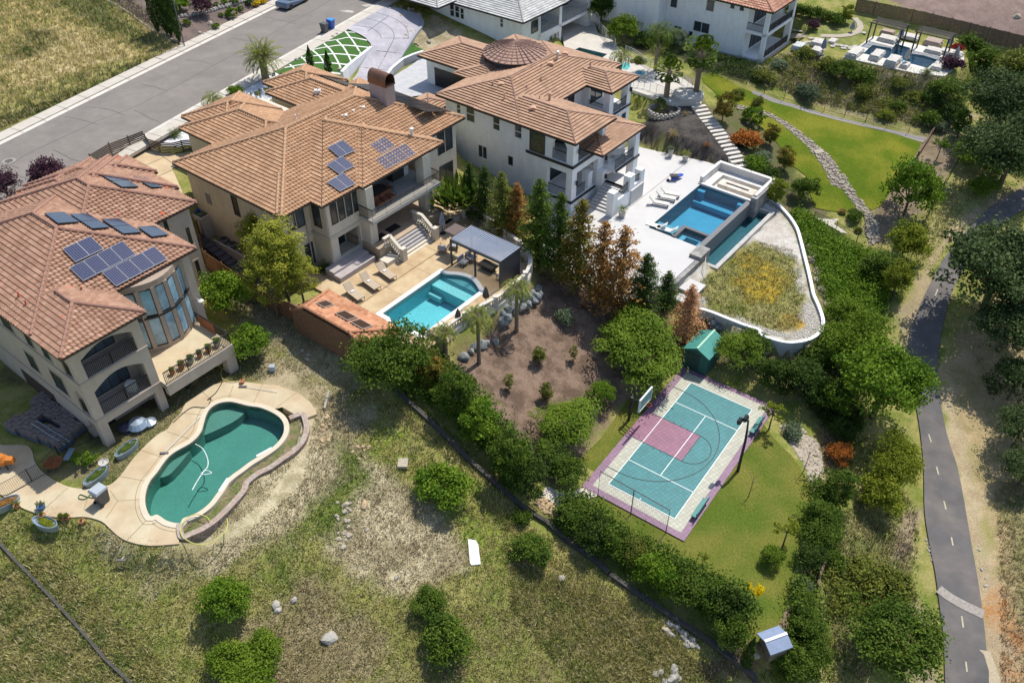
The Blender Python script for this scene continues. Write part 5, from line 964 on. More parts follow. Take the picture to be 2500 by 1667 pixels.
for u in(79,83.2,86):window(H4,fb(-60.2),u,u+2.2,12.5,14.6,2,1)
window(H4,fb(-60.2),83.4,87.6,9.9,11.9,3,1)
railing(H4,[ab(78.5,-57.3,12.35),ab(88.9,-57.3,12.35)],.9,m=mat('grey_metal',(.25,.26,.27),.5));
r=Roof(.36,.36,0,.08,.10);r.hip(74.4,90,-79,-56.6,15.0,.33,along='b');r.hip(74.3,82.6,-70,-56.5,15.0,.30,along='b',hipcap=(0,0,1,1));r.hip(71.5,76,-80,-66.5,15.2,.3)
r.build(H4,roof_mat('tile_grey',(.38,.38,.37),(.46,.46,.44),(.52,.52,.50)),mat('ridge_grey',(.27,.26,.25),.85,.3,4),black,wht)
lot('right')
H5=empty('house',ab(100,-42,9),'white three storey house with orange tile roof at the top right edge','house')
b=MB();b.box(95.8,97.5,-60,-39.9,7.6,14.4);b.box(97.5,108,-60,-40,7.6,14.4);b.box(95.8,96.2,-37.8,-37.3,7.6,14.4);b.box(103,103.6,-38,-37.3,7.6,14.4);b.box(95.8,103.6,-40,-37.3,11.4,11.75);b.box(95.8,103.6,-40,-37.3,7.6,8.7);b.box(93.5,95.8,-60,-50.5,7.6,14.4)
b.build('wall',wht,H5);boxes('plinth',[(95.6,95.79,-56,-37.2,7,8.55),(95.6,103.8,-37.29,-37.1,7,8.6)],mat('plinth_grey',(.42,.41,.40),.9,.1),H5)
for q,nx in[((-50.2,-49.2,12.2,14.0),1),((-45.4,-44.3,12.8,14.2),1),((-46.7,-44.5,10.1,11.4),2),((-47.2,-46.6,9,10),1),((-49.3,-48.2,9.0,10.2),1)]:window(H5,fa(95.8),*q,nx,1,fm=fr_w)
for q in[(-42.3,-41.8),(-41.1,-40.6)]:window(H5,fa(95.8),*q,13.75,14.2,1,1)
window(H5,fb(-40),97.8,102.5,8.9,11.2,4,1);window(H5,fb(-40),97.8,102.5,11.9,14,4,1)
railing(H5,[ab(96.2,-37.4,11.75),ab(103,-37.4,11.75)],.9);railing(H5,[ab(95.9,-39.8,11.75),ab(95.9,-37.8,11.75)],.9);railing(H5,[ab(96.2,-37.4,8.7),ab(103,-37.4,8.7)],.9)
r=Roof(.4,.42,.08,.05,.12);r.hip(95.3,109,-61,-36.8,14.5,.33,along='b');r.hip(92.9,98,-62,-50,14.5,.33)
r.build(H5,roof_mat('tile_salmon',(.36,.17,.11),(.46,.24,.16),(.53,.32,.22)),mat('ridge_salmon',(.40,.21,.14),.85,.2),black,wht)
lot('middle')
PH=empty('pool_house',ab(28.5,-37,11),'small pool house with orange tile lean-to roof and three dark skylights','pool house')
r=Roof(.38,.42,.075,.05,.13)
A,B,C,D=ab(30.15,-40.1,12.35),ab(30.15,-33.1,12.35),ab(26.95,-34.5,13.45),ab(26.95,-38.75,13.45);Eb,Fb=ab(27.0,-32.9,12.35),ab(27.0,-40.5,12.35)
r.face([A,B,C,D]);r.face([B,Eb,C]);r.face([A,D,Fb]);r.capline(C,D);r.capline(B,C);r.capline(A,D);r.capline(C,Eb);r.capline(D,Fb)
r.sof.box(27.05,30.1,-40.0,-33.15,12.2,12.3);r.gut.box(30.1,30.22,-40.1,-33.1,12.22,12.36)
r.build(PH,roof_mat('tile_terracotta',(.36,.16,.085),(.46,.22,.12),(.52,.28,.16)),mat('ridge_terracotta',(.42,.20,.11),.85,.2),MATS['gutter_dark'],cream)
boxes('wall',[(27.1,29.6,-39.6,-33.6,10.8,12.2)],cream,PH)
boxes('back_wall',[(26.88,27.02,-40.3,-33.1,10.2,13.2)],mat('weathered_cedar',(.17,.095,.055),.9,.35,5,.2,20),PH)
nrm=(B-A).cross(D-A).normalized();nrm=nrm if nrm.z>0 else-nrm
for x0,x1,y0,y1 in[(620,690,1145,1185),(770,880,1230,1290),(895,1010,1300,1360)]:
 cpt=pab(T(5,(x0+x1)/2,(y0+y1)/2),12.95);s_=MB();ax,bx=.45,(.42 if x1-x0<80 else .62)
 def pz(a,b_):return 12.35+(30.15-a)*.344+.11
 q=[(cpt[0]-ax,cpt[1]-bx),(cpt[0]+ax,cpt[1]-bx),(cpt[0]+ax,cpt[1]+bx),(cpt[0]-ax,cpt[1]+bx)]
 s_.hexa([ab(*k,pz(*k)-.1)for k in q],[ab(*k,pz(*k)+.08)for k in q]);sk_=s_.build('skylight',fr_t,PH,fixn=True)
 q=[(cpt[0]-ax+.08,cpt[1]-bx+.08),(cpt[0]+ax-.08,cpt[1]-bx+.08),(cpt[0]+ax-.08,cpt[1]+bx-.08),(cpt[0]-ax+.08,cpt[1]+bx-.08)]
 MB().hexa([ab(*k,pz(*k))for k in q],[ab(*k,pz(*k)+.10)for k in q]).build('pane',mat('skylight_glass',(.06,.035,.025),.15),sk_,fixn=True)
lot('site')
solb=mat('solar_frame',(.42,.43,.46),.5,.02);solk=mat('solar_black_frame',(.03,.03,.035),.4)
def cell_mat(name,c,ln_,s=.135):
 m=mat(name,c,.12,.15,1.5,spec=.7);n=m.node_tree;L=n.links.new;b=n.nodes['Principled BSDF'];src=b.inputs['Base Color'].links[0].from_socket
 u=n.nodes.new('ShaderNodeUVMap');u.uv_map='UVMap';br=n.nodes.new('ShaderNodeTexBrick');br.offset=0;br.inputs['Scale'].default_value=1;br.inputs['Brick Width'].default_value=1;br.inputs['Row Height'].default_value=1
 br.inputs['Mortar Size'].default_value=.07;br.inputs['Mortar Smooth'].default_value=.2
 for k,v in(('Color1',(*c,1)),('Color2',(*[x*.8 for x in c],1)),('Mortar',(*ln_,1))):br.inputs[k].default_value=v
 L(u.outputs[0],br.inputs['Vector']);L(br.outputs[0],b.inputs['Base Color']);return m
cells=cell_mat('solar_cells',(.012,.018,.065),(.15,.165,.23));cellsd=cell_mat('solar_cells_dark',(.012,.02,.05),(.09,.11,.16));cellsk=cell_mat('solar_cells_black',(.012,.013,.018),(.03,.03,.035))
def roofpt(p,pl):
 d=Vector(ray(*p));o,n=pl;t=(o-Vector((0,0,HC))).dot(n)/d.dot(n);return Vector((0,0,HC))+d*t
def plane_of(a,b,c):n=(b-a).cross(c-a).normalized();return(a,n if n.z>0 else-n)
solar_n=[0]
def solar(px,pl,nx,ny,fm,gm,label,group,cu=6,cv=12,par=None):
 """px: corners a,b,c,d (a->b along the eave)"""
 n=pl[1];P=[roofpt(p,(pl[0]+n*.27,n))-n*.27 for p in px];o=P[0]if False else None
 c=sum(P,Vector())/4;e=((P[1]-P[0])+(P[2]-P[3])).normalized();s=n.cross(e).normalized()
 lu=((P[1]-P[0]).length+(P[2]-P[3]).length)/2;lv=((P[3]-P[0]).length+(P[2]-P[1]).length)/2
 if(P[3]-P[0]).dot(s)<0:s=-s
 root=empty('solar_array',c,label,'solar panel',group)
 for i in range(nx):
  for j in range(ny):
   def pt(u_,v_):return P[0].lerp(P[1],u_).lerp(P[3].lerp(P[2],u_),v_)
   q=.006;q4=[pt(i/nx+q,j/ny+q),pt((i+1)/nx-q,j/ny+q),pt((i+1)/nx-q,(j+1)/ny-q),pt(i/nx+q,(j+1)/ny-q)]
   f=MB().hexa([v+n*.22 for v in q4],[v+n*.27 for v in q4]).build('panel',fm,root,fixn=True);cc=sum(q4,Vector())/4
   g=MB();g.quad([cc+(v-cc)*.965+n*.275 for v in q4]);go=g.build('cells',gm,f)
   uvl=go.data.uv_layers.new(name='UVMap')
   for li,uv in enumerate([(0,0),(cu,0),(cu,cv),(0,cv)]):uvl.data[li].uv=uv
 for li in(.12,.88):
  a0=c-e*lu/2+s*(lv*(li-.5));MB().tube([a0+n*.17,a0+e*lu+n*.17],.03,4).build('rail',solk,root)
 return root
k1=.38;plF=plane_of(ab(19.9,-50.1,e1),ab(26.55,-50.1,e1),ab(20.25,-56.4,e1+6.3*k1));plR=plane_of(ab(26.55,-50.1,e1),ab(26.55,-60,e1),ab(20.25,-56.4,e1+6.3*k1))
def TQ(t,*p):return[T(t,*q)for q in p]
solar(TQ(4,(620,805),(850,695),(740,590),(512,695)),plF,2,1,solb,cells,'uppermost pair of blue solar panels on the lower left roof front slope','solar panels on the pink tile roof')
solar(TQ(4,(680,960),(1115,740),(1005,630),(568,850)),plF,4,1,solb,cells,'middle row of four blue solar panels on the lower left roof front slope','solar panels on the pink tile roof')
solar(TQ(4,(950,1003),(1375,778),(1265,673),(833,890)),plF,4,1,solb,cells,'lowest row of four blue solar panels just above the curved window bay','solar panels on the pink tile roof')
for k,(q,lb)in enumerate([(((475,487),(655,475),(525,392),(360,402)),'first dark solar panel from the left along the side ridge of the lower left roof'),(((755,530),(905,520),(720,405),(570,410)),'second dark solar panel from the left along the side ridge of the lower left roof'),(((1010,572),(1165,560),(975,445),(830,452)),'third dark solar panel from the left along the side ridge of the lower left roof'),(((1245,597),(1385,580),(1270,505),(1125,515)),'fourth dark solar panel, nearest the eave, on the lower left roof')]):
 P=TQ(4,*q);solar([P[0],P[3],P[2],P[1]],plR,2 if k in(1,2)else 1,1,solk,cellsd,lb,'solar panels on the pink tile roof')
plR2=plane_of(ab(30.5,-55.4,e1),ab(30.5,-60,e1),ab(25.2,-60.7,e1+5.3*k1))
for q,lb in[(((1000,190),(1140,187),(975,85),(820,87)),'large dark solar panel near the street on the lower left roof'),(((1240,192),(1335,190),(1195,95),(1070,97)),'small dark solar panel beside the driveway on the lower left roof')]:
 P=TQ(4,*q);solar([P[0],P[3],P[2],P[1]],plR2,2,1,solk,cellsd,lb,'solar panels on the pink tile roof')
lot('middle');k2=.37;plW=plane_of(ab(32.8,-42.75,e2),ab(45.2,-42.75,e2),ab(39,-48.95,e2+6.2*k2));plM=plane_of(ab(30.1,-43.9,e2),ab(49.7,-43.9,e2),ab(40,-50,e2+6.1*k2))
for q,lb in[(((770,1290),(895,1235),(795,1145),(670,1205)),'upper single solar panel square of the stepped three on the middle roof'),(((765,1425),(893,1360),(790,1277),(662,1350)),'middle single solar panel square of the stepped three on the middle roof'),(((772,1567),(900,1505),(800,1413),(665,1492)),'lowest single solar panel square at the eave of the middle roof')]:
 solar(TQ(1,*q),plW,2,1,solb,cells,lb,'solar panels on the middle roof')
solar(TQ(1,(1115,1262),(1235,1195),(1135,1120),(1020,1187)),plW,2,1,solb,cells,'pair of solar panels behind the long row on the middle roof','solar panels on the middle roof')
solar(TQ(1,(1155,1388),(1398,1262),(1305,1172),(1060,1305)),plW,4,1,solb,cells,'long row of solar panels above the balcony eave of the middle roof','solar panels on the middle roof')
plB=plane_of(ab(49.75,-43.9,e2),ab(49.75,-56,e2),ab(43.5,-50,e2+6.2*k2));plG=plane_of(ab(48.4,-60.8,e2),ab(48.4,-52,e2),ab(45.5,-57,e2+2.9*.35))
def solarab(a0,a1,b0,b1,zf,nx,ny,label):
 P=[ab(a,b_,zf(a,b_))for a,b_ in((a0,b0),(a0,b1),(a1,b1),(a1,b0))];n=(P[1]-P[0]).cross(P[3]-P[0]).normalized();n=n if n.z>0 else-n
 root=empty('solar_array',sum(P,Vector())/4,label,'solar panel','solar panels on the middle roof')
 for i in range(nx):
  for j in range(ny):
   def pt(s,t):return P[0].lerp(P[1],s).lerp(P[3].lerp(P[2],s),t)
   c=[pt(i/nx+.004,j/ny+.01),pt((i+1)/nx-.004,j/ny+.01),pt((i+1)/nx-.004,(j+1)/ny-.01),pt(i/nx+.004,(j+1)/ny-.01)]
   f=MB().hexa([v+n*.2 for v in c],[v+n*.25 for v in c]).build('panel',solk,root,fixn=True)
   cc=sum(c,Vector())/4;g=MB().quad([cc+(v-cc)*.96+n*.256 for v in c]).build('cells',cellsk,f,fixn=False);uvl=g.data.uv_layers.new(name='UVMap')
   for li,uv in enumerate([(0,0),(6,0),(6,10),(0,10)]):uvl.data[li].uv=uv
solarab(46.2,49.3,-53.8,-44.9,lambda a,b_:e2+(49.75-a)*k2,8,2,'long black solar array behind the chimney on the middle roof')
solarab(47.0,48.2,-60.2,-54.2,lambda a,b_:e2+(48.4-a)*.35,6,1,'narrow black solar array along the garage slope next to the striped lawn')
tv={}
def vent(px,z,kind,label,group,m=None,sc=1.0):
 p=at(px[0],px[1],z)
 if kind=='pipe':b=MB();b.tube([p+Vector((0,0,-.5)),p+Vector((0,0,.3))],.05,8);b.lathe([(.12,-.05),(.06,.12)],p,8);b.lathe([(.0,.34),(.075,.33),(.075,.27),(.0,.26)],p,8)
 elif kind=='flue':b=MB();b.tube([p+Vector((0,0,-.3)),p+Vector((0,0,.55))],.12,10);b.lathe([(.0,.72),(.2,.62),(.2,.55),(.12,.5)],p,10)
 elif kind=='pair':
  b=MB()
  for k in(-.17,.17):b.lbox(p.x+k-.13,p.x+k+.13,p.y-.2,p.y+.2,p.z-.3,p.z+.1)
 else:
  b=MB();b.add([(p.x+.38*math.cos(t),p.y+d,p.z-.12+.26*math.sin(t))for d in(-.28,.28)for t in[math.pi*i/8 for i in range(9)]],[(i,i+1,i+10,i+9)for i in range(8)]+[tuple(range(9))[::-1],tuple(range(9,18))])
 o=b.build('roof_vent',m or fr_w,None,fixn=True);return tag(o,label,'roof vent',group)
cl=mat('vent_clay',(.50,.30,.20),.8,.1);rd=mat('vent_red',(.42,.11,.07),.8,.1);gv=mat('vent_galvanised',(.5,.5,.5),.4,.05,metal=.5)
for px,z,kd,lb in[(T(1,185,1185),17.9,'pair','white twin vent nearest the left hip of the middle roof'),(T(1,185,1328),17.6,'pair','small pale vent low on the left face of the middle roof'),(T(1,355,1138),18.3,'pair','white twin vent just right of the left hip of the middle roof'),(T(1,490,1075),18.6,'pair','white twin vent beside a dark patch under the main ridge of the middle roof'),(T(1,735,1088),18.3,'pair','white twin vent above the stepped solar squares'),(T(1,700,972),18.9,'pair','small white vent left of the centre of the middle roof back slope'),(T(1,805,948),18.9,'pair','white twin vent in the middle of the row left of the chimney'),(T(1,868,908),18.9,'pair','small white vent between the two twin vents left of the chimney'),(T(1,948,880),18.9,'pair','white twin vent nearest the chimney'),(T(1,588,745),17.9,'pair','white twin vent on the garage roof of the middle house'),(T(1,72,937),17.8,'pair','pale vent on the left front wing roof of the middle house'),(T(1,1362,1105),17.8,'flue','white capped vent near the right eave of the middle roof'),(T(1,410,970),19.0,'pipe','rusty pipe pair on the far slope of the middle roof')]:vent(px,z,kd,lb,'vents on the middle roof')
lot('site')
for px,z,kd,lb in[(T(4,305,570),15.0,'pipe','tall red pipe vent near the top of the lower left roof'),(T(4,315,770),14.8,'pipe','red pipe vent in the middle of the lower left roof'),(T(4,45,725),14.5,'pipe','red pipe vent close to the left picture edge'),(T(4,155,1080),14.4,'pipe','red pipe vent low on the left slope of the lower left roof'),(T(4,215,1150),14.3,'pipe','grey pipe vent beside the lowest red patch'),(T(4,38,900),14.4,'pair','square red vent at the left picture edge'),(T(4,675,1040),14.3,'pipe','red pipe vent on the small pink slope')]:vent(px,z,kd,lb,'vents on the lower left roof',rd)
lot('white')
for px,z,kd,lb in[(T(2,80,688),17.9,'d','arched vent nearest the front hip of the white house roof'),(T(2,258,632),17.9,'d','arched vent above the valley of the white house roof'),(T(2,480,520),18.1,'d','arched vent just left of the metal flue'),(T(2,338,885),17.6,'d','arched vent low on the front wing of the white house roof'),(T(2,700,965),17.3,'d','arched vent near the right hip of the front wing'),(T(2,1003,625),17.2,'d','arched vent on the rear wing of the white house roof'),(T(2,600,437),18.0,'d','arched vent near the far hip of the white house roof'),(T(2,540,470),18.2,'flue','galvanised flue with white cap on the ridge of the white house roof'),(T(2,475,812),17.6,'flue','squat clay vent behind the front wing ridge'),(T(2,290,720),17.7,'pipe','clay pipe vent in the valley of the white house roof'),(T(2,105,785),17.8,'pipe','clay pipe vent left of the front wing ridge'),(T(2,408,548),18.0,'pipe','clay pipe vent below the flue'),(T(2,405,652),17.8,'pipe','clay pipe vent in the middle of the white house roof'),(T(2,395,812),17.5,'pipe','thin clay pipe vent left of the squat vent'),(T(2,810,530),17.8,'pipe','clay pipe vent by the rear wing ridge'),(T(2,12,685),17.9,'pipe','dark clay pipe vent beside the first arched vent')]:vent(px,z,kd,lb,'vents on the white house roof',gv if 'galvan' in lb else cl)
lot('site')
def quads_mesh(name,C,N,L,Wd,att,up=None,fold=False):
 """leaf quads: centres C, normals N, half length L, half width Wd, att per leaf"""
 n=len(C);N=N/(np.linalg.norm(N,axis=1,keepdims=True)+1e-9)
 r=RNG.normal(size=(n,3))if up is None else up
 U=np.cross(N,r);U/=(np.linalg.norm(U,axis=1,keepdims=True)+1e-9);V=np.cross(N,U)
 if up is not None:U,V=V,U
 L=np.broadcast_to(np.asarray(L,float),(n,))[:,None];Wd=np.broadcast_to(np.asarray(Wd,float),(n,))[:,None]
 P=np.stack([C-U*L,C+V*Wd-U*L*.1,C+U*L,C-V*Wd-U*L*.1],1).reshape(-1,3)
 me=bpy.data.meshes.new(name);me.vertices.add(n*4);me.vertices.foreach_set('co',P.ravel());me.loops.add(n*4);me.loops.foreach_set('vertex_index',np.arange(n*4))
 me.polygons.add(n);me.polygons.foreach_set('loop_start',np.arange(n)*4);me.polygons.foreach_set('loop_total',np.full(n,4));me.update(calc_edges=True)
 a=me.attributes.new('leaf','FLOAT','FACE');a.data.foreach_set('value',np.asarray(att,np.float32));return me
def sph(n):v=RNG.normal(size=(n,3));return v/np.linalg.norm(v,axis=1,keepdims=True)
def crown_clumps(nc,rc,squash,seed,inner=.5,base=-.6):
 v=sph(nc*3);v=v[v[:,2]>base][:nc];rad=inner+(1-inner)*RNG.random((len(v),1))**.5;k1=RNG.normal(size=(3,3));lob=.84+.2*np.sin(v@k1[0]*1.9+seed)+.14*np.sin(v@k1[1]*3.1);c=v*rad*(1-rc*.45)*lob[:,None]*(.9+.25*RNG.random((len(v),1)));c[:,2]*=squash
 return c,rc*(.5+.8*RNG.random(len(v)))
def clump_leaves(c,r,nl,L,Wd,updir=.35,jit=.7,droop=0.0,flat=.75):
 k=len(c);idx=np.repeat(np.arange(k),nl);d=sph(len(idx));d[:,2]=np.abs(d[:,2])*1.0-.25;d/=np.linalg.norm(d,axis=1,keepdims=True)
 rr=r[idx]*(.45+.5*RNG.random(len(idx))+.45*(RNG.random(len(idx))<.12));C=c[idx]+d*rr[:,None]*np.array([1,1,flat]);C[:,2]-=droop*rr*rr*(1-d[:,2])
 N=d*(1-jit)+sph(len(idx))*jit+np.array([0,0,updir]);a=np.clip(RNG.random(k)[idx]**1.5*.75+RNG.random(len(idx))*.35,0,1)
 return C,N,L*(.7+.6*RNG.random(len(idx))),Wd*(.7+.6*RNG.random(len(idx))),a
def limbs_mesh(c,h0,r0,n=9,base=-1.0,seed=1,top=.35):
 b=MB();rr=random.Random(seed);b.tube([(0,0,base),(.02,.01,base*.5),(0,0,h0)],[r0*1.25,r0,r0*.75],7)
 idx=list(range(len(c)));rr.shuffle(idx)
 for i in idx[:n]:
  p=Vector(c[i]);s=Vector((0,0,h0-rr.random()*.15));m=s.lerp(p,.5)+Vector((0,0,.08));b.tube([s,m,p],[r0*.55,r0*.35,r0*.12],5,cap=False)
 me=bpy.data.meshes.new('trunk');me.from_pydata(b.v,[],b.f);me.update();return me
SH={}
def shape(name,fn):SH[name]=fn()
def mk_broad(nc,rc,nl,L,sq=.8,jit=.7,seed=1,inner=.45,base=-.55,droop=0,flat=.75,updir=.35,W=.6,tb=-1.6,limbs=9):
 def f():
  c,r=crown_clumps(nc,rc,sq,seed,inner,base);
  return quads_mesh('crown',*[x if i!=3 else x for i,x in enumerate(clump_leaves(c,r,nl,L,L*W,updir,jit,droop,flat))]),limbs_mesh(c,-.35,.055,limbs,tb,seed)
 return f
shape('broad0',mk_broad(60,.34,110,.050,.80,seed=1));shape('broad1',mk_broad(50,.38,120,.050,.85,seed=2));shape('broad2',mk_broad(75,.30,95,.048,.72,seed=3))
shape('big0',mk_broad(130,.24,95,.031,.62,seed=4,base=-.35));shape('big1',mk_broad(110,.27,105,.033,.68,seed=5,base=-.35))
shape('feather',mk_broad(85,.30,110,.045,.55,.45,seed=6,flat=.38,updir=.5,W=.35,droop=.5,base=-.35));shape('feather1',mk_broad(70,.33,110,.045,.7,.45,seed=16,flat=.42,updir=.5,W=.35,droop=.6,base=-.4))
shape('shrub0',mk_broad(26,.42,110,.075,.75,seed=7,base=-.2,tb=-.8,limbs=6));shape('shrub1',mk_broad(20,.46,120,.08,.9,seed=8,base=-.3,tb=-.9,limbs=6))
shape('ball',mk_broad(60,.22,60,.07,.85,.8,seed=9,inner=.9,base=-.4,tb=-.9,limbs=3));shape('sparse',mk_broad(22,.26,42,.075,1.1,.8,seed=10,inner=.3,tb=-2.2,limbs=14))
shape('tall0',mk_broad(60,.30,110,.055,1.45,seed=11,base=-.85,tb=-1.9));shape('tall1',mk_broad(60,.28,100,.055,1.9,.6,seed=12,base=-.9,tb=-2.2,W=.35,flat=1.1))
shape('bamboo',mk_broad(85,.30,130,.05,1.35,.6,seed=21,base=-.8,tb=-2.6,W=.32,flat=1.1,updir=.6,inner=.35))
def mk_conifer(seed,n=26,nl=60,thin=.0):
 def f():
  rr=np.random.default_rng(seed);C=[];N=[];A=[];b=MB();b.tube([(0,0,-.02),(0,0,.5),(.004,0,1)],[.018,.012,.002],6)
  for i in range(n*7):
   z=.06+.94*(i+rr.random())/(n*7);t=rr.random()*6.283;R_=.21*(1-z)**.72*(.55+.6*rr.random())+.012;
   dr=np.array([math.cos(t),math.sin(t),0]);m=max(6,int(nl*(R_/.2)**.8));s=rr.random(m)**.7;tip=z+.10*R_/.2
   P=dr*(s*R_)[:,None];P[:,2]=z+(s**1.0)*R_*.55-s**2*R_*.25;P+=rr.normal(size=(m,3))*(.016*(1.2-z)+.006);C.append(P)
   N.append(rr.normal(size=(m,3))*.6+np.array([0,0,.6])+dr*.4);A.append(np.full(m,rr.random()*.5)+rr.random(m)*.5)
   if i%5==0:b.tube([(0,0,z-.02),tuple(dr*R_*.9+np.array([0,0,z+R_*.25]))],.004,4,cap=False)
  C=np.concatenate(C);N=np.concatenate(N);A=np.concatenate(A);me=quads_mesh('crown',C,N,.014,.005,A)
  tm=bpy.data.meshes.new('trunk');tm.from_pydata(b.v,[],b.f);tm.update();return me,tm
 return f
shape('conifer0',mk_conifer(1));shape('conifer1',mk_conifer(2));shape('conifer_thin',mk_conifer(3,22,36));shape('conifer_thin1',mk_conifer(5,24,40))
def mk_fronds(n,Lf,droop,width,fan=False,seed=1,trunk=1.0,tr=.05,pitch0=-.4,pitch1=1.3,leaflets=26,stiff=1.0):
 """palm: fronds with real leaflets; crown centre at the origin, length about 1"""
 def f():
  rr=np.random.default_rng(seed);C=[];N=[];U=[];Ls=[];A=[];b=MB()
  if trunk:b.tube([(0,0,-trunk),(.01,0,-trunk*.5),(0,0,.02)],[tr*1.3,tr,tr*1.15],9)
  for i in range(n):
   t=i*2.399+rr.random()*.4;p=pitch0+(pitch1-pitch0)*(i+.5)/n;d=np.array([math.cos(t),math.sin(t),0]);side=np.array([-math.sin(t),math.cos(t),0]);ln=Lf*(.8+.35*rr.random());shade=rr.random()*.5
   if fan:
    c0=(d*math.cos(p)+np.array([0,0,math.sin(p)]))*ln*.5;ax=c0/np.linalg.norm(c0);nn=np.cross(ax,side);
    for k in range(leaflets):
     an=-1.9+3.8*k/(leaflets-1);dv=ax*math.cos(an)+side*math.sin(an);l=ln*.5*(.75+.25*math.cos(an));dv=dv+np.array([0,0,-.25*abs(math.sin(an))])
     C.append(c0+dv*l*.5);U.append(dv);N.append(nn);Ls.append(l*.5);A.append(shade+rr.random()*.5)
    b.tube([(0,0,0),tuple(c0)],.006,4,cap=False)
   else:
    pts=[];q=np.zeros(3);pp=p
    for k in range(9):pts.append(q.copy());q=q+(d*math.cos(pp)+np.array([0,0,math.sin(pp)]))*ln/8;pp-=droop/8*(1+k*.15)
    b.tube([tuple(x)for x in pts],.009,4,cap=False,r2=.003)
    for k in range(leaflets):
     s=.12+.88*k/leaflets;j=min(7,int(s*8));fr_=s*8-j;o=pts[j]*(1-fr_)+pts[j+1]*fr_;ax=pts[j+1]-pts[j];ax/=np.linalg.norm(ax)
     for sg in(-1,1):
      dv=side*sg*.85+ax*.55+np.array([0,0,-.35+.5*stiff*.5]);dv/=np.linalg.norm(dv);l=width*(1-.6*abs(s-.45))*(.8+.4*rr.random())
      C.append(o+dv*l*.5);U.append(dv);N.append(np.cross(dv,ax));Ls.append(l*.5);A.append(shade+rr.random()*.5)
  C,N,U=map(np.array,(C,N,U));N=N/(np.linalg.norm(N,axis=1,keepdims=True)+1e-9);up=np.cross(N,U)
  me=quads_mesh('crown',C,N,np.array(Ls),.013 if not fan else .034,A,up=np.cross(U,N));
  tm=bpy.data.meshes.new('trunk');tm.from_pydata(b.v,[],b.f);tm.update();return me,tm
 return f
shape('fanpalm',mk_fronds(46,1.0,0,0,True,1,2.6,.12,-.9,1.45,17));shape('datepalm',mk_fronds(44,1.05,.75,.34,False,2,1.3,.12,-.25,1.4,22));shape('queenpalm',mk_fronds(22,1.05,1.7,.42,False,3,2.0,.045,-.1,1.25,24))
shape('sago',mk_fronds(36,1.0,.6,.22,False,4,.45,.12,.0,1.3,20));shape('agave',mk_fronds(34,.9,.3,.10,False,5,0,.1,.15,1.5,12));shape('lowfan',mk_fronds(26,1.0,0,0,True,6,.5,.09,.0,1.4,15))
def mk_blades(seed,n=420):
 def f():
  rr=np.random.default_rng(seed);t=rr.random(n)*6.283;p=.25+1.25*rr.random(n);d=np.stack([np.cos(t)*np.cos(p),np.sin(t)*np.cos(p),np.sin(p)],1);l=.55+.45*rr.random(n)
  C=d*(l*.5)[:,None];C[:,2]+=.0;side=np.stack([-np.sin(t),np.cos(t),0*t],1);N=np.cross(d,side);me=quads_mesh('crown',C,N,l*.5,.018,rr.random(n),up=np.cross(d,N));return me,None
 return f
shape('blades',mk_blades(7))
def mk_cypress(seed):
 def f():
  rr=np.random.default_rng(seed);n=5200;z=rr.random(n);t=rr.random(n)*6.283;R_=.075*np.clip(np.minimum(z*6,(1-z)*2.2),0,1)*(.8+.25*np.sin(t*3+z*25));C=np.stack([np.cos(t)*R_,np.sin(t)*R_,z],1)
  N=np.stack([np.cos(t),np.sin(t),0.3+0*t],1)+rr.normal(size=(n,3))*.5;b=MB();b.tube([(0,0,-.05),(0,0,.3)],.012,6);tm=bpy.data.meshes.new('trunk');tm.from_pydata(b.v,[],b.f);tm.update()
  return quads_mesh('crown',C,N,.012,.007,rr.random(n)),tm
 return f
shape('cypress',mk_cypress(8))
def mk_bigleaf():
 rr=np.random.default_rng(9);C=[];U=[];N=[];A=[];n=150
 for i in range(n):
  t=rr.random()*6.283;p=.35+1.1*rr.random();d=np.array([math.cos(t)*math.cos(p),math.sin(t)*math.cos(p),math.sin(p)]);l=.35+.65*rr.random();dv=d+np.array([0,0,-.5])*rr.random();o=d*l+np.array([rr.normal()*.2,rr.normal()*.2,-.5])
  C.append(o);U.append(dv);N.append(np.cross(d,[-math.sin(t),math.cos(t),0]));A.append(rr.random())
 C,U,N=map(np.array,(C,U,N));return quads_mesh('crown',C,N,.30,.085,np.array(A),up=U),None
shape('bigleaf',mk_bigleaf)
bark=mat('bark',(.13,.10,.075),.95,.25,8,.4,20);barkp=mat('palm_bark',(.22,.17,.12),.95,.3,10,.6,25)
LM=dict(oak=((0.043,0.073,0.023),(0.106,0.151,0.050)),dark=((.024,.055,.010),(.085,.135,.022)),mid=((.045,.095,.012),(.14,.20,.025)),lime=((.085,.15,.012),(.19,.27,.025)),bright=((.06,.125,.010),(.18,.27,.022)),yellow=((.14,.18,.015),(.27,.30,.03)),olive=((0.102,0.132,0.026),(0.222,0.236,0.039)),brown=((0.218,0.104,0.020),(0.445,0.233,0.066)),rust=((0.275,0.086,0.017),(0.493,0.190,0.038)),mixed=((0.062,0.115,0.009),(0.349,0.213,0.046)),purple=((0.046,0.020,0.035),(0.118,0.051,0.073)),red=((0.168,0.016,0.016),(0.333,0.046,0.030)),grey=((0.111,0.157,0.081),(0.250,0.295,0.174)),palm=((0.114,0.160,0.023),(0.311,0.327,0.069)),palmd=((0.043,0.088,0.012),(0.154,0.214,0.017)),gold=((0.570,0.388,0.004),(0.788,0.627,0.004)),blueg=((0.073,0.111,0.058),(0.161,0.207,0.116)),straw=((0.330,0.254,0.087),(0.552,0.430,0.173)),peach=((0.404,0.193,0.086),(0.668,0.365,0.183)))
LM['bright']=((.065,.14,.010),(.19,.29,.024))
LM['bamboo']=((.17,.20,.018),(.38,.38,.05))
LMM={k:leaf_mat('leaf_'+k,*v)for k,v in LM.items()}
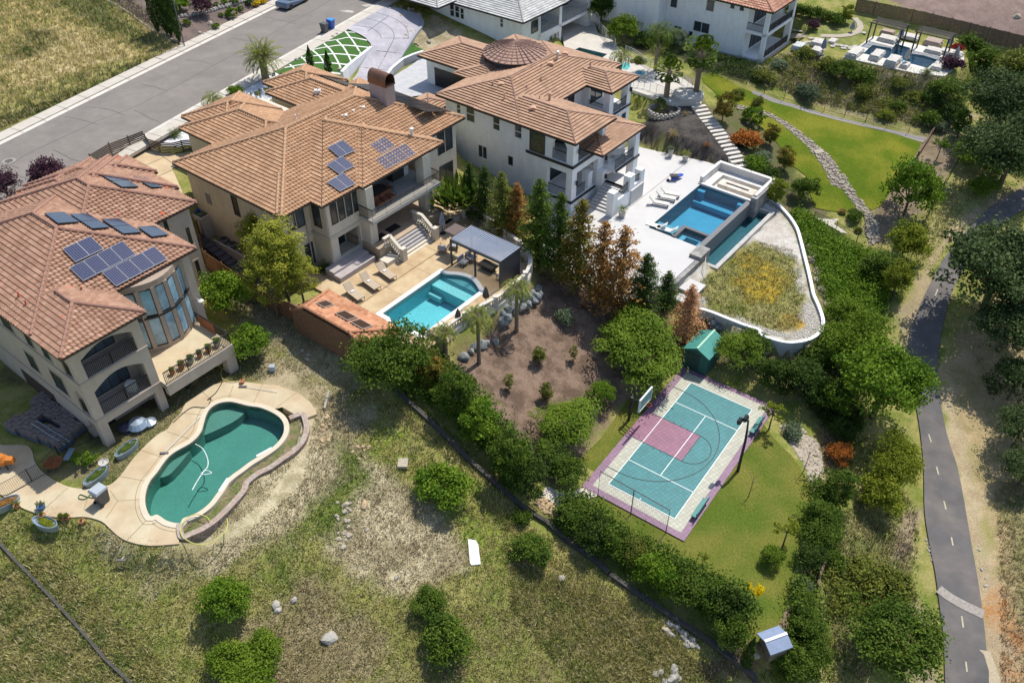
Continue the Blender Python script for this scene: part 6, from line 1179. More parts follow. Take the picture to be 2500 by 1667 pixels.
def plant(shp,col,loc,sc,rz=None,label=None,cat='tree',name=None,group=None,tilt=None,trunk=True,tm=None):
 me,tme=SH[shp];sc=sc if hasattr(sc,'__len__')else(sc,sc,sc);root=empty(name or cat.replace(' ','_'),loc,label,cat,group,rz if rz is not None else random.random()*6.28);root.scale=sc
 if tilt:root.rotation_euler=(tilt[0],tilt[1],root.rotation_euler[2])
 o=bpy.data.objects.new('crown',me);COL.objects.link(o);o.parent=root
 if not me.materials:me.materials.append(None)
 o.material_slots[0].link='OBJECT';o.material_slots[0].material=LMM[col]
 if tme and trunk:
  t=bpy.data.objects.new('trunk',tme);COL.objects.link(t);t.parent=root
  if not tme.materials:tme.materials.append(None)
  t.material_slots[0].link='OBJECT';t.material_slots[0].material=tm or(barkp if 'palm' in shp or shp in('sago','lowfan')else bark)
 return root
def crown_at(shp,col,px,py,wpx,label,cat='tree',zs=1.0,hc=None,group=None,name=None):
 """crown centre seen at px,py with width wpx; stands on the ground below"""
 p=G(px,py,2.0);sl_=(p-Vector((0,0,HC-2))).length;r=wpx/2*sl_/FOC*(.88 if shp[:3]in('bro','big','tal','fea')else .95)
 h=hc if hc is not None else{'shrub0':.35,'shrub1':.4,'ball':.55,'sparse':1.9,'tall0':1.55,'tall1':1.9,'bamboo':2.3,'blades':0,'agave':.1,'sago':.35,'lowfan':.4}.get(shp,.95)*r*zs
 p=G(px,py,h);sq=(r,r*(.92+.16*random.random()),r*zs);return plant(shp,col,p+Vector((0,0,h)),sq,None,label,cat,name,group)
ct_=[(5,1800,0,1850,430,'conifer0','dark','dark green conifer at the upper left end of the row, behind the big leaved clump',.9),(5,1960,20,1965,500,'conifer1','dark','slim dark green conifer, second from the upper end of the row',.9),(6,60,70,90,610,'conifer0','olive','yellowish green conifer beside the first browned one',1),(6,190,160,205,660,'conifer1','brown','golden brown conifer nearest the metal pavilion',1),(6,400,130,385,860,'conifer0','mid','tallest green conifer, right beside the orange one',1),(6,575,240,545,905,'conifer1','mid','slim green conifer with a leaning side branch',.8),(6,775,300,700,1015,'conifer0','mixed','half brown half green conifer in front of the white stairs',1),(6,900,470,880,1130,'conifer_thin1','brown','thin brown conifer, third from the tallest green one',1.1),(6,1090,520,1040,1200,'conifer_thin','brown','brown drying conifer with bare arms, in front of the white deck corner',1.25),(6,1280,740,1235,1190,'conifer0','dark','short dark green conifer below the deck corner',1.2),(6,1430,880,1410,1210,'conifer1','dark','shortest dark green conifer at the lower end of the row',1.3),(6,1620,990,1580,1450,'conifer_thin1','peach','pinkish brown dead conifer beside the green roofed shed',1.15)]
for t,tx,ty,bx,by,s,c,lb,w in ct_:
 B=GT(t,bx,by);tp=T(t,tx,ty);d=ray(*tp);k=math.hypot(B.x,B.y)/math.hypot(d[0],d[1]);H=HC+d[2]*k-B.z
 plant(s,c,B,(H*w*1.3,H*w*1.3,H),label=lb,cat='conifer',name='conifer',group='row of conifers between the pools')
HG='bushy trees of the hedge beside the sport court'
def hc_list(lst,group=None):
 for e in lst:
  s,c,px,py,w,lb=e[:6];w=w*(1.16 if group==HG else 1);cat=e[6]if len(e)>6 else 'tree';zs=(e[7]if len(e)>7 else 1.0)*(random.uniform(.85,1.3)if group==HG else 1);crown_at(s,c,px,py,w,lb,cat,zs,group=group)
HG='bushy trees of the hedge beside the sport court'
hc_list([('big1','mid',958,868,205,'large dark green tree over the corner of the pool house fence','tree',1.0),('tall0','mixed',1060,905,85,'rust tinged slender tree at the start of the hedge'),('tall0','mid',1110,955,105,'bushy hedge tree just after the rust tinged one'),('tall0','bright',1168,1022,105,'bushy hedge tree with two heads, third down the upper hedge'),('broad0','mid',1205,1070,90,'rounded hedge tree, fourth down the upper hedge'),('tall0','mid',1250,1118,105,'bushy hedge tree beside the mulch slope tip'),('broad1','dark',1285,1165,105,'dark hedge tree above the pale stone path'),('broad1','mid',1400,1258,95,'dark green hedge tree right below the stone path'),('broad0','dark',1445,1298,100,'second dark hedge tree along the lower lawn'),('broad2','mid',1495,1320,95,'hedge tree behind the golf net shadow'),('tall0','rust',1522,1338,36,'small rust red tree in the lower hedge'),('broad1','olive',1555,1352,80,'yellowish hedge tree next to the rust red one'),('broad0','bright',1608,1392,110,'hedge tree with a visible pale trunk'),('broad2','mid',1668,1420,110,'broad hedge tree in the middle of the lower hedge'),('broad1','mid',1725,1452,115,'full green hedge tree near the small yellow tree'),('broad0','dark',1782,1482,110,'dark hedge tree near the lower end of the hedge'),('broad2','mid',1790,1545,90,'last low tree of the lower hedge, by the bark mulch')],HG)
hc_list([('broad0','bright',1081,1186,165,'round bright green bush tree standing in the dry field','bush',.8),('broad2','mid',1050,1470,110,'upper half of the wide oak bush in the lower field','bush',.8),('broad0','mid',1085,1560,150,'wide dark oak bush in the lower field','bush',.85),('broad1','bright',545,1465,125,'round green oak bush left of the rocks in the lower field','bush',1.0),('broad0','lime',560,1610,120,'lime green bush at the bottom edge, left one of two','bush',.8),('broad2','lime',640,1585,120,'lime green bush at the bottom edge, right one of two','bush',.8),('broad1','lime',610,1665,150,'lowest lime green bush cut by the bottom edge','bush',.8),('broad0','mid',1300,1335,120,'spreading bush below the iron fence','bush',.8),('shrub1','mid',1275,1265,55,'small bush against the low dark wall','bush'),('bamboo','bamboo',635,580,105,'tall yellow green bamboo clump nearest the cream house','bamboo'),('bamboo','bamboo',680,615,130,'tall yellow green bamboo in the middle of the clump','bamboo'),('bamboo','bamboo',728,665,95,'yellow green bamboo at the right of the clump','bamboo'),('bamboo','bamboo',655,672,105,'greener bamboo in front of the clump, over the wooden fence','bamboo'),('broad0','bright',540,712,145,'dense round lemon tree beside the lower left house','tree',.95),('broad2','bright',608,832,128,'bright green citrus bush by the terrace column','bush',.8),('shrub1','mid',775,662,30,'dark small shrub at the foot of the cream wall','shrub')])
hc_list([('feather','lime',1548,812,225,'large feathery lime green tree, upper crown, at the top of the mulch slope','tree',.9),('feather1','lime',1585,885,215,'large feathery lime green tree overhanging the purple court corner','tree',.8),('broad1','bright',1468,962,85,'bright green bush between the mulch and the basketball hoop','bush',1.0),('feather','lime',1385,1025,195,'feathery tree leaning over the strip of lawn beside the hoop','tree',.85),('feather1','mid',1350,1090,130,'low feathery tree at the foot of the mulch slope','tree',.9),('broad2','mid',1388,1150,115,'bushy tree next to the pale stone path','tree',.9),('feather1','lime',1800,850,135,'airy green tree beside the green roofed shed','tree',1.0),('broad0','mid',1850,830,95,'bushy tree under the white curved wall','tree',.9)])
MG='young shrubs on the mulched slope'
hc_list([('shrub1','grey',1378,778,55,'grey green shrub highest on the mulched slope','shrub',1.2),('tall0','olive',1316,865,44,'fluffy upright shrub in the middle of the mulched slope','shrub',1.0),('tall1','olive',1401,862,32,'slim shrub right of the fluffy one on the mulch','shrub',1.0),('tall1','olive',1242,932,38,'shrub on the left of the mulched slope','shrub',.9),('tall0','olive',1334,955,42,'lowest shrub on the mulched slope','shrub',1.2),('blades','rust',1422,752,26,'small reddish grass tuft under the conifers','grass clump')],MG)
hc_list([('broad0','dark',1900,905,112,'dark green tree right of the court corner, nearest the wall','tree'),('broad1','dark',1965,930,135,'dark green tree, second in the belt right of the court','tree'),('broad2','mid',2030,965,130,'bushy tree, third in the belt right of the court','tree'),('big0','bright',2165,925,285,'huge spreading green tree over the bike trail','tree',1.0),('big1','lime',2090,830,190,'bright fresh green tree behind the huge spreading one','tree',1.1),('broad1','lime',2060,770,110,'small bright green tree beside the boulders','tree'),('broad2','mid',1990,865,110,'leafy tree just outside the curved wall','tree',.8),('big1','yellow',2188,1120,155,'large yellow green tree beside the trail','tree',1.15),('broad0','yellow',2148,1195,130,'lower part of the yellow green tree group by the trail','tree',1.0),('broad0','dark',2060,1050,85,'dark tree above the rust red bush','tree'),('broad1','rust',2052,1105,66,'rust red bush in the belt above the trail','bush',.9),('tall0','mid',2050,1185,95,'tree just below the rust red bush','tree'),('sparse','yellow',1890,1003,70,'young yellow green tree at the court corner','tree'),('shrub1','grey',1937,1058,62,'grey green shrub on the stony bed','shrub'),('broad0','mid',2010,1250,105,'upper hedge tree on the right of the lower lawn','tree'),('broad1','mid',2005,1305,100,'second hedge tree on the right of the lower lawn','tree'),('broad2','dark',1980,1360,95,'dark hedge tree above the low fence','tree'),('shrub0','grey',1960,1425,52,'shrub with white blossom beside the low fence','shrub'),('broad0','mid',1965,1475,90,'hedge tree below the low fence','tree'),('broad1','mid',1970,1530,100,'broad hedge tree above the lower shed','tree'),('broad2','mid',1985,1590,95,'hedge tree right of the lower shed','tree'),('broad0','mid',1930,1612,110,'bush hiding the foot of the lower shed','bush'),('big0','mid',2178,1560,255,'big spreading oak at the bottom right','tree',.9),('shrub1','mid',2045,1378,55,'green grassy shrub in the rough strip','shrub'),('shrub0','olive',2100,1405,95,'wide shrub in the rough strip','shrub'),('shrub1','olive',2195,1440,85,'brownish green bush next to the trail hump','shrub'),('shrub0','mid',2075,1455,60,'low shrub below the wide one','shrub'),('shrub0','olive',2150,1490,70,'low shrub above the big oak','shrub'),('sparse','yellow',1925,1290,72,'yellow leaved young tree at the lawn edge','tree'),('broad1','lime',1888,1358,66,'small bright green tree on the lawn','tree'),('sparse','gold',1845,1440,48,'tiny golden yellow tree on the lawn','tree'),('sparse','yellow',1718,1358,32,'tiny yellowish tree in the middle of the lawn','tree')])
OG='dark oaks on the far side of the trail'
hc_list([('big0','oak',2445,650,290,'large dark oak overhanging the bend of the trail','tree',1.0),('big1','oak',2480,775,220,'dark oak directly below the overhanging one','tree',1.0),('broad1','oak',2485,930,130,'oak at the right edge, level with the sport court','tree'),('big1','oak',2500,1040,150,'oak at the right edge below the bend','tree'),('big0','oak',2510,1140,130,'lowest dark oak at the right edge','tree'),('big0','oak',2460,255,200,'dark oak in the upper right, right of the dog run','tree',1.0),('big1','oak',2480,360,220,'dark oak right above the trail end','tree',1.0),('broad0','olive',2500,170,120,'olive toned tree at the right edge near the top','tree')],OG)
hc_list([('broad1','lime',2375,370,95,'bright green tree at the corner of the dog run','tree',.8),('broad0','lime',2400,450,85,'bright vine covered mound above the trail','bush',.6),('broad2','lime',2425,412,55,'small bright bush beside the dark oak','bush',.7),('broad1','bright',2228,460,130,'dense bright green maple in the strip behind the lawn','tree',1.25),('broad0','yellow',2216,585,115,'yellow green tree below the maple','tree',1.05),('tall0','yellow',2196,672,78,'slim yellow green tree near the trail bend','tree'),('broad0','mid',2150,640,110,'low green tree left of the yellow green one','tree',.8),('sparse','bright',2300,352,40,'small thin tree in the gravel strip','tree'),('broad0','mid',1965,455,80,'green tree at the lower left of the upper lawn','tree'),('tall0','yellow',1898,462,58,'yellowish tree beside the fire pit','tree'),('ball','bright',1838,285,58,'round bright bush at the start of the stone creek','bush'),('shrub0','rust',1825,345,80,'rust orange shrub left of the upper lawn','shrub'),('tall0','mixed',1885,325,46,'reddish green young tree by the upper lawn','tree'),('tall0','mixed',1920,385,52,'second reddish green tree by the upper lawn','tree'),('shrub1','bright',1843,405,62,'bright green shrub above the fire pit','shrub'),('shrub0','grey',1860,385,50,'grey shrub beside the bright green one','shrub'),('shrub0','dark',1885,425,60,'dark shrub behind the fire pit','shrub'),('shrub1','olive',1850,250,35,'small olive shrub at the lawn start','shrub'),('blades','straw',2056,520,40,'straw coloured grass clump on the stony corner','grass clump'),('blades','olive',2095,566,40,'green grass clump on the stony corner','grass clump'),('shrub1','mid',2085,530,45,'green bush between the grass clumps','shrub')])
SG='shrubs on the bank below the top right pool'
hc_list([('broad0','mid',2065,172,80,'big dark green bush in the middle of the bank','bush',.8),('shrub1','mid',2110,190,55,'green bush right of the big dark one','shrub'),('shrub0','olive',2020,160,60,'green bush left of the big dark one','shrub'),('shrub0','olive',1965,130,50,'bush near the covered furniture heap','shrub'),('shrub1','blueg',1970,232,62,'blue green bush behind the long iron fence','shrub'),('shrub0','olive',1865,190,60,'olive bush at the left end of the long iron fence','shrub'),('shrub0','grey',1905,160,45,'grey green bush below the right house','shrub'),('shrub1','olive',2110,230,45,'upright bush half way down the bank','shrub',1.3),('shrub0','olive',2200,205,45,'bush below the sago palm','shrub'),('shrub0','yellow',2160,280,40,'yellow green bush by the fence','shrub'),('shrub0','mid',2195,260,40,'small green bush low on the bank','shrub'),('broad1','mid',2310,225,95,'leafy bush at the right end of the bank','bush',.8),('broad0','dark',2335,270,80,'dark bush beside the sandy path','bush',.8),('shrub0','mid',2395,140,90,'wide green bush right of the top right pool','bush'),('shrub1','mid',2370,110,60,'green bush behind the red one','bush'),('shrub0','olive',2440,160,70,'olive bush near the long wooden fence','bush'),('shrub1','grey',2290,310,40,'grey green bush at the fence corner','shrub'),('tall0','mid',2350,300,50,'upright tree at the corner of the dog run','tree'),('shrub0','mid',2270,290,60,'green bush in front of the lawn fence','shrub'),('shrub0','olive',2235,235,40,'olive bush on the bank','shrub'),('shrub1','purple',2325,160,56,'dark red maple at the pool corner','shrub'),('shrub0','red',2336,118,34,'red shrub by the right umbrella','shrub'),('shrub1','purple',1988,64,36,'red shrub on the terrace beside the right house','shrub')],SG)
hc_list([('shrub0','mid',1945,25,50,'hedge bush beside the right house','bush'),('shrub1','mid',1980,35,50,'second hedge bush beside the right house','bush'),('shrub0','mid',2015,42,50,'third hedge bush beside the right house','bush'),('shrub1','mid',2045,52,45,'fourth hedge bush beside the right house','bush'),('tall0','yellow',2070,30,34,'yellow green young tree by the wooden fence','tree'),('broad0','lime',1525,68,85,'lime green tree behind the upper pool','tree'),('broad1','mid',1600,35,75,'green tree at the top, left of the right house','tree'),('broad0','dark',1470,15,80,'dark tree at the top edge','tree'),('broad2','dark',1545,10,90,'dark tree at the top edge, second','tree'),('broad1','grey',1655,95,58,'grey green tree against the right house','tree'),('shrub0','mid',1575,105,45,'green bush below the lime tree','bush'),('shrub0','olive',1560,150,40,'olive bush on the bank by the upper pool','bush'),('tall0','mixed',1770,255,62,'tall dark and bronze shrub beside the steps','tree'),('shrub0','olive',1800,230,40,'low olive shrub above the steps','shrub')])
for k,(px,py,w,lb)in enumerate([(1280,5,60,'shrub left of the upper house wall'),(1000,8,50,'bush at the top of the driveway'),(1035,15,45,'second bush at the top of the driveway')]):crown_at('shrub0',('mid','olive','olive')[k],px,py,w,lb,'bush')
RG='clipped bushes in the garden across the street'
for px,py,w,c,lb in[(442,16,46,'bright','largest clipped bush beside the plum tree'),(548,6,16,'bright','round bush at the top edge, fifth from the left'),(528,11,14,'bright','round bush above the low stone wall, left one'),(513,15,13,'bright','small round bush near the plum tree'),(564,32,32,'bright','big round bush near the pavement'),(587,22,17,'bright','round bush right of the big one'),(540,37,13,'bright','tiny round bush left of the big one'),(510,4,14,'bright','tiny round bush at the top edge'),(570,3,22,'lime','pale round bush at the top edge'),(626,10,20,'gold','yellow round bush above the stone wall'),(642,4,20,'gold','second yellow round bush near the pavement'),(527,66,22,'bright','low bush among the pale boulders'),(455,56,20,'lime','low lime bush under the lamp post'),(608,8,20,'dark','dark spiky bush left of the yellow ones')]:
 crown_at('ball',c,px,py,w,lb,'bush',group=RG)
crown_at('broad1','purple',489,14,50,'purple leaved plum tree in the garden across the street','tree')
for bx,by,lb in[(1300,268,'Italian cypress farthest left of the four'),(1372,285,'second Italian cypress from the left'),(1405,300,'third Italian cypress from the left'),(1475,345,'Italian cypress next to the lamp post')]:
 B=GT(0,bx,by);plant('cypress','dark',B,(8.2,8.2,8.5),label=lb,cat='cypress',name='cypress',group='Italian cypresses across the street')
def palm_at(shp,col,cpx,bpx,wpx,label,cat='palm',trk=None):
 B=G(*bpx);d=ray(*cpx);k=math.hypot(B.x,B.y)/math.hypot(d[0],d[1]);H=max(.3,HC+d[2]*k-B.z);r=wpx/2*(Vector((0,0,HC))-B).length/FOC
 root=plant(shp,col,(B.x,B.y,B.z+H),(r,r,r),None,label,cat,'palm_tree',trunk=False);me,tme=SH[shp]
 if tme:
  t=bpy.data.objects.new('frond_stems',tme);COL.objects.link(t);t.parent=root
  if not tme.materials:tme.materials.append(None)
  t.material_slots[0].link='OBJECT';t.material_slots[0].material=barkp
 tr=trk or .16;b=MB();n=8;b.tube([(B.x,B.y,B.z-.3+(H+.3)*i/n)for i in range(n+1)],[tr*(1.35-.35*i/n+(.06 if i%2 else 0))for i in range(n+1)],9);b.build('trunk',barkp,root);return root
palm_at('datepalm','palm',T(0,2150,470),T(0,2182,668),95,'bushy date palm beside the road in front of the middle house',trk=.33)
palm_at('queenpalm','palm',T(0,1740,820),T(0,1768,900),62,'small arching feather palm by the pavement',trk=.1)
palm_at('queenpalm','palm',T(6,185,1030),T(6,205,1370),90,'feather palm with a thin trunk below the curved balustrade',trk=.13)
palm_at('queenpalm','palm',T(5,1900,1250),T(9,1912,290),95,'feather palm in front of the boulder wall',trk=.13)
palm_at('queenpalm','palm',T(5,1880,1370),T(9,1640,260),75,'lower feather palm over the balustrade, left one')
palm_at('fanpalm','palmd',T(2,1715,440),T(2,1672,780),100,'tallest fan palm on the round planter corner',trk=.2);palm_at('fanpalm','palmd',T(2,1450,580),T(2,1430,815),84,'fan palm with a shaggy dead skirt',trk=.26)
palm_at('queenpalm','palmd',T(2,1340,270),T(2,1338,600),85,'drooping feather palm behind the upper pool',trk=.16);palm_at('queenpalm','palm',T(2,1010,460),T(2,1050,620),62,'feather palm over the edge of the upper pool')
def low_at(shp,col,px,w,label,cat='palm'):return crown_at(shp,col,px[0],px[1],w,label,cat)
low_at('lowfan','palmd',T(2,1385,860),46,'low fan palm beside the stone ring');low_at('lowfan','palm',T(2,1195,850),34,'low fan palm behind the white house wall');low_at('sago','palmd',T(0,1438,1105),38,'round sago palm in the white gravel','palm');low_at('sago','palmd',T(5,655,865),55,'dark sago palm at the corner of the cream house');low_at('sago','palmd',T(3,1555,600),36,'dark sago palm below the top right pool')
low_at('agave','straw',T(2,1490,1110),40,'straw coloured spiky plant in the black mulch','agave');low_at('agave','rust',T(2,1765,1195),28,'dark red spiky plant in the black mulch','agave');low_at('agave','straw',T(2,1590,940),26,'pale spiky plant near the iron railing','agave');low_at('agave','blueg',T(0,1985,790),16,'blue agave in the white gravel beside the front wing','agave');low_at('agave','blueg',T(0,2110,775),16,'second blue agave in the white gravel','agave')
crown_at('shrub1','bright',*T(0,1930,765),44,'green bush by the pavement between the two palms','bush');crown_at('ball','gold',*T(0,780,1345),28,'yellow flowering bush next to the slatted fence','bush')
crown_at('broad0','purple',*T(0,400,1430),105,'purple leaved plum tree between the road and the lower left house','tree',1.0);crown_at('broad1','purple',10,455,76,'purple leaved plum tree cut by the left edge','tree',1.1);crown_at('shrub0','dark',*T(0,575,1390),24,'small dark bush beside the larger plum tree','bush')
lot('middle');B=ab(44.6,-41.3,11.6)
for i,(dx,dy,s)in enumerate([(0,0,2.1),(1.5,.3,2.0),(.7,-1.2,1.8)]):plant('bigleaf','mid',B+Vector((dx,dy,1.3+.4*i)),(s*1.1,s*1.1,s*1.3),label=('large leaved strelitzia nearest the balcony','large leaved strelitzia behind the closed grey parasol','large leaved strelitzia in front of the conifers')[i],cat='strelitzia',name='strelitzia',group='strelitzia clump beside the terrace')
lot('site')
for px,py,lb in[(T(1,540,590)[0],T(1,540,590)[1],'thin dark cypress shoot in the striped lawn, left'),(T(1,685,625)[0],T(1,685,625)[1],'thin dark cypress shoot in the striped lawn, right')]:
 plant('cypress','dark',G(px,py),(5.5,5.5,3.0),label=lb,cat='cypress',name='cypress')
for px,w,lb in[(T(1,230,615),10,'small potted round bush near the date palm'),(T(1,290,610),8,'tiny round bush near the date palm')]:crown_at('ball','dark',*px,w,lb,'bush')
plant('cypress','dark',GT(15,60,1440),(5.0,5.0,3.6),label='narrow cypress in the bark mulch by the lower fence',cat='cypress',name='cypress')
for q,lb in[((10,2105,1385),'bare young tree with a cross shaped shadow on the lawn'),((11,540,1180),'leafless sapling at the right lawn edge')]:
 B=GT(*q);b=MB();rr=random.Random(q[1]);b.tube([B,B+Vector((.03,0,1.2)),B+Vector((0,.05,2.3))],[.035,.025,.01],6)
 for k in range(9):z=.7+k*.17;t=k*2.4;b.tube([B+Vector((0,0,z)),B+Vector((math.cos(t)*.55,math.sin(t)*.55,z+.45))],.01,4)
 tag(b.build('sapling',bark),lb,'sapling')
def scatter(poly,n):
 xs=[p[0]for p in poly];ys=[p[1]for p in poly];X=RNG.uniform(min(xs),max(xs),n*4);Y=RNG.uniform(min(ys),max(ys),n*4);m=sdist(X,Y,poly)<0;return X[m][:n],Y[m][:n]
def ivy(name,px,n,col,label,cat,r=.5,h=.5,nl=26,L=.10):
 X,Y=scatter(gpoly(px),n);Z=gz(X,Y);c=np.stack([X,Y,Z+h*RNG.random(len(X))],1);rr=r*(.6+.8*RNG.random(len(X)))
 me=quads_mesh(name,*clump_leaves(c,rr,nl,L,L*.6,.35,.65));me.materials.append(LMM[col]);o=bpy.data.objects.new(name,me);COL.objects.link(o);return tag(o,label,cat,kind='stuff')
ivy('bramble',[(1930,515),(1990,540),(2060,600),(2130,620),(2180,650),(2160,740),(2110,830),(2060,850),(2040,780),(2010,710),(1985,640)],900,'bright','bright green creepers on the bank outside the curved wall','creeper',.7,.7,30,.11)
ivy('hedge_growth',[(1965,1180),(2030,1180),(2060,1300),(2010,1400),(1960,1400),(1990,1290)],160,'mid','dense low growth in the belt above the trail','undergrowth',.6,.5)
ivy('undergrowth',[(1950,870),(2060,850),(2110,1000),(2080,1090),(2010,1040),(1960,960)],300,'dark','dark undergrowth between the court and the trail trees','undergrowth',.7,.6)
ivy('undergrowth',[(1920,1440),(1990,1420),(2010,1560),(1990,1667),(1890,1667),(1900,1590),(1930,1520)],240,'mid','undergrowth around the lower shed','undergrowth',.7,.8)
ivy('undergrowth',[(2380,180),(2560,140),(2620,430),(2480,440),(2420,400),(2400,300)],500,'oak','dark undergrowth beneath the upper right oaks','undergrowth',.9,1.0,30,.13)
ivy('undergrowth',[(2010,1380),(2150,1370),(2230,1450),(2160,1510),(2020,1500)],200,'olive','rough green growth in the strip beside the trail','undergrowth',.6,.5)
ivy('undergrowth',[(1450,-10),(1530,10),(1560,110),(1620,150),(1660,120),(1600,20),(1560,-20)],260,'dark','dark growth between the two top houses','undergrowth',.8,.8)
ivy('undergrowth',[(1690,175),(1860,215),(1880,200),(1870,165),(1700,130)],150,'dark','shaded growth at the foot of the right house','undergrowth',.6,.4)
ivy('undergrowth',[(1880,210),(2010,250),(2180,300),(2290,310),(2290,230),(2130,190),(1960,150),(1870,150)],420,'olive','mixed scrub on the bank below the top right pool','undergrowth',.55,.4)
ivy('undergrowth',[(2290,330),(2400,220),(2440,150),(2360,130),(2330,200),(2280,260)],200,'mid','green scrub at the right of the bank','undergrowth',.7,.6)
ivy('hedge_growth',[(905,900),(960,880),(1090,900),(1190,1000),(1290,1110),(1320,1170),(1270,1200),(1180,1110),(1080,1000),(960,950)],520,'mid','dense foliage filling the upper hedge beside the field','hedge',.7,1.9,30,.11)
ivy('hedge_growth',[(1365,1240),(1420,1235),(1560,1340),(1700,1410),(1800,1460),(1830,1520),(1780,1560),(1680,1470),(1540,1400),(1420,1320),(1370,1280)],560,'mid','dense foliage filling the lower hedge beside the sport court lawn','hedge',.7,1.8,30,.11)
def grass(name,zones,label,cat='grass'):
 Cs,Us,As=[],[],[];cols=[]
 for poly,n,h,ca,cb in zones:
  X,Y=scatter(gpoly(poly),n);k=len(X);Z=gz(X,Y);nb=5
  t=RNG.random((k,nb))*6.283;p=.6+.9*RNG.random((k,nb));l=h*(.5+RNG.random((k,nb)));w=.02+.02*RNG.random((k,nb))
  d=np.stack([np.cos(t)*np.cos(p),np.sin(t)*np.cos(p),np.sin(p)],-1);O=np.stack([X,Y,Z-.02],-1)[:,None,:]+RNG.normal(size=(k,nb,3))*np.array([.09,.09,0]);s=np.stack([-np.sin(t),np.cos(t),0*t],-1)*w[...,None]
  Cs.append(np.stack([O-s,O+s,O+d*l[...,None]],2).reshape(-1,3));A,B=ground_colour(X,Y);patch=(wob(X,Y,1.7,3)>.1)[:,None];base=np.where(RNG.random((k,1))<.22,np.array([[.42,.36,.19]])*(.8+.4*RNG.random((k,1))),np.where(patch,A,B))if ca is None else np.where(patch,ca,cb)
  f=(.8+.45*RNG.random((k,nb,1)));cols.append(np.repeat((base[:,None,:]*f).reshape(-1,3),3,0))
 P=np.concatenate(Cs);Cc=np.concatenate(cols);n=len(P)//3;me=bpy.data.meshes.new(name);me.vertices.add(len(P));me.vertices.foreach_set('co',P.ravel());me.loops.add(len(P));me.loops.foreach_set('vertex_index',np.arange(len(P)))
 me.polygons.add(n);me.polygons.foreach_set('loop_start',np.arange(n)*3);me.polygons.foreach_set('loop_total',np.full(n,3));me.update(calc_edges=True);set_col(me,'Col',Cc)
 me.materials.append(GRASSM);o=bpy.data.objects.new(name,me);COL.objects.link(o);return tag(o,label,cat,kind='stuff')
GRASSM=bpy.data.materials.new('grass_blades');GRASSM.use_nodes=True;_gn=GRASSM.node_tree;_a=_gn.nodes.new('ShaderNodeAttribute');_a.attribute_name='Col';_gn.links.new(_a.outputs["Color"],_gn.nodes['Principled BSDF'].inputs['Base Color']);_gn.nodes['Principled BSDF'].inputs['Roughness'].default_value=.8;_gn.nodes['Principled BSDF'].inputs['Specular IOR Level'].default_value=.1
FIELD=[(-60,1300),(110,1225),(280,1300),(450,1345),(600,1300),(740,1180),(770,1010),(860,900),(940,960),(1080,1130),(1260,1290),(1400,1390),(1560,1490),(1780,1667),(1700,1760),(-80,1760)]
grass('field_grass',[(FIELD,36000,.17,None,None),([(-60,1430),(110,1330),(300,1520),(440,1667),(400,1760),(-60,1760)],4000,.33,None,None),([(1240,1350),(1560,1490),(1760,1667),(1400,1667),(1250,1480)],4500,.35,None,None),([(560,640),(860,890),(760,900),(620,850)],1500,.12,None,None)],'mixed green and straw coloured grass of the lower field')
grass('yard_grass',[([(640,860),(760,900),(620,930),(470,990),(330,1180),(200,1190),(240,1110),(430,960),(540,880)],3000,.12,None,None),([(500,690),(620,780),(760,870),(850,900),(860,960),(780,1000),(700,880),(600,830)],2600,.12,None,None),([(980,960),(1200,1150),(1300,1260),(1230,1300),(1100,1130),(950,1000)],1500,.25,None,None),([(520,1310),(640,1230),(720,1120),(750,1010),(700,960),(700,1020),(640,1130),(540,1230),(440,1300)],3500,.10,None,None),([(470,560),(560,650),(660,740),(640,800),(560,780),(480,640)],900,.15,None,None),([(2240,600),(2330,480),(2470,440),(2560,560),(2560,900),(2400,900),(2300,780)],1800,.2,None,None),([(1990,1000),(2140,1080),(2240,1250),(2240,1400),(2100,1250),(2000,1150)],1200,.3,None,None),([(1180,1240),(1330,1370),(1560,1520),(1760,1640),(1860,1667),(1780,1600),(1560,1440),(1400,1350),(1240,1240)],2200,.25,None,None)],'thin patchy grass around the lower left house')
grass('meadow_grass',[([(-80,60),(0,-40),(300,-20),(450,112),(0,318),(-80,350)],12000,.42,None,None)],'tall golden grass of the vacant lot across the street')
grass('verge_grass',[([(1850,590),(1940,610),(1965,700),(1960,790),(1900,815),(1700,770),(1690,700)],3500,.16,None,None),([(2320,560),(2420,425),(2340,430),(2230,560),(2200,700)],900,.3,None,None),([(2430,1200),(2560,1100),(2560,1720),(2440,1720)],2500,.2,None,None),([(2010,1260),(2100,1230),(2220,1330),(2240,1560),(2100,1667),(2010,1667),(2020,1440)],3000,.3,None,None),([(1880,210),(2290,320),(2330,230),(2100,150),(1950,130)],4000,.35,None,None)],'weeds and rough grass on the verges and banks')
cedar=mat('cedar_boards',(.20,.105,.055),.9,.4,4,.3,20);cedar_d=mat('old_boards',(.15,.105,.075),.9,.35,4,.3,20)
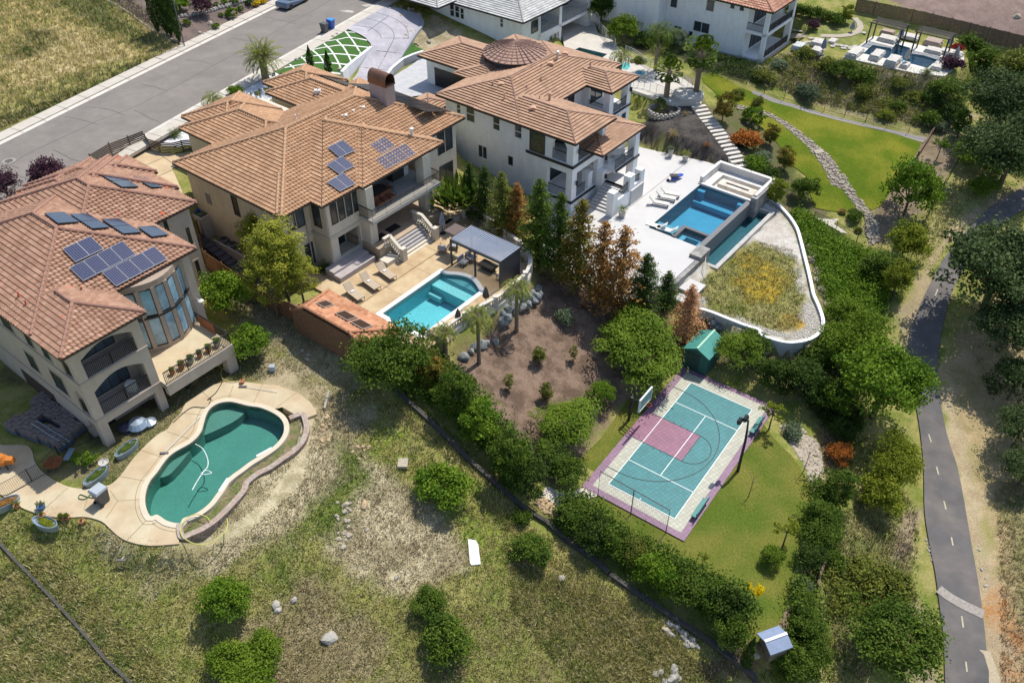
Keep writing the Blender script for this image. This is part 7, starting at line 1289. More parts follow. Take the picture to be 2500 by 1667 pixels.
def board_fence(px,h,m,label,st=.3,gr=None,slats=False,cat='fence',P=None,post=2.4):
 P=P or densify([G(*p)for p in px],.6);b=MB();pb=MB();acc=0.0;rr=random.Random(len(px));nxt=0.0
 for i in range(len(P)-1):
  p,q=P[i],P[i+1];d=q-p;L=d.length;w=Vector((d.x,d.y,0)).normalized();n=Vector((-w.y,w.x,0))
  if slats:
   k=int(h/.17)
   for j in range(k):z=.08+j*.17;b.hexa([v+Vector((0,0,z))for v in(p-n*.015,q-n*.015,q+n*.015,p+n*.015)],[v+Vector((0,0,z+.125))for v in(p-n*.015,q-n*.015,q+n*.015,p+n*.015)])
  else:
   k=max(1,int(L/.15))
   for j in range(k):
    a=p.lerp(q,j/k)+n*rr.uniform(-.012,.012);c=p.lerp(q,(j+.93)/k)+n*rr.uniform(-.012,.012);hh=h*rr.uniform(.975,1.01)
    b.hexa([v+Vector((0,0,-.25))for v in(a-n*.012,c-n*.012,c+n*.012,a+n*.012)],[v+Vector((0,0,hh))for v in(a-n*.012,c-n*.012,c+n*.012,a+n*.012)])
  while nxt<acc+L:
   o=p+w*(nxt-acc);pb.tube([o+n*.07+Vector((0,0,-.3)),o+n*.07+Vector((0,0,h+.06))],.06,4);nxt+=post
  acc+=L
 root=empty('fence',P[0],label,cat,gr);b.build('boards',m,root);pb.build('post',m,root);return root
board_fence([T(4,1640,600),T(4,1700,850),T(5,0,1065),T(5,240,1205),T(5,480,1335)],1.75,cedar,'weathered wooden board fence beside the bamboo, between the lower left and middle lots')
board_fence([T(5,500,1345),T(9,700,130),T(9,860,240),T(9,1025,342)],2.3,cedar,'high wooden board fence along the back of the pool house')
board_fence([T(0,780,1395),T(0,920,1310),T(0,1070,1250),T(0,1205,1195)],1.6,mat('dark_slats',(.10,.07,.05),.7,.2),'straight dark slatted fence between the road and the tan driveway',slats=True)
board_fence([T(0,1205,1195),T(0,1240,1235),T(0,1330,1262),T(0,1430,1268),T(0,1530,1245),T(0,1600,1240)],1.2,MATS['dark_slats'],'curved dark slatted fence around the sago palm',slats=True)
board_fence([T(3,960,95),T(3,1060,115),T(3,1500,205),T(3,1850,290),T(3,2350,412),T(3,2600,470)],1.7,cedar_d,'long dark wooden fence across the top right above the pool')
def iron_fence(px,h,label,gr=None,st=.14,m=None,post=2.4,cat='fence',r=.010):
 P=densify([G(*p)for p in px],1.2);root=empty('fence',P[0],label,cat,gr);b=MB();up=Vector((0,0,h));pb=MB();acc=0;nxt=0
 for i in range(len(P)-1):
  p,q=P[i],P[i+1];L=(q-p).length;b.tube([p+up,q+up],.022,4,cap=False);b.tube([p+up*.12,q+up*.12],.018,4,cap=False);k=max(1,int(L/st))
  for j in range(k):a=p.lerp(q,j/k);b.tube([a,a+up*1.03],r,3,cap=False)
  while nxt<acc+L:o=p.lerp(q,(nxt-acc)/L);pb.tube([o,o+up*1.08],.035,4);nxt+=post
  acc+=L
 b.build('railing_bars',m or black,root);pb.build('post',m or black,root);return root
iron_fence([T(2,1950,640),T(3,130,730),T(3,300,800),T(3,600,880),T(3,860,950),T(3,1150,1030),T(3,1570,1130)],1.5,'long black iron fence along the upper edge of the big lawn')
iron_fence([T(3,1580,1130),T(3,1740,1180),T(3,1830,1210)],1.4,'short black iron fence at the top of the dog run',st=.16)
iron_fence([T(3,2230,900),T(3,2080,1030),T(3,1960,1190),T(3,1800,1345),T(7,1770,60),T(7,1640,280),T(7,1540,470)],1.3,'wire fence with thin posts on the trail side of the dog run',st=.5,r=.006)
iron_fence([T(7,620,475),T(7,760,530),T(7,900,620),T(7,1060,690),T(7,1210,705)],1.1,'low iron fence below the stony corner of the big lawn')
iron_fence([T(8,-40,1400),T(8,75,1375),T(8,390,1200),T(8,560,1010),T(8,800,900)],1.25,'iron fence between the brick pallets and the kidney pool deck',st=.12)
iron_fence([T(14,300,110),T(14,580,310)],1.1,'iron fence above the stone slope at the end of the hedge',st=.13)
iron_fence([T(14,1970,1330),T(14,2090,1440),T(15,200,1510),T(15,260,1600)],1.1,'iron fence by the bark mulch at the bottom of the lawn',st=.13)
dkw=mat('dark_block',(.075,.07,.062),.9,.3,5,.3,20)
wall_strip('boundary_wall',[T(9,1245,540),T(9,1500,770),T(9,1800,1070),T(9,2050,1290),T(9,2280,1490),T(14,450,260),T(14,590,390),T(14,830,560),T(14,960,680)],.35,.3,dkw,label='low dark block wall running below the hedge, upper length',cat='wall')
wall_strip('boundary_wall',[T(14,970,690),T(14,1180,840),T(14,1400,985),T(14,1620,1130),T(14,1800,1250),T(14,1990,1390),T(14,2150,1530),(1850,1690)],.35,.3,dkw,label='low dark block wall running below the hedge, lower length',cat='wall')
wall_strip('boundary_wall',[T(12,-30,395),T(12,120,560),T(12,250,690),T(12,420,870),T(12,590,1055),T(12,760,1250),T(12,870,1380),T(12,1070,1570),(330,1690)],.22,.18,dkw,label='narrow dark wall cutting the bottom left corner of the field',cat='wall')
wall_strip('boundary_wall',[T(3,1600,1090),T(3,1540,1190),T(3,1475,1290)],.7,.18,cedar_d,label='low dark timber wall between the big lawn and the dog run',cat='wall')
wall_strip('boundary_wall',[T(15,710,560),T(15,690,650),T(15,655,740),T(15,640,820)],.9,.16,cedar_d,label='short timber wall in the belt right of the lower lawn',cat='wall')
wall_strip('boundary_wall',[T(0,585,1445),T(0,640,1410),T(0,720,1370),T(0,750,1350)],.5,.5,wht,label='short white wall by the road near the plum tree',cat='wall')
lot('middle');BE=[at(600+x/3.357,400+y/3.357,M2)for x,y in patio2_edge];BE=densify(smooth(BE,4,False)[:-1],1.4)
stn=mat('balustrade_stone',(.56,.52,.46),.85,.1,2)
root=empty('balustrade',BE[0],'pale stone balustrade curving around the middle patio and pool','balustrade');balustrade(root,[p+Vector((0,0,.25))for p in BE],.85,stn,.24,'railing')
for i in range(0,len(BE),4):p=BE[i];MB().lbox(p.x-.2,p.x+.2,p.y-.2,p.y+.2,p.z-.1,p.z+1.22).build('pier',stn,root)
b=MB();n=len(BE);kw=[]
for i,p in enumerate(BE):d=(BE[min(i+1,n-1)]-BE[max(i-1,0)]).normalized();kw.append(Vector((-d.y,d.x,0))*.18)
b.add([tuple(BE[i]+kw[i]*s+Vector((0,0,z)))for i in range(n)for s,z in((1,-2),(-1,-2),(-1,.25),(1,.25))],[(4*i+k,4*i+(k+1)%4,4*i+4+(k+1)%4,4*i+4+k)for i in range(n-1)for k in range(4)]);b.build('base_wall',stn,root,fixn=True)
lot('site')
def rock_mesh(seed,sub=2,j=.28):
 bm=bmesh.new();bmesh.ops.create_icosphere(bm,subdivisions=sub,radius=1);rr=random.Random(seed);o=Vector((rr.random()*9,rr.random()*9,rr.random()*9))
 from mathutils import noise
 for v in bm.verts:v.co*=1+j*2*noise.noise(v.co*1.1+o)+.1*noise.noise(v.co*3.5+o)
 for k in range(11):
  nv=Vector((rr.uniform(-1,1),rr.uniform(-1,1),rr.uniform(-.3,1))).normalized()
  for v in bm.verts:
   d=v.co.dot(nv)-.66
   if d>0:v.co-=nv*d
 me=bpy.data.meshes.new('rock');bm.to_mesh(me);bm.free();return me
RM=[rock_mesh(i)for i in range(6)]
rk=dict(grey=mat('rock_grey',(.33,.31,.28),.95,.25,4,.4,15),pale=mat('rock_pale',(.38,.33,.26),.95,.2,4,.4,15),dark=mat('rock_blue_grey',(.15,.17,.18),.95,.35,4,.5,12,col2=(.30,.30,.28),s2=1.5),white=mat('rock_white',(.38,.355,.31),.95,.15,4),tan=mat('rock_tan',(.42,.31,.19),.95,.25,4,.4,15))
rn=random.Random(11)
def rock(p,s,m,label,group,sink=.25,flat=.65,cat='boulder'):
 me=RM[rn.randrange(6)];o=bpy.data.objects.new('boulder',me);COL.objects.link(o);o.location=p+Vector((0,0,s*flat*(.5-sink)));o.scale=(s*rn.uniform(.8,1.2),s*rn.uniform(.7,1.0),s*flat);o.rotation_euler=(rn.uniform(-.2,.2),rn.uniform(-.2,.2),rn.random()*6)
 if not me.materials:me.materials.append(None)
 o.material_slots[0].link='OBJECT';o.material_slots[0].material=rk[m];return tag(o,label,cat,group)
def rocks(lst,m,label,group,s0,s1):
 for q in lst:rock(G(*q),rn.uniform(s0,s1),m,label,group)
def along(px,st,jit):
 P=densify([G(*p)for p in px],st);return[p+Vector((rn.uniform(-jit,jit),rn.uniform(-jit,jit),0))for p in P]
for p in along([T(6,395,1080),T(6,330,1130),T(6,250,1180),T(6,150,1240),T(6,70,1310)],.55,.12)+along([T(6,380,1040),T(6,300,1090),T(6,210,1140),T(6,90,1240)],.6,.1):rock(p,rn.uniform(.42,.62),'dark','blue grey boulder of the retaining wall under the balustrade','boulders under the balustrade',.1,.9)
for p in along([T(9,2060,120),T(9,1980,130),T(9,1880,170),T(9,1790,240)],.6,.15):rock(p,rn.uniform(.4,.6),'dark','blue grey boulder of the retaining wall under the balustrade','boulders under the balustrade',.1,.9)
def grnd(x,y):return Vector((x,y,float(gz(x,y))))
for px,n,m,s0,s1,lb,gr in[([T(7,530,560),T(7,600,700),T(7,650,850),T(7,700,1000),T(7,830,1160),T(7,740,1200),T(7,680,1050),T(7,620,850)],36,'pale',.2,.6,'pale angular boulder on the bank outside the curved wall','boulders outside the curved wall'),([T(14,1400,1030),T(14,1650,1180),T(14,1750,1280),T(14,1640,1300),T(14,1420,1140)],16,'grey',.18,.34,'grey boulder of the pile below the dark wall','boulders below the dark wall'),([T(14,1310,1500),T(14,1500,1420),T(14,1540,1540),T(14,1380,1590)],9,'grey',.25,.45,'pale grey boulder of the group at the bottom edge','boulders at the bottom edge'),([T(13,740,90),T(13,860,80),T(13,860,330),T(13,800,560),T(13,740,400),T(13,730,250)],24,'pale',.12,.3,'tan fieldstone of the loose line in the dry field','stones of the loose line'),([T(9,590,780),T(9,690,700),T(9,720,860),T(9,650,980),T(9,590,960)],18,'tan',.12,.26,'tan block rubble beside the planter wall','rubble beside the planter wall'),([T(9,860,1000),T(9,1030,880),T(9,1040,1010),T(9,920,1100)],12,'tan',.12,.24,'small rubble piece in the rough yard','rubble in the rough yard'),([T(9,440,160),T(9,560,220),T(9,540,300),T(9,470,260)],10,'pale',.1,.22,'small stone near the fence curb','stones near the fence curb'),([T(15,1540,380),T(15,1580,390),T(15,1600,500),T(15,1620,620),T(15,1560,500)],12,'white',.08,.18,'small pale stone on the near verge of the trail','stones on the near trail verge'),([T(15,1960,370),T(15,2020,600),T(15,2080,800),T(15,2080,960),T(15,2040,800),T(15,1980,560)],14,'white',.08,.2,'small pale stone on the far verge of the trail','stones on the far trail verge'),([T(6,1700,1310),T(6,1880,1330),T(6,1880,1420),T(6,1720,1400)],14,'dark',.35,.65,'dark boulder on the bank behind the green roofed shed','boulders behind the green roofed shed'),([T(1,1150,50),T(1,1400,80),T(1,1480,250),T(1,1560,330),T(1,1400,380),T(1,1330,330)],26,'pale',.15,.5,'pale rock on the dry bank beside the driveway','rocks on the dry bank'),]:
 X,Y=scatter(gpoly(px),n)
 for x,y in zip(X,Y):rock(grnd(x,y),rn.uniform(s0,s1),m,lb,gr)
for q,s,m,lb in[((13,250,930),.42,'white','large white rock of the pair in the lower field'),((13,262,970),.34,'white','flat white rock in front of the large one in the lower field'),((13,398,890),.36,'grey','pale rock right of the white pair'),((13,685,1205),.62,'white','isolated cream rock between the two lower oak bushes'),((13,975,105),.4,'tan','long tan stone above the dry patch'),((13,990,310),.22,'pale','small pale stone inside the dry patch'),((13,1235,705),.2,'grey','grey stone low in the dry patch'),((14,570,710),.36,'grey','grey rock left of the lower hedge'),((14,905,1048),.22,'grey','small grey rock in the golden grass'),((14,1430,1140),.4,'pale','palest rock below the dark wall'),((13,820,110),.36,'pale','rounded tan rock at the head of the stone line'),((1,715,310),.45,'pale','low rock at the tip of the striped lawn'),((1,750,288),.4,'grey','grey rock at the tip of the striped lawn'),((1,415,498),.4,'dark','blue grey rock at the left end of the striped lawn'),((1,765,575),.42,'pale','round straw coloured rock in the striped lawn'),((0,1720,195),.45,'pale','pale boulder beside the low bush across the street'),((0,1735,240),.4,'white','white boulder right of the low bush across the street'),((0,1635,272),.3,'white','left boulder of the low pair across the street'),((0,1672,282),.3,'white','right boulder of the low pair across the street'),((15,135,1335),.45,'pale','squat pale rock beside the lower shed'),((9,950,345),.4,'grey','grey stone at the fence foot'),((9,965,375),.45,'grey','larger grey stone at the fence foot'),((3,2290,140),.6,'pale','pale rock on the purple mulch at the top right')]:rock(GT(*q),s,m,lb,None)
gw_=empty('rock_edging',GT(0,1700,120),'low dry stone edging winding through the garden across the street','stone edging');b=MB()
for p in along([T(0,1460,150),T(0,1560,135),T(0,1680,110),T(0,1800,75),T(0,1900,45),T(0,2000,15),T(0,2090,5)],.38,.08):b.lathe([(.0,-.15),(.24,-.05),(.27,.15),(.14,.36),(0,.4)],p,6,rot=rn.random()*3)
b.build('stones',rk['grey'],gw_)
b=MB()
for p in along([T(0,860,0),T(0,980,60),T(0,1100,140),T(0,1260,260),T(0,1340,290),T(0,1500,375)],.42,.08):b.lathe([(.0,-.1),(.17,-.03),(.18,.08),(.08,.18),(0,.2)],p,6,rot=rn.random()*3)
tag(b.build('rock_edging',rk['pale']),'pale stone edging between the golden meadow and the mulched garden','stone edging')
b=MB();X,Y=scatter([G(*p)for p in CREEK],1500)
for x,y in zip(X,Y):r_=rn.uniform(.06,.17);b.lathe([(r_,-.02),(r_*.9,r_*.5),(r_*.3,r_*.8)],(x,y,float(gz(x,y))+.06),5,rot=rn.random()*3)
tag(b.build('creek_stones',rk['pale']),'rounded stones filling the dry creek through the big lawn','stones',kind='stuff')
for nm,px,n,m,lb in[('cobbles',[T(11,350,800),T(11,480,800),T(11,680,960),T(11,700,1250),T(11,620,1340),T(11,560,1150),T(11,440,960)],420,'pale','rounded cobbles covering the bed right of the lower lawn'),('slope_stones',[T(14,350,100),T(14,420,40),T(14,560,160),T(14,570,250),T(14,480,210)],90,'tan','rust coloured stones on the small slope by the path')]:
 b=MB();X,Y=scatter(gpoly(px),n)
 for x,y in zip(X,Y):r_=rn.uniform(.10,.2);b.lathe([(r_,-.03),(r_*.9,r_*.5),(r_*.3,r_*.8)],(x,y,float(gz(x,y))),6,rot=rn.random()*3)
 tag(b.build(nm,rk[m]),lb,'stones',kind='stuff')
b=MB();X,Y=scatter(gpoly([T(7,590,1110),T(7,690,1290),T(7,660,1390),T(7,500,1440),T(7,200,1390),T(6,2060,1340),T(6,1960,1260),T(7,300,1370),T(7,450,1400),T(7,560,1330),T(7,540,1200)])+[],1500)
for x,y in zip(X,Y):r_=rn.uniform(.04,.11);b.lathe([(r_,-.02),(r_*.8,r_*.5),(.0,r_*.6)],(x,y,float(gz(x,y))),4,rot=rn.random()*3)
tag(b.build('white_rubble',rk['white']),'white crushed rock spread inside the curved wall','gravel',kind='stuff')
b=MB();p=[G(*T(3,620,1245)),G(*T(3,690,1235)),G(*T(3,712,1262)),G(*T(3,640,1275))];b.hexa([v+Vector((0,0,.02))for v in p],[v+Vector((0,0,.22))for v in p]);tag(b.build('stone_slab',rk['pale'],fixn=True),'flat pale stone slab bridging the dry creek','stone slab')
stp=empty('garden_steps',GT(2,1700,890),'flight of pale concrete steps down the black mulch bank to the white deck','steps');stc=mat('tread_concrete',(.56,.52,.46),.85,.1,2)
A_,B_=G(*T(2,1700,880)),G(*T(2,2060,1420));dd=(B_-A_);w=Vector((dd.x,dd.y,0)).normalized();nn=Vector((-w.y,w.x,0))*.85;N_=18
for i in range(N_):
 c=A_+dd*(i/(N_-1));zz=max(c.z,float(gz(c.x,c.y)))+.12;q=[c-nn-w*.22,c+nn-w*.22,c+nn+w*.22,c-nn+w*.22]
 MB().hexa([(v.x,v.y,zz-.5)for v in q],[(v.x,v.y,zz)for v in q]).build('tread',stc,stp,fixn=True)
lot('upper');UT=10.4;cc4=mat('terrace_concrete',(.50,.47,.42),.85,.1,1)
U4=empty('swimming_pool',at(*T(2,780,430),UT),'small turquoise pool with a curved spa below the upper house','swimming pool')
pw4=[at(*T(2,*p),UT)for p in[(720,390),(950,445),(900,480),(680,410)]];pb4=[at(*T(2,*p),UT)for p in[(1030,555),(1060,520),(1120,515),(1140,545),(1110,575)]];sp4=[at(*T(2,1215+55*math.cos(t),632+22*math.sin(t)),UT)for t in[k*.524 for k in range(12)]]
T4=[(p.x,p.y)for p in H4PAT]
o=holed('terrace',T4,[[(p.x,p.y)for p in pw4]],cc4,UT,1.6);o.parent=U4;o.matrix_parent_inverse=pinv(U4);basin(U4,[(p.x,p.y)for p in pw4],UT,1.2,MATS['pool_plaster_turquoise'],wat)
b=MB();b.prism(sp4,UT,UT+.45);b.build('spa',cc4,U4);s4=[sum(sp4,Vector())/12+(p-sum(sp4,Vector())/12)*.8 for p in sp4];MB().prism(s4,UT+.4,UT+.455).build('spa_water',mat('spa_water',(.05,.20,.24),.08,.1,2,spec=.8),U4);MB().prism(pb4,UT,UT+.02).build('wading_water',mat('wading_water',(.10,.42,.45),.08,.1,2,spec=.8),U4)
def hrail(px,z,h,label,m,n=5,post=1.6):
 P=densify(smooth([at(*T(*p),z)for p in px],4,False),.9);root=empty('railing',P[0],label,'railing');b=MB()
 for k in range(n):b.tube([p+Vector((0,0,h*(k+1)/n))for p in P],.016 if k<n-1 else .03,4)
 for p in P[::2]:b.tube([p,p+Vector((0,0,h))],.03,4)
 b.build('rails',m,root);return root
gm=mat('pale_metal',(.48,.50,.50),.4,.05)
hrail([(2,1160,715),(2,1250,725),(2,1350,760),(2,1470,810),(2,1550,850),(2,1640,850),(2,1710,820),(2,1722,770)],UT,1.0,'pale horizontal railing around the round planter corner of the upper terrace',gm);hrail([(2,1095,440),(2,1180,480),(2,1300,560),(2,1450,620),(2,1560,680),(2,1640,740)],UT,1.0,'pale horizontal railing on the far side of the upper terrace',gm);hrail([(2,830,80),(2,850,170),(2,880,250),(2,940,320),(2,1010,400)],UT,1.2,'white railing stepping down beside the upper house',wht)
pc=at(*T(2,1610,790),UT);b=MB();b.lathe([(1.75,-.3),(1.75,.35),(1.55,.35),(1.55,.2),(.01,.2)],pc,20);tag(b.build('round_planter',[cc4,black]),'round dark planter holding the tallest fan palm','planter')
lot('site')
pr=GT(2,1410,930);b=MB()
for r_ in range(4):
 for k in range(22):t=(k+.5*(r_%2))*.2856;b.lathe([(.17,0),(.18,.17),(.0,.18)],(pr.x+1.7*math.cos(t),pr.y+1.5*math.sin(t),pr.z-.2+r_*.2),5)
tag(b.build('stone_ring',rk['grey']),'round dry stone planter ring around the low fan palm','planter')
lot('right');Z5=9.6;C5=mat('pale_paving',(.58,.56,.52),.85,.06,1)
U5=empty('swimming_pool',at(*T(3,1350,430),Z5),'blue stepped pool on the top right terrace among covered furniture','swimming pool')
p5=[at(*T(3,*p),Z5)for p in[(1110,370),(1260,395),(1260,410),(1300,360),(1420,395),(1420,440),(1530,455),(1640,490),(1560,560),(1450,530),(1030,440)]];P5=[(p.x,p.y)for p in p5]
o=holed('terrace',[(p.x,p.y)for p in[at(*T(3,*p),Z5)for p in[(1110,295),(1850,440),(1860,490),(1700,625),(1450,600),(870,470)]]],[P5],C5,Z5,.8);o.parent=U5;o.matrix_parent_inverse=pinv(U5);basin(U5,P5,Z5,1.3,MATS['pool_plaster_blue'],wat)
tarp=mat('cover_fabric',(.50,.47,.43),.9,.12,3,.3,8);para=mat('parasol_blue_grey',(.27,.30,.38),.85,.1,5);tarpb=mat('cover_brown',(.36,.28,.23),.9,.1)
def cover_mesh():
 bm=bmesh.new();bmesh.ops.create_cube(bm,size=2);bmesh.ops.subdivide_edges(bm,edges=bm.edges[:],cuts=5,use_grid_fill=True);rr=random.Random(5)
 for v in bm.verts:
  c=v.co;r_=max(abs(c.x),abs(c.y));t=.93 if c.z>.6 else 1.03;c.x*=t;c.y*=t
  if c.z>.3:c.z+=.22*math.sin(c.x*2.2+1)*math.cos(c.y*1.7)
  c.x+=rr.uniform(-.06,.06);c.y+=rr.uniform(-.06,.06)
 me=bpy.data.meshes.new('cover');bm.to_mesh(me);bm.free();me.materials.append(None);return me
CVM=cover_mesh()
def lump(px,z,rx,ry,h,m,label,az=38,group='covered outdoor furniture on the top right terrace'):
 p=at(*T(*px),z);o=bpy.data.objects.new('covered_furniture',CVM);COL.objects.link(o);o.location=p+Vector((0,0,h*.45));o.scale=(rx*.9,ry*.9,h*.5);o.rotation_euler=(0,0,R(-az));o.material_slots[0].link='OBJECT';o.material_slots[0].material=m;return tag(o,label,'furniture cover',group)
for px,rx,ry,h,m,lb in[((3,960,450),.75,1.5,.6,tarp,'long beige cover at the left end of the terrace'),((3,1140,475),.65,1.4,.7,tarp,'beige cover left of the pool front, second'),((3,1270,525),.75,1.3,.8,tarp,'tallest beige cover in front of the pool'),((3,1370,550),.5,.7,.5,tarp,'small beige cover in front of the pool'),((3,1230,335),1.2,.9,.5,tarp,'round cover under the left pergola'),((3,1400,310),1.4,.8,.4,tarp,'flat cover between the pergolas'),((3,1600,370),1.1,.9,.7,tarpb,'brownish cover under the right pergola'),((3,1610,430),1.1,.8,.45,tarp,'round cover in front of the right pergola'),((3,1750,450),1.4,.7,.5,tarp,'long cover at the right end of the terrace'),((3,1640,560),.6,1.1,.5,tarp,'cover by the dark red maple'),((3,1230,280),.9,.6,.5,tarpb,'brownish cover at the back of the left pergola'),((3,660,370),.8,1.0,.6,tarp,'white cover in the heap beside the blue parasol'),((3,500,400),.7,1.0,.6,MATS['pale_metal'],'grey cover at the left of the heap'),((3,650,430),.7,.9,.5,tarp,'low cover beside the blue parasol'),((3,780,345),.5,.8,.3,tarp,'flat white cover right of the blue parasol')]:lump(px,Z5,rx,ry,h,m,lb)
def closed_parasol(base,top,z,m,label,group=None,r=.2):
 B=at(*base,z);d=ray(*top);k=math.hypot(B.x,B.y)/math.hypot(d[0],d[1]);H=max(1.6,HC+d[2]*k-B.z);o=empty('closed_parasol',B,label,'parasol',group)
 MB().tube([(0,0,0),(0,0,H)],.03,6).build('pole',gm if False else black,o,local=True);b=MB();b.lathe([(.3,0),(.28,.08),(.0,.1)],(0,0,0),10);b.build('foot',black,o,local=True)
 b=MB();n=14;prof=[(.35,.06),(.45,r),(.6,r*.85),(.8,r*.6),(1.0,.03)];vs=[]
 for q,(t,rr_)in enumerate(prof):
  for k2 in range(n):a=6.283*k2/n;rr2=rr_*(1.25 if k2%2 else .75)if q not in(0,4)else rr_;vs.append((rr2*math.cos(a),rr2*math.sin(a),H*t))
 b.add(vs,[(i*n+k2,i*n+(k2+1)%n,(i+1)*n+(k2+1)%n,(i+1)*n+k2)for i in range(4)for k2 in range(n)]);b.build('folded_canopy',m,o,local=True);return o
for bs,tp,m,lb in[((3,690,455),(3,715,305),para,'closed blue parasol beside the heap of covers'),((3,930,280),(3,940,190),para,'slim closed parasol near the curved path'),((3,1370,540),(3,1405,395),tarp,'closed beige parasol in front of the pool'),((3,1770,525),(3,1835,380),tarp,'leaning closed beige parasol at the right end'),((3,1325,345),(3,1370,210),para,'closed blue parasol under the left pergola'),((3,1730,400),(3,1755,290),para,'closed blue parasol under the right pergola')]:closed_parasol(T(*bs),T(*tp),Z5,m,lb,'closed parasols of the top right terrace',.28)
wd=mat('dark_timber',(.07,.06,.055),.85,.3,5)
for(x0,y0,x1,y1),lb in[((1130,165,1380,225),'left dark timber pergola over covered loungers'),((1500,240,1760,300),'right dark timber pergola over covered loungers')]:
 z=Z5+2.5;A=at(*T(3,x0,y0),z);B=at(*T(3,x1,y1),z);d=B-A;u=d.normalized();n=Vector((-u.y,u.x,0))*1.0;root=empty('pergola',(A+B)/2-Vector((0,0,2.7)),lb,'pergola','timber pergolas of the top right terrace')
 b=MB()
 for i in range(26):c=A.lerp(B,i/25);b.tube([c-n*1.25,c+n*1.25],.05,4)
 for s in(-1,0,1):b.tube([A+n*s-u*.3-Vector((0,0,.1)),B+n*s+u*.3-Vector((0,0,.1))],.06,4)
 b.build('slats',wd,root)
 for c in(A-n,A+n,B-n,B+n):MB().tube([c-Vector((0,0,2.75)),c],.1,4).build('post',wd,root)
lot('site')
s_=strip([GT(3,x,y)for x,y in[(420,308),(560,300),(700,296),(830,300),(920,290),(990,262),(1010,230),(1000,190),(960,150)]],.8,.06,gz_s);tag(s_.build('garden_path',mat('path_paving',(.38,.33,.27),.9,.15)),kind='structure')
b=MB()
for x,y in[(600,318),(640,322),(810,372),(850,378),(890,384),(930,392),(965,382),(780,383),(700,372),(515,258),(470,250),(1035,272),(560,350),(600,350),(870,400),(925,402)]:c=GT(3,x,y);b.lathe([(.45,.03),(.42,.09),(.01,.1)],c,6,sx=1,sy=.8,rot=x)
tag(b.build('stepping_stones',rk['white']),'scattered white stepping stones between the right house and the pool','stepping stones')
def local_thing(name,p,rz,label,cat,group=None):return empty(name,p,label,cat,group,rz)
def copy_thing(o,loc,rz,label,group=None):
 r=o.copy();COL.objects.link(r);r.location=loc;r.rotation_euler=(0,0,rz);r['label']=label
 def rec(src,dst):
  for k in[x for x in COL.objects if x.parent==src]:c=k.copy();COL.objects.link(c);c.parent=dst;rec(k,c)
 rec(o,r);return r
A38=R(-38)
lot('middle');dg=mat('pavilion_grey',(.055,.055,.065),.5,.1);lv=mat('louvre_blue_grey',(.30,.34,.42),.4,.05,metal=.3)
PV=empty('pavilion',ab(40.4,-34.2,M2),'dark metal pavilion with a blue grey louvred roof at the pool end','pavilion')
b=MB()
for i in range(26):y=-36.45+4.6*i/25;b.box(39.35,41.65,y-.055,y+.055,13.36,13.42)
b.build('louvres',lv,PV)
boxes('frame',[(39.25,41.75,-36.6,-36.5,13.2,13.4),(39.25,41.75,-31.85,-31.75,13.2,13.4),(39.25,39.35,-36.5,-31.85,13.2,13.4),(41.65,41.75,-36.5,-31.85,13.2,13.4)],dg,PV)
for a_,b_ in((39.3,-36.55),(41.7,-36.55),(39.3,-34.2),(39.3,-31.8)):boxes('post',[(a_-.06,a_+.06,b_-.06,b_+.06,11,13.2)],dg,PV)
boxes('side_screen',[(39.36,41.64,-31.84,-31.76,11,13.2)],dg,PV);boxes('back_screen',[(41.66,41.72,-36.4,-33.9,12.6,13.2)],dg,PV)
pc_=empty('shade_canopy',ab(40.7,-37.3,M2),'small brown shade canopy touching the pavilion','canopy');boxes('canopy_top',[(40.2,41.5,-38.0,-36.75,13.05,13.12)],mat('canopy_brown',(.13,.10,.09),.8),pc_);boxes('canopy_post',[(40.8,40.87,-37.4,-37.33,11,13.05)],dg,pc_)
cush=mat('cushion_grey',(.33,.33,.36),.9,.06);fbk=mat('wicker_dark',(.05,.045,.04),.7)
def armchair(p,rz,label,group,cu=None):
 t=local_thing('armchair',p,rz,label,'armchair',group)
 MB().lbox(-.34,.34,-.34,.34,.28,.42).build('seat',cu or cush,t,local=True);MB().lbox(-.34,.34,.26,.38,.42,.85).build('backrest',cu or cush,t,local=True)
 b=MB()
 for s in(-1,1):b.tube([(.38*s,-.36,0),(.38*s,-.36,.6),(.38*s,.36,.6),(.38*s,.36,0)],.025,5)
 b.build('frame',fbk,t,local=True);return t
GP='armchairs around the metal pavilion';ac=armchair(ab(39.9,-35.9,M2),A38+R(90),'grey cushioned armchair at the open front corner of the pavilion',GP)
for a_,b_,r_,lb in[(40.7,-35.8,90,'second grey armchair under the pavilion, behind the front one'),(40.3,-32.4,-90,'white cushioned seat beside the pavilion side wall'),(41.2,-37.9,20,'armchair beside the small brown canopy'),(40.3,-38.3,200,'armchair facing the stairs near the brown canopy')]:copy_thing(ac,ab(a_,b_,M2),A38+R(r_),lb,GP)
ft=empty('fire_table',ab(40.6,-34.0,M2),'low dark fire table under the pavilion','table');boxes('table_top',[(40.2,41.0,-34.7,-33.3,11.35,11.5)],fbk,ft);boxes('table_base',[(40.35,40.85,-34.5,-33.5,11,11.35)],fbk,ft)
lc=mat('lounger_tan',(.42,.34,.25),.9,.06);lf=mat('lounger_frame',(.12,.09,.07),.6)
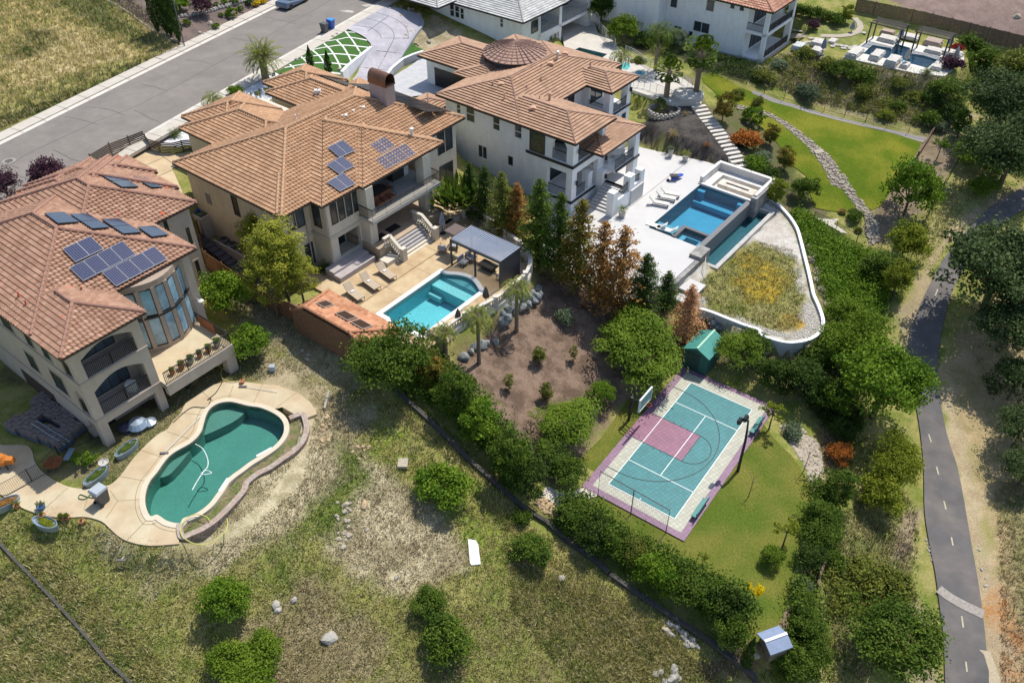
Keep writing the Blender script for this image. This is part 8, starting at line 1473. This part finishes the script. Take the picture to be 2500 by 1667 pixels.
def lounger(p,rz,label,group,cm=None,fm=None,flat=False,W=.36):
 t=local_thing('sun_lounger',p,rz,label,'sun lounger',group);cm=cm or lc;fm=fm or lf
 MB().lbox(-W,W,-1.1,.35,.33,.42).build('seat',cm,t,local=True);b=MB()
 if flat:b.lbox(-W,W,.35,1.1,.33,.42)
 else:b.hexa([(-W,.35,.33),(W,.35,.33),(W,.95,.88),(-W,.95,.88)],[(-W,.35,.42),(W,.35,.42),(W,.89,.95),(-W,.89,.95)])
 b.build('backrest',cm,t,local=True,fixn=True);b=MB()
 for s in(-1,1):b.tube([(W*s,-1.1,.33),(W*s,.4,.33)],.025,5);b.tube([(W*s,-1.0,0),(W*s,-1.0,.33)],.025,5);b.tube([(W*s,.6,0),(W*s,.5,.33)],.025,5)
 b.build('frame',fm,t,local=True)
 if cm is lc and not flat:MB().lbox(-.15,.15,.02,.22,.42,.5).build('towel',fr_w,t,local=True)
 return t
LG='tan loungers beside the turquoise pool'
for x,y,lb in[(1150,915,'tan sun lounger nearest the stairs'),(1020,1000,'middle tan sun lounger of the three by the pool'),(887,1085,'tan sun lounger nearest the pool house')]:p=pab(T(5,x,y),M2);lounger(ab(*p,M2),R(38-90+95),lb,LG)
p=pab(T(5,1600,1430),M2);lounger(ab(*p,M2),R(52),'flat tan lounger at the lower corner of the pool',LG,flat=True)
for bs,tp,lb in[((5,1970,1155),(5,1980,1005),'closed dark parasol at the right side of the pool'),((5,1745,1335),(5,1755,1185),'closed dark parasol at the lower right side of the pool'),((5,1615,570),(5,1612,395),'closed grey parasol beside the stair balustrade')]:closed_parasol(T(*bs),T(*tp),M2,mat('parasol_dark',(.11,.095,.09),.9,.2)if 'dark' in lb else para,lb,r=.24)
dt=empty('dining_table',ab(38.8,-43.9,14.33),'dark dining table on the covered balcony of the middle house','table');boxes('table_top',[(37.9,39.9,-44.4,-43.4,14.98,15.05)],fbk,dt);boxes('leg',[(38.1,38.2,-44.0,-43.9,14.33,14.98),(39.6,39.7,-44.0,-43.9,14.33,14.98)],fbk,dt)
och=mat('chair_rust',(.20,.075,.035),.8);g_='rust coloured chairs around the balcony dining table'
for a_,b_,r_,lb in[(38.3,-42.9,0,'rust coloured dining chair at the front left of the balcony table'),(39.0,-42.9,0,'rust coloured dining chair at the front middle of the balcony table'),(39.6,-42.9,0,'rust coloured dining chair at the front right of the balcony table'),(40.3,-43.9,90,'rust coloured armchair at the right end of the balcony table'),(38.5,-44.8,180,'rust coloured chair behind the balcony table, left'),(39.3,-44.8,180,'rust coloured chair behind the balcony table, right'),(37.6,-43.9,-90,'rust coloured chair at the left end of the balcony table')]:armchair(ab(a_,b_,14.33),A38+R(r_+90),lb,g_,och)
gr_=empty('barbecue',ab(42.5,-45,14.33),'built in dark barbecue counter on the balcony of the middle house','barbecue');boxes('counter',[(41.6,42.9,-45.3,-44.6,14.33,15.2)],fbk,gr_);boxes('fridge',[(42.9,43.4,-45.3,-44.6,14.33,15.2)],fr_w,gr_)
for a_,b_,s in((39.2,-42.6,'dark rug on the lower terrace in front of the steps'),(37.6,-42.5,'dark round mat beside the terrace column')):r_=MB();r_.box(a_-.6,a_+.6,b_-.35,b_+.35,12.0,12.02);tag(r_.build('rug',black),s,'rug')
acg=mat('ac_grey',(.13,.12,.115),.6,.1)
for k,(x,y)in enumerate([(1867,640),(1940,680),(2005,710)]):
 p=(30.33,-52.5+1.05*k);o=empty('air_conditioner',ab(*p,10.8),('air conditioner unit nearest the bin alcove','middle air conditioner unit in the side yard','air conditioner unit nearest the bamboo')[k],'air conditioner','air conditioners in the side yard');c=ab(*p,10.8)
 MB().lathe([(.42,-.4),(.46,.0),(.46,.85),(.38,.92)],c,10).build('casing',acg,o);MB().lathe([(.3,.925),(.3,.95),(.02,.96)],c,12).build('fan_grille',black,o)
boxes('planter_wall',[(29.8,29.95,-57.6,-54.2,9.8,13.0),(29.95,30.7,-54.35,-54.2,9.8,13.0),(29.95,30.7,-57.6,-54.35,9.8,12.1),(29.8,29.95,-53.2,-49.4,9.4,11.5),(29.95,30.7,-49.55,-49.4,9.4,11.5),(29.7,29.85,-49.0,-46.2,9.2,10.9)],MATS['stucco_taupe'],H2)
b=MB()
for i in range(18):z=12.1-.135*i;b.box(28.95,29.75,-57.2+.62*i,-56.58+.62*i,z-1.2,z)
tag(b.build('side_steps',mat('slate_step',(.11,.10,.10),.9,.2)),'long dark stone steps descending beside the wooden fence','steps')
def bin_(p,rz,m,lid,label,s=1.0,group=None):
 o=local_thing('wheeled_bin',p,rz,label,'bin',group);o.scale=(s,s,s)
 MB().hexa([(-.22,-.25,.06),(.22,-.25,.06),(.22,.25,.06),(-.22,.25,.06)],[(-.3,-.34,.95),(.3,-.34,.95),(.3,.34,.95),(-.3,.34,.95)]).build('body',m,o,local=True)
 MB().hexa([(-.33,-.38,.95),(.33,-.38,.95),(.33,.38,.95),(-.33,.38,.95)],[(-.3,-.34,1.05),(.3,-.34,1.05),(.3,.3,1.08),(-.3,.3,1.08)]).build('lid',lid,o,local=True)
 for sx in(-1,1):MB().tube([(.24*sx,.28,.1),(.3*sx,.28,.1)],.1,10).build('wheel',black,o,local=True)
 return o
bg_=mat('bin_grey',(.10,.10,.10),.5);bb=mat('bin_blue',(.03,.10,.42),.4);bgr=mat('bin_green',(.07,.10,.05),.5);bl2=mat('bin_lid_grey',(.34,.38,.42),.5)
for b_,m,lb in[(-56.9,bg_,'grey bin lid in the side yard alcove'),(-56.0,bb,'blue bin in the side yard alcove'),(-55.1,bgr,'green bin in the side yard alcove')]:bin_(ab(30.33,b_+.3,12.1),A38,m,m,lb)
lot('site')
bin_(GT(1,650,272),R(60),bg_,bg_,'dark grey wheeled bin standing on the street',1.15);bin_(GT(1,703,240),R(60),bb,mat('bin_blue_lid',(.05,.22,.55),.4),'blue wheeled bin standing on the street',1.15);bin_(at(*T(8,850,1425),DECK1_Z),R(150),bg_,bl2,'wheeled bin with pale lid on the kidney pool deck',1.25)
cp=G(716,13);az=math.atan2(dr.y,dr.x);car=empty('parked_car',cp,'blue grey car driving at the top edge of the street','car',None,az+R(180));paint=mat('car_paint',(.10,.14,.20),.25,.05,2,spec=.8);prof=[(-2.3,.35),(-2.3,.78),(-2.1,.92),(-1.3,1.0),(-.55,1.42),(.9,1.48),(1.6,1.08),(2.15,.98),(2.3,.7),(2.3,.35)]
def ext(pr,w,w2=None):
 b=MB();n=len(pr);w2=w2 or w;b.add([(x,-(w2 if z>1.05 else w),z)for x,z in pr]+[(x,(w2 if z>1.05 else w),z)for x,z in pr],[(i,(i+1)%n,(i+1)%n+n,i+n)for i in range(n)]+[tuple(range(n)),tuple(range(n,2*n))[::-1]]);return b
ext(prof,.92,.72).build('body',paint,car,local=True,fixn=True);ext([(-1.22,1.03),(-.52,1.4),(.0,1.44),(.0,1.03)],.80,.735).build('window',glass,car,local=True,fixn=True);ext([(.08,1.03),(.08,1.44),(.85,1.45),(1.45,1.1)],.80,.735).build('window',glass,car,local=True,fixn=True)
b=MB();b.quad([(-1.3,-.68,1.03),(-.58,-.6,1.415),(-.58,.6,1.415),(-1.3,.68,1.03)]);b.build('windscreen',glass,car,local=True)
for x in(-1.45,1.45):
 for s in(-1,1):MB().tube([(x,.72*s,.34),(x,.95*s,.34)],.34,16).build('wheel',black,car,local=True)
for s in(-1,1):MB().lbox(-2.33,-2.25,.5*s,.8*s,.62,.76).build('headlight',fr_w,car,local=True)
B=GT(0,1515,388);tp=T(0,1395,-60);d=ray(*tp);k=math.hypot(B.x,B.y)/math.hypot(d[0],d[1]);sl_=empty('street_lamp',B,'tall slim grey lamp post at the edge of the golden meadow','street lamp');MB().tube([B,(B.x,B.y,B.z+7.8)],.07,8).build('pole',acg,sl_);MB().tube([(B.x,B.y,B.z+7.8),(B.x+1.2,B.y-.6,B.z+8.1)],.05,6).build('arm',acg,sl_)
def cz(u,v,z=0):p=ct(u,v);return Vector((p.x,p.y,z))
hp=empty('basketball_hoop',cz(6.7,-2.0),'black basketball hoop stand with a teal framed backboard at the court side','basketball hoop')
MB().tube([cz(6.75,-2.1,0),cz(6.75,-2.05,2.6)],.12,8).build('pole',black,hp);b=MB()
for s in(-.3,.3):b.tube([cz(6.7+s,-2.0,2.5),cz(6.7+s,-1.0,2.9)],.05,5);b.tube([cz(6.7+s,-2.3,1.6),cz(6.7+s,-1.0,2.4)],.05,5)
b.build('arm',black,hp);b=MB();b.hexa([cz(5.75,-1.0,2.3),cz(7.6,-1.0,2.3),cz(7.6,-.93,2.3),cz(5.75,-.93,2.3)],[cz(5.75,-1.0,3.5),cz(7.6,-1.0,3.5),cz(7.6,-.93,3.5),cz(5.75,-.93,3.5)]);b.build('backboard',mat('backboard_teal',(.10,.26,.24),.3),hp,fixn=True)
b=MB()
for z0,z1,u0,u1 in((2.25,2.33,5.7,7.65),(3.47,3.56,5.7,7.65),(2.33,3.47,5.7,5.78),(2.33,3.47,7.57,7.65)):b.hexa([cz(u0,-1.03,z0),cz(u1,-1.03,z0),cz(u1,-.9,z0),cz(u0,-.9,z0)],[cz(u0,-1.03,z1),cz(u1,-1.03,z1),cz(u1,-.9,z1),cz(u0,-.9,z1)])
b.build('backboard_frame',fr_w,hp,fixn=True);MB().tube([cz(6.68+.23*math.cos(t),-.62+.23*math.sin(t),2.55)for t in[k*.45 for k in range(14)]],.015,5,closed=True).build('rim',mat('rim_red',(.5,.08,.04),.5),hp)
nt_=empty('rebound_net',cz(14.85,2.7),'black framed practice net along the lower end of the court','net');b=MB();b.tube([cz(14.85,-.05,0),cz(14.85,-.05,2.86),cz(14.85,5.5,2.6),cz(14.85,5.5,0)],.035,6);b.tube([cz(14.85,2.7,0),cz(14.85,2.7,2.73)],.035,6)
for v in(-.05,2.7,5.5):b.tube([cz(14.85,v,.05),cz(15.9,v,.05)],.03,5)
b.build('frame',black,nt_);b=MB()
for i in range(38):v=-.05+5.55*i/37;b.tube([cz(14.85,v,.05),cz(14.85,v,2.85-.05*v)],.0035,3,cap=False)
for j in range(18):b.tube([cz(14.85,0,.1+j*.155),cz(14.85,5.5,.1+j*.142)],.0035,3,cap=False)
b.build('netting',black,nt_)
lp=empty('court_lamp',cz(6.58,7.2),'black court lamp post with two floodlights','lamp');MB().tube([cz(6.58,7.2,0),cz(6.55,7.18,3.2),cz(6.5,7.1,4.3),cz(6.1,6.9,4.9)],[.13,.10,.08,.07],8).build('pole',black,lp)
for u,v in((6.1,6.75),(6.6,6.5)):b=MB();b.hexa([cz(u-.25,v-.1,4.7),cz(u+.25,v-.1,4.7),cz(u+.25,v+.12,4.85),cz(u-.25,v+.12,4.85)],[cz(u-.25,v-.2,5.05),cz(u+.25,v-.2,5.05),cz(u+.25,v+.02,5.15),cz(u-.25,v+.02,5.15)]);b.build('floodlight',black,lp,fixn=True)
tl=mat('bench_teal',(.05,.20,.19),.5)
for u,lb in((1.75,'teal bench at the upper right side of the court'),(11.8,'teal bench at the lower right side of the court')):
 o=empty('bench',cz(u,6.6,.1),lb,'bench','teal benches beside the court')
 for nm,v0,v1,z0,z1 in(('seat',6.35,6.7,.5,.55),('backrest',6.72,6.78,.62,1.0)):MB().hexa([cz(u-1,v0,z0),cz(u+1,v0,z0),cz(u+1,v1,z0),cz(u-1,v1,z0)],[cz(u-1,v0,z1),cz(u+1,v0,z1),cz(u+1,v1,z1),cz(u-1,v1,z1)]).build(nm,tl,o,fixn=True)
 for s in(-.75,.75):MB().tube([cz(u+s,6.4,.1),cz(u+s,6.55,.5),cz(u+s,6.75,.1)],.035,5).build('leg',black,o);MB().tube([cz(u+s,6.7,.5),cz(u+s,6.78,1.0)],.03,5).build('support',black,o)
def shed(c,az,L,W,h,rh,rm,wm,label,door=True,rib=0,trimm=None):
 o=empty('shed',c,label,'shed',None,az);MB().lbox(-W,W,-L,L,0,h).build('wall',wm,o,local=True);b=MB();k=max(1,rib);q=.18
 for i in range(k):
  y0=-L-q+(2*L+2*q)*i/k;y1=-L-q+(2*L+2*q)*(i+.62 if rib else 1)/k;y2=-L-q+(2*L+2*q)*(i+1)/k
  for ya,yb,dz in((y0,y1,.05),(y1,y2,.0)):
   if yb>ya:b.hexa([(-W-q,ya,h-.08),(0,ya,h+rh-.03),(0,yb,h+rh-.03),(-W-q,yb,h-.08)],[(-W-q,ya,h+dz-.02),(0,ya,h+rh+dz+.03),(0,yb,h+rh+dz+.03),(-W-q,yb,h+dz-.02)]);b.hexa([(0,ya,h+rh-.03),(W+q,ya,h-.08),(W+q,yb,h-.08),(0,yb,h+rh-.03)],[(0,ya,h+rh+dz+.03),(W+q,ya,h+dz-.02),(W+q,yb,h+dz-.02),(0,yb,h+rh+dz+.03)])
 b.build('roof',rm,o,local=True,fixn=True);MB().lbox(-.09,.09,-L-q,L+q,h+rh+.02,h+rh+.11).build('ridge_cap',trimm or rm,o,local=True);b=MB();b.add([(-W,-L,h),(W,-L,h),(0,-L,h+rh),(-W,L,h),(W,L,h),(0,L,h+rh)],[(0,1,2),(5,4,3)]);b.build('gable',wm,o,local=True)
 if door:MB().lbox(-W*.8,W*.3,-L-.03,-L,.05,h-.15).build('door',mat('shed_door',(.03,.07,.06),.6),o,local=True)
 return o
sg=mat('shed_green_roof',(.10,.36,.30),.45,.1,2);c=G(*T(10,1735,335));shed(c+Vector((0,.8,0)),R(-38),1.35,1.05,2.0,.55,sg,mat('shed_green',(.04,.12,.10),.7),'garden shed with a green ribbed roof at the far end of the court',rib=16,trimm=mat('pale_green_trim',(.30,.50,.38),.5))
c=GT(15,270,1340);shed(c+Vector((.1,.3,0)),R(-70),.62,.6,1.25,.28,mat('shed_blue_roof',(.22,.27,.38),.4),mat('shed_taupe',(.17,.14,.12),.8),'small shed with a blue grey roof and white ridge at the bottom of the lawn',door=False,trimm=fr_w)
b=MB();P=[GT(13,*q)for q in[(1822,395),(1885,405),(1905,440),(1925,600),(1850,608),(1838,590)]];b.add([tuple(p+Vector((0,0,z)))for z in(.03,.12)for p in P],[tuple(range(6))[::-1],tuple(range(6,12))]+[(i,(i+1)%6,(i+1)%6+6,i+6)for i in range(6)]);tag(b.build('board',mat('white_board',(.78,.78,.76),.7)),'long white board lying in the dry field','board')
b=MB();s_=sheet('stone_path',gpoly([T(10,400,1390),T(10,450,1300),T(10,540,1340),T(10,640,1370),T(10,700,1330),T(10,780,1310),T(10,865,1370),T(10,860,1385),T(10,780,1420),T(10,690,1430),T(10,560,1480),T(14,470,70)]),mat('pale_flagstone',(.50,.46,.40),.9,.08),.08,.5)
sheet('stone_path',gpoly([T(7,630,440),T(7,700,455),T(7,760,460),T(7,830,455),T(7,790,500),T(7,860,540),T(7,900,575),T(7,850,570),T(7,770,520),T(7,680,480)]),MATS['pale_flagstone'],.08,.5)
lot('white');wl3=mat('sling_white',(.55,.54,.50),.8);SG_='loungers on the white deck'
for x,y,lb in[(1455,265,'pale sling lounger farthest from the spa'),(1420,295,'middle pale sling lounger on the white deck'),(1365,340,'pale sling lounger nearest the spa')]:lounger(ab(*pab(T(6,x,y),D3),D3),R(68),lb,SG_,wl3,fbk,W=.28)
for x,y,lb in[(1355,530,'white moulded lounger on the pool ledge, left'),(1440,562,'white moulded lounger on the pool ledge, right')]:lounger(ab(*pab(T(6,x,y),D3-.2),D3-.28),R(-120),lb,'moulded loungers standing in the pool',fr_w,fr_w,W=.3)
def pot(p,r,h,m,col,s,label,sh='shrub1',group=None):
 o=empty('potted_plant',p,label,'potted plant',group);MB().lathe([(r*.7,0),(r,h),(r*.85,h),(r*.8,h*.85),(.01,h*.85)],p,12).build('pot',m,o)
 me,tme=SH[sh];c=bpy.data.objects.new('foliage',me);COL.objects.link(c);c.parent=o;c.location=(0,0,h+s*.5);c.scale=(s,s,s);me.materials or me.materials.append(None);c.material_slots[0].link='OBJECT';c.material_slots[0].material=LMM[col];return o
tc_=mat('terracotta',(.42,.19,.10),.85,.1);gp_=mat('pot_pale',(.45,.43,.40),.8)
for q,sh,c,r,h,s,lb in[((2,1465,1285),'shrub1','grey',.3,.75,.4,'tall pale planter with grey foliage on the white deck'),((2,1585,1320),'sago','palm',.35,.5,.6,'squat pale planter with spiky leaves on the white deck'),((6,1068,435),'sago','palmd',.38,.5,.6,'square planter with a sago by the stair wall')]:pot(ab(*pab(T(*q),D3),D3),r,h,gp_,c,s,lb,sh)
wb=empty('wheelbarrow',ab(*pab(T(6,1490,135),D3),D3),'wheelbarrow and blue tarpaulin dumped on the white deck','wheelbarrow');c=wb.location
b=MB();b.hexa([c+Vector((-.2,-.15,.3)),c+Vector((.2,-.15,.3)),c+Vector((.2,.15,.3)),c+Vector((-.2,.15,.3))],[c+Vector((-.45,-.3,.6)),c+Vector((.45,-.3,.6)),c+Vector((.45,.3,.6)),c+Vector((-.45,.3,.6))]);b.build('tray',fbk,wb);b=MB();b.tube([c+Vector((-.6,-.25,.1)),c+Vector((-.6,-.15,.1))],.17,10);b.build('wheel',black,wb)
tp_=bpy.data.objects.new('tarpaulin',RM[2]);COL.objects.link(tp_);tp_.parent=wb;tp_.location=(.35,.2,.35);tp_.scale=(1.0,.4,.3);tp_.rotation_euler=(0,0,.6);tp_.material_slots[0].link='OBJECT';tp_.material_slots[0].material=mat('tarp_blue',(.02,.07,.40),.5)
bt=empty('balcony_table',ab(59,-34.6,12.42),'round white table with seats on the right balcony of the white house','table');MB().lathe([(.5,0),(.2,.1),(.2,.65),(.75,.7),(.75,.76),(.01,.76)],ab(59,-34.6,12.42),16).build('table_top',fr_w,bt)
for dx in(-1.0,1.0):MB().lathe([(.3,0),(.35,.45),(.01,.46)],ab(59+dx,-34.5,12.42),12).build('stool',fr_w,bt)
b=MB();b.box(49.7,51.3,-22.4,-20.9,9.1,9.25);b.box(48.6,50.2,-22.3,-21.4,8.8,8.95);tag(b.build('landing_slab',wdk),'white stepped landing slabs below the deck corner','steps')
b=MB();q=at(*T(6,1735,930),8.9);q2=at(*T(6,1757,765),9.9);b.tube([q,q2],.04,6);tag(b.build('pipe',fr_w),'white pipe leaning down from the deck wall','pipe')
lot('site')
for k,(x,y,c,r)in enumerate([(1630,1400,'lime',.28),(1555,1460,'lime',.24),(1470,1510,'mid',.22),(1395,1540,'mid',.26),(1325,1575,'olive',.26),(1270,1620,'yellow',.2)]):pot(ab(24.3-.78*k,-46.75,7.6),r,.4,gp_ if k in(0,3)else tc_,c,r*1.1,('rightmost pot on the terrace rail','second pot from the right on the terrace','third pot from the right on the terrace','pale pot in the middle of the terrace row','second pot from the left on the terrace','leftmost pot on the terrace')[k],'shrub0','pots along the terrace railing')
for q,c,r,h,m,s,lb,sh in[((8,865,1140),'mid',.35,.5,gp_,.05,'large pale empty pot beside the leaning fig','shrub1'),((8,350,1490),'olive',.28,.45,mat('pot_blue',(.08,.16,.30),.4),.3,'blue glazed pot with a twiggy plant on the deck edge','sparse'),((8,145,1475),'olive',.2,.3,tc_,.3,'terracotta pot at the left of the deck','sparse'),((12,515,230),'mid',.2,.28,tc_,.22,'terracotta pot in the row, left','shrub1'),((12,560,225),'mid',.2,.28,tc_,.2,'terracotta pot in the row, second','shrub1'),((12,680,260),'olive',.2,.3,tc_,.1,'lone terracotta pot near the pale rock','shrub1'),((12,355,210),'mid',.22,.3,tc_,.15,'terracotta pot below the blue pot','shrub1'),((8,1990,460),'olive',.2,.35,tc_,.05,'terracotta jar on the pool deck by the brush','shrub1'),((8,710,1130),'bright',.1,.2,tc_,.9,'potted young fig tree leaning over the grass','sparse')]:pot(GT(*q),r,h,m,c,s,lb,sh)
tg=mat('galvanised_blue',(.30,.37,.45),.4,.05,metal=.5)
for q,az,c,lb in[((8,1050,1020),60,'mid','oval metal trough planted with greens nearest the house column'),((8,800,1245),60,'mid','oval metal trough beside the large pale pot'),((12,388,285),-20,'yellow','oval metal trough below the deck edge'),((8,55,1470),40,'brown','oval metal trough at the left edge')]:
 p=GT(*q);o=empty('trough',p,lb,'trough','oval metal troughs',R(az));o.scale=(1,1,1);MB().lathe([(.9,0),(.95,.5),(.88,.5),(.86,.38),(.01,.38)],(0,0,0),20,sx=1,sy=.42).build('tub',tg,o,local=True)
 me=SH['shrub0'][0];f=bpy.data.objects.new('greens',me);COL.objects.link(f);f.parent=o;f.location=(0,0,.42);f.scale=(.75,.3,.16);f.material_slots[0].link='OBJECT';f.material_slots[0].material=LMM[c]
hs=mat('hose_yellow',(.50,.45,.13),.6);hg=mat('hose_green',(.07,.14,.07),.6);hb=mat('hose_dark',(.05,.04,.03),.6);hw=mat('hose_white',(.6,.66,.62),.5)
for pts,m,r_,z,lb in[([(8,1865,320),(8,1815,350),(8,1820,410),(8,1880,440),(8,1960,435),(8,2005,415)],hs,.03,DECK1_Z+.08,'yellow hose coiled above the pool deck'),([(12,1720,240),(12,1690,205),(12,1600,185),(12,1520,225),(12,1480,300),(12,1500,370),(12,1590,425),(12,1690,432),(12,1790,380),(12,1860,300),(12,1860,220)],hs,.035,DECK1_Z+.25,'yellow hose looped over the planter wall'),([(8,1820,445),(8,1770,530),(8,1700,590),(8,1730,580),(8,1690,650),(8,1580,650),(8,1500,700),(8,1420,775)],hb,.03,DECK1_Z+.04,'dark hose lying across the pool deck'),([(8,800,1395),(8,720,1385),(8,660,1365),(8,645,1395),(8,700,1400),(8,760,1345),(8,800,1310)],hg,.03,DECK1_Z+.05,'green hose beside the wheeled bin'),([(8,1600,952),(8,1660,990),(8,1700,1070),(8,1700,1140),(8,1650,1200),(8,1735,1190),(8,1680,1170),(8,1620,1250),(8,1575,1330)],hw,.035,DECK1_Z-.12,'white cleaner hose floating in the kidney pool')]:
 b=MB();b.tube(smooth([at(*T(*q),z)for q in pts],5,False),r_,6);tag(b.build('hose',m),lb,'hose')
for p0,p1,z,lb in[((8,1650,720),(8,1345,1025),DECK1_Z+.08,'long pool brush lying across the deck'),((8,1990,480),(8,2270,525),DECK1_Z+.08,'pool net lying on the upper deck'),((12,1100,435),(12,990,560),DECK1_Z-.6,'white pole lying in the grass below the deck')]:
 o=empty('pool_pole',at(*T(*p1),z),lb,'pole');a_,c=at(*T(*p0),z),at(*T(*p1),z);MB().tube([a_,c],.025,6).build('pole',fr_w,o);e=c if p1[1]<2000 else a_;MB().lbox(e.x-.3,e.x+.3,e.y-.07,e.y+.07,e.z-.05,e.z+.03).build('brush_head',acg,o)
pl_=mat('brick_stack',(.20,.16,.14),.9,.3,6);bs_=mat('brick_wrap',(.10,.12,.17),.6,.2)
for k,(x,y)in enumerate([(410,700),(300,770),(485,750),(560,800),(610,870),(375,640),(520,960),(430,920),(330,890),(240,850),(160,830)]):
 p=GT(8,x,y);o=empty('brick_pallet',p,('block pallet beside the wall lamp','block pallet in the back row, left','block pallet against the wall, third','block pallet against the wall, fourth','block pallet nearest the iron fence','small block pallet by the garage door','front block pallet nearest the ladder','front block pallet, second','front block pallet, third','front block pallet, fourth','front block pallet at the far left')[k],'pallet of blocks','pallets of blocks beside the house',R(-32+4*(k%3)));b=MB()
 for i in range(3):
  for j in range(4):b.lbox(-.6+.4*i,-.23+.4*i,-.6+.3*j,-.33+.3*j,.5,.78+.04*((i+j)%2))
 b.build('blocks',pl_,o,local=True);MB().lbox(-.6,.58,-.6,.58,.1,.5).build('base',bs_,o,local=True)
def junk(name,q,label,cat,parts):
 p=GT(*q);o=empty(name,p,label,cat)
 for nm,m,bx in parts:b=MB();[b.lbox(*k)if len(k)==6 else b.lathe(k[0],k[1],14,rot=0)if len(k)==2 else b.tube(k[0],k[1],6)for k in bx];b.build(nm,m,o,local=True)
 return o
orm=mat('mixer_orange',(.50,.17,.03),.6,.1);junk('concrete_mixer',(8,50,1150),'orange concrete mixer at the left edge','concrete mixer',[('drum',orm,[([(.15,.4),(.42,.6),(.45,.9),(.25,1.25)],(0,0,0))]),('stand',black,[([(-.4,-.3,0),(0,0,.6),(.4,.3,0)],.04,0),([(-.4,.3,0),(0,0,.6),(.4,-.3,0)],.04,0)]),('motor',orm,[(.35,.8,-.2,.2,.6,1.0)])])
junk('wheelbarrow',(8,460,1150),'rusty orange wheelbarrow behind the iron fence','wheelbarrow',[('tray',mat('rusty_orange',(.25,.09,.03),.8,.3),[([(.3,.3),(.62,.62),(.58,.62),(.28,.36),(.01,.36)],(0,0,0))]),('handles',acg,[([(-.2,-.2,.3),(-.25,-1.1,.5)],.02,0),([(.2,-.2,.3),(.25,-1.1,.5)],.02,0)]),('wheel',black,[([(-.04,.7,.17),(.04,.7,.17)],.17,0)])])
junk('ladder',(8,440,940),'aluminium ladder lying over the block pallets','ladder',[('rails',tg,[([(-1.6,.9,1.0),(1.4,-.9,.75)],.035,0),([(-1.4,1.2,1.0),(1.6,-.6,.75)],.035,0)]),('slide',tg,[(1.5,1.9,-1.9,-.8,.25,.32)])])
junk('covered_grill',(8,1140,820),'pile wrapped in silver foil and covers under the balconies','covered pile',[('cover',tg,[([(.5,0),(.75,.35),(.5,.7),(.05,.8)],(0,0,0)),([(.4,0),(.5,.3),(.05,.55)],(.7,.3,0))]),('blanket',mat('dark_cover',(.05,.05,.08),.8),[([(.45,0),(.55,.4),(.05,.6)],(-.8,-.2,0))])])
junk('toy_truck',(8,1515,480),'small black four wheeled cart on the grass','cart',[('body',acg,[(-.35,.35,-.18,.18,.15,.35)]),('wheel',black,[([(-.3,-.3,.12),(-.3,.3,.12)],.14,0),([(.3,-.3,.12),(.3,.3,.12)],.14,0)])])
junk('utility_box',(9,222,350),'small grey utility box standing in the rough yard','utility box',[('box',bl2,[(-.22,.22,-.18,.18,0,.5)])]);junk('plank',(9,665,600),'grey plank end sticking out of the rubble','plank',[('board',rk['grey'],[(-.08,.08,-.9,.9,.05,.2)])]);junk('concrete_slab',(9,1290,1110),'pale broken concrete slab in the tall grass','slab',[('slab',rk['pale'],[(-.35,.35,-.5,.3,0,.22)])])
junk('grill',(8,1070,500),'white grill and boxes on the middle balcony','grill',[('box',fr_w,[(0,.1,0,.1,0,.1)])]);o=COL.objects['grill'];o.location=ab(17.3,-47.6,7.6);o.scale=(6,5,8)
